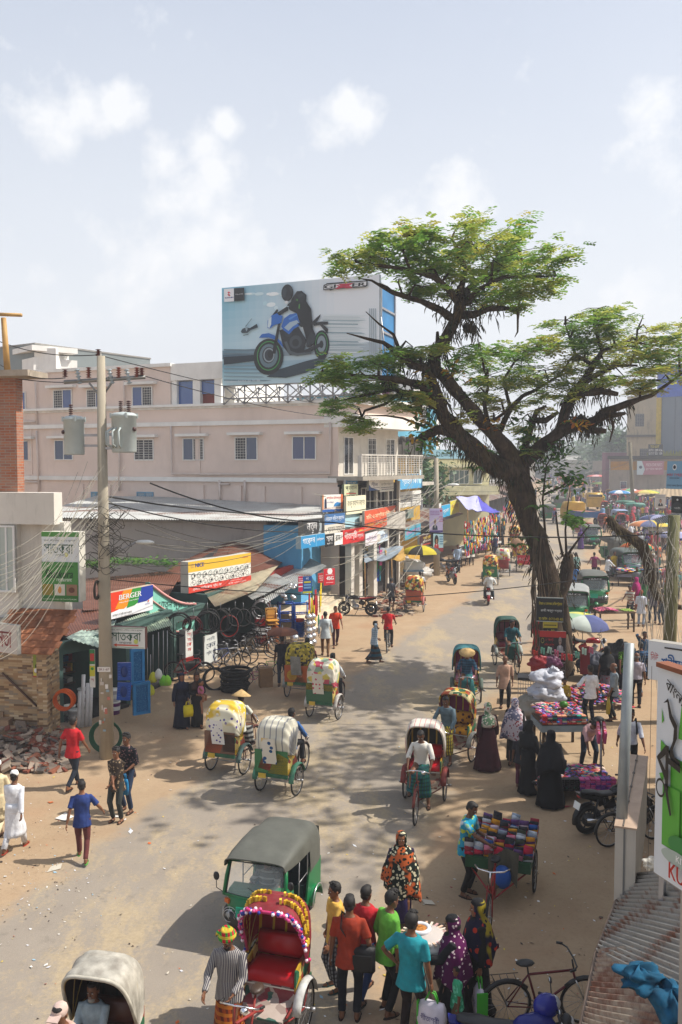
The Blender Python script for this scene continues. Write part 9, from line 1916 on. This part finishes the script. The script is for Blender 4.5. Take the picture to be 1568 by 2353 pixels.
for k in range(9):
 u,v=1455+k*14,1226-k*1.5+r8 .uniform(-4,4);q=motorbike('',G(u,v),150,lod=1,tank='#1a1a1e',mirrors=False)if k==0 else clone(q0,G(u,v),150+r8 .uniform(-12,12),'')
 if k==0:q0=q;[kid.setdefault(c.parent.name,[]).append(c)for c in bpy.data.objects if c.parent and(c.parent==q or c.parent.parent==q)]
 q['label']='motorcycle in the tight row parked before the right hand stalls';q['group']='motorcycles parked in a row before the right stalls'
for u,v,cols,r_,h_,lb in[(1482,1172,('#b8b03a','#3a8a5a','#c8c8c0','#b05060','#c87a50','#c0b060'),1.9,2.2,'yellow green and pink striped umbrella over the far stalls'),(1424,1168,('#2a7ab0','#d0d4d8'),1.5,2.0,'blue and white umbrella beside the far pole'),(1446,1160,('#d8d8d8','#b03a2c','#5a9a6a'),1.4,1.9,'white red and green umbrella behind the blue and white one'),(1492,1268,('#5a6080','#c0a83a','#8aa88a','#c8c8b8','#c07a4a'),1.55,2.0,'large yellow cream and orange umbrella behind the dead limb'),(1512,1262,('#3c4468','#8a8ca8'),1.5,2.3,'dark blue patterned umbrella'),(1462,1322,('#2a8a5a','#c0602c','#c8c0a0'),1.05,1.7,'green orange and cream umbrella below the dead limb'),(1556,1165,('#b04a50','#5a9a70','#d0d0cc'),1.8,2.1,'red green and white umbrella at the right edge'),(1385,1140,('#5a6a2c','#6a7a3a'),2.2,2.0,'olive umbrella before the pink house'),(1372,1118,('#c05a50','#d0a0a0'),2.2,2.1,'faded pink umbrella far up the street'),(1548,1290,('#8a8aa8','#b8b8c8'),1.1,1.7,'pale striped umbrella at the right edge')]:
 parasol('umbrella',lb,G(u,v),[mat(c,.8)for c in cols]if 0 else cols,r=r_,h=h_,n=8,dome=.45)
Wr=WallUV(1462,uy(108),1575,uy(98),1180)
cloths('hanging_clothes','racks of bright garments on the right hand stalls',Wr,0,Wr.L,.6,2.2,200,BR,out=.0,L=(.3,.7))
Wr2=WallUV(1480,uy(74),1572,uy(66),1230);cloths('hanging_clothes','garments and bags hung on the nearer right hand stalls',Wr2,0,Wr2 .L,.5,1.9,80,BR,out=.0,L=(.3,.7))
for u,v,w_,lb in((1490,1250,3.5,'long clothes table before the motorcycle row'),(1470,1345,2.4,'clothes table beside the battery taxi'),(1520,1345,2.2,'clothes table at the right near the mossy pole'),(1540,1210,4,'far clothes table at the right edge'),(1450,1185,4,'far clothes table beside the small bush')):
 t_=table('market_table',lb,G(u,v),-.3,w_,1.4,.75,cloth='#6a6a78');b=MB();goods(b,-w_/2,w_/2,-.65,.65,lambda x,y:.78+.1*r8 .random(),int(70*w_),BR,(.13,.09,.06));b.build('clothes',t_)['kind']='stuff'
b=MB(mat('#a08a6a',.8));corr(b,P(1478,1126,uy(122)),P(1570,1120,uy(116)),P(1580,1140,uy(108)),P(1458,1145,uy(114)),pitch=.6,amp=.05,nb=2);th('thatch_awning','ragged bamboo awning over the far right stalls','awning',b)
b=MB(tin('#6a6a66',.3));corr(b,P(1500,1192,44),P(1580,1170,40),P(1600,1190,38),P(1512,1204,42),pitch=.2,amp=.03,nb=2);b.tube([P(1512,1204,42),G(1512,1330)],.05,5);th('tin_awning','grey tin awning behind the tilted blue board','awning',b)
TM=[]
for i,a in enumerate([dict(pose='stand'),dict(pose='walk'),dict(pose='walk2'),dict(pose='stroll',sleeve='long'),dict(pose='stand2',outfit='lungi',bot=teal_l),dict(pose='reach'),dict(outfit='abaya',top='#141418',hair='niqab',hairc='#141418'),dict(outfit='skirt',scarf=dict(c='#8a2a50',hem=.7),top='#5a1c3a',bot='#3a1c3a'),dict(pose='sit',sleeve='long'),dict(outfit='robe',top='#b8b8b0',hair='taqiyah')]):
 t_=person('',loc=V((0,0,0)),lod=2,shoes=None,**a);TM.append((t_,a));kid[t_.name]=[c for c in bpy.data.objects if c.parent==t_]
used={};TC=[('white','#c8cacc'),('sky blue','#6a90b8'),('red','#a01c20'),('black','#17171b'),('maroon','#5a1420'),('green','#2a6a3a'),('purple','#4a2a6a'),('grey','#6a6c70'),('orange','#c0551c'),('pink','#b86a80'),('navy','#1c2844'),('yellow','#b89a24'),('brown','#4a3424'),('teal','#1c6a70')]
first=[True]*len(TM)
FAR=[]
def crowd(u,v,rz,place,far):
 if far:FAR.append((u,v,rz));return
 k=r8 .randrange(len(TM));t_,a=TM[k]
 while far==0 and k==8:k=r8 .randrange(len(TM));t_,a=TM[k]
 cn,cc_=r8 .choice(TC);bn_,bc=r8 .choice([('dark','#17181e'),('blue','#1c2c48'),('grey','#4a4c50'),('brown','#3a2a20')]);nm={'abaya':'woman in a %s robe','skirt':'woman in a %s shawl','robe':'person in a long %s tunic','lungi':'person in a %s shirt and lungi'}.get(a.get('outfit'),'person in a %s top and %s trousers')
 m_=mat(cc_,.85);rc={'shirt':m_,'robe':m_,'shawl':m_,'headscarf':m_ if r8 .random()<.5 else None,'trousers':mat(bc,.85),'skirt':m_}
 lb=(nm%((cn,bn_)if nm.count('%s')==2 else(cn,)))+' '+place
 loc=G(u,v)
 if first[k]:
  first[k]=False;q=t_;q.location=loc;q.rotation_euler=(0,0,R(rz))
  for c in kid[t_.name]:
   m2=rc.get(c.name.split('.')[0])
   if m2:c.material_slots[0].link='OBJECT';c.material_slots[0].material=m2
 else:q=clone(t_,loc,rz,lb,recol=rc,s_=r8 .uniform(.9,1.05))
 if lb in used:q['group']='shoppers '+place;used[lb]['group']=q['group']
 used.setdefault(lb,q);q['label']=lb
ZN=[(1450,1560,1290,1400,24,'right of the battery taxi',0),(1440,1565,1225,1290,26,'behind the yellow umbrella',0),(1450,1566,1170,1220,30,'behind the motorcycle row',0),(1100,1165,1225,1285,9,'by the left garment stalls',0),(1130,1200,1180,1225,8,'under the blue tarpaulin',0),(1385,1440,1250,1340,5,'between the parked autos',0),(1385,1445,1150,1225,24,'in the rickshaw queue',0),(1290,1480,1125,1165,90,'',1),(1255,1440,1086,1125,170,'',1),(1385,1560,1150,1195,60,'',1),(1150,1240,1120,1180,22,'',1),(1250,1330,1105,1140,14,'',1)]
for u0,u1,v0,v1,n_,pl_,far_ in ZN:
 for _ in range(n_):crowd(r8 .uniform(u0,u1),r8 .uniform(v0,v1),r8 .choice((0,10,-15,170,180,195,90,-90)),pl_,far_)
for u,v,rz in((1080,1282,180),(1119,1270,0),(1146,1262,5),(1075,1300,185),(1375,1380,10),(1425,1310,0),(1436,1318,20),(1335,1262,0),(1238,1505,0)):crowd(u,v,rz,'left of the trunk' if u<1240 else 'near the autos',0)
for k,(t_,a)in enumerate(TM):
 if first[k]:
  for c in kid[t_.name]:bpy.data.objects.remove(c)
  bpy.data.objects.remove(t_)
T3=[]
for a in(dict(pose='stand'),dict(pose='walk'),dict(pose='stroll',sleeve='long'),dict(outfit='abaya',top='#141418',hair='niqab',hairc='#141418'),dict(outfit='lungi',pose='walk2')):T3 .append(person('',loc=V((0,0,0)),lod=3,shoes=None,**a))
fb=MB()
for u,v,rz in FAR:
 t_=r8 .choice(T3);M_=Matrix.Translation(G(u,v))@Matrix.Rotation(R(rz),4,'Z');c1_=mat(r8 .choice(TC)[1],.85);c2_=mat(r8 .choice(('#17181e','#1c2c48','#4a4c50','#3a2a20')),.85)
 for c in bpy.data.objects:
  if c.parent==t_:me=c.data;n_=c.name.split('.')[0];fb.mat(c1_ if n_ in('shirt','robe')else c2_ if n_ in('trousers','lungi')else me.materials[0]);fb.add([q.co for q in me.vertices],[tuple(q.vertices)for q in me.polygons],True,M_)
tag(fb.build('crowd'),'packed crowd of tiny figures filling the far end of the market street','crowd',kind='stuff')
for t_ in T3:
 for c in[c for c in bpy.data.objects if c.parent==t_]:bpy.data.objects.remove(c)
 bpy.data.objects.remove(t_)
WM=plain('#1c1b1a',.7);WL=plain('#8f8a7c',.7)
def wire(name,label,pts,r_,m_,sag=0,n=14,parts=1,jit=0):
 b=MB(m_)
 for w_ in range(parts):
  j=V((r8 .gauss(0,jit),r8 .gauss(0,jit),r8 .gauss(0,jit)));k2=V((r8 .gauss(0,jit),r8 .gauss(0,jit),r8 .gauss(0,jit)*1.5));sg=sag*r8 .uniform(.7,1.4)if parts>1 else sag
  for a,c in zip(pts,pts[1:]):
   a=V(a)+j;c=V(c)+k2;b.tube([a.lerp(c,i/n)+V((0,0,-sg*4*(i/n)*(1-i/n)))for i in range(n+1)],r_,4,cap=False)
 o=b.build(name);tag(o,label,'cable');
 if parts>1:o['kind']='stuff'
 return o
A1=P(240,1140,uy(PB.y-.1));wire('power_cable','thick twisted cable sagging from the big pole to the second pole',[A1,P(1003,1118,uy(p2b.y))],.022,WM,1.0)
wire('power_cable','second dark cable sagging just below the thick twisted one',[A1-V((0,0,.15)),P(1003,1128,uy(p2b.y))],.017,WM,1.5)
wire('power_cable','dark cable crossing the street in front of the big trunk',[P(345,1110,uy(PB.y)),P(760,1200,26),P(1545,1225,uy(p3b.y))],.018,WM,.25)
wire('power_cable','thin cable crossing low behind the green and yellow rickshaw',[P(240,1330,uy(PB.y)),P(930,1372,25),P(1545,1300,uy(p3b.y))],.012,WM,.1)
wire('cable_fan','fan of pale wires spreading from the big pole down to the left edge',[P(240,1130,uy(PB.y-.1)),P(-80,1455,18)],.0055,WL,.5,parts=24,jit=.42)
wire('cable_fan','loose wires running from the big pole toward the cream sign boxes',[P(240,1230,uy(PB.y-.1)),P(690,1225,40)],.010,plain('#6a665c',.7),.7,parts=9,jit=.4)
wire('cable_fan','bundle of pale wires fanning from the second pole across the shop signs',[P(1003,1120,uy(p2b.y)),P(800,1240,44)],.014,WL,.8,parts=20,jit=1.0)
wire('cable_fan','wires strung from the second pole toward the leaning old pole',[P(1003,1120,uy(p2b.y)),P(1450,1060,uy(p4b.y))],.012,WM,.8,parts=4,jit=.3)
for i,(u,v,u2,v2)in enumerate(((0,785,225,815),(0,838,150,868),(0,862,273,868),(225,815,760,930),(326,862,760,958))):wire('overhead_line',('upper','middle','lower','higher right hand','lower right hand')[i]+' thin power line meeting the crossarm of the big pole',[P(u,v,26 if u<100 else uy(PB.y)),P(u2,v2,uy(PB.y)if u2<400 else 47)],.012,WM,.15)
b=MB(plain('#3a362e',.8))
for k in range(60):
 z=r8 .uniform(-.9,.7);a=r8 .uniform(0,6.28);c=P(238,1230,uy(PB.y))+V((r8 .uniform(-.35,.35),r8 .uniform(-.3,.1),z));rr=r8 .uniform(.08,.4)
 b.tube([c+V((rr*math.cos(a+t*.5),rr*.5*math.sin(a+t*.5),.5*rr*math.sin(t*.9+k)))for t in range(9)],.008,3,cap=False)
for k in range(14):b.torus(P(228,1352,uy(PB.y))-V((0,.25,0))+V((r8 .uniform(-.03,.03),0,r8 .uniform(-.03,.03))),.20+.01*(k%4),.01,'x',20,4)
tag(b.build('tangled_cable'),'tangle of dark looped cable wrapped round the big pole','cable',kind='stuff')
b=MB(plain('#a8a49a',.7))
for k in range(55):
 c=P(1548,1200,uy(p3b.y))+V((r8 .uniform(-.8,.5),r8 .uniform(-.5,.1),0));L=r8 .uniform(.5,4.5);z0=r8 .uniform(-1.2,.3)
 b.tube([c+V((.12*math.sin(t*1.1+k),.06*math.cos(t+k),z0-L*t/7))for t in range(8)],r8 .uniform(.004,.010),3,cap=False)
tag(b.build('tangled_cable'),'white and grey cable loops hanging from the mossy pole at the right','cable',kind='stuff')
b=MB();lc_=[plain(c,.8)for c in('#d0ccc4','#c8c8cc','#b8b0a0','#c0602c','#8aa8b8','#5a4a3a','#3a3028','#c9b04a','#8a2a30','#e0e0e0')]
def bit(p,s_,c):b.mat(c);a=r8 .uniform(0,6.28);d=V((math.cos(a),math.sin(a),0))*s_;e=V((-d.y,d.x,0))*r8 .uniform(.3,1);z=V((0,0,.012));b.add([p-d+z,p-e*.8+z*1.5,p+d*r8 .uniform(.6,1)+z*2,p+e*.7+z],[(0,1,2,3)])
for _ in range(1500):
 u=r8 .uniform(-20,1590);v=1340+(2353-1340)*r8 .random()**.8;mid=abs((u-(300+(2353-v)*.9))/420)
 if mid<1 and r8 .random()<.75:continue
 bit(G(u,v),r8 .uniform(.01,.03)*r8 .choice((1,1,1,2)),r8 .choice(lc_[:3]+lc_[5:7]+lc_))
for _ in range(260):u,v=r8 .gauss(110,90),r8 .gauss(1990,90);bit(G(u,v),r8 .uniform(.008,.028),r8 .choice(lc_[:3]+lc_[5:7]+lc_[:7]))
for u,v,s_,c in((150,1880,.28,0),(128,1995,.22,2),(270,1878,.12,0),(300,1912,.12,1),(815,1945,.08,9),(1285,1855,.34,8),(985,2075,.16,2),(118,1845,.1,3)):bit(G(u,v),s_,lc_[c])
tag(b.build('litter'),'scraps of paper, plastic and stones scattered over the ground','litter',kind='stuff')
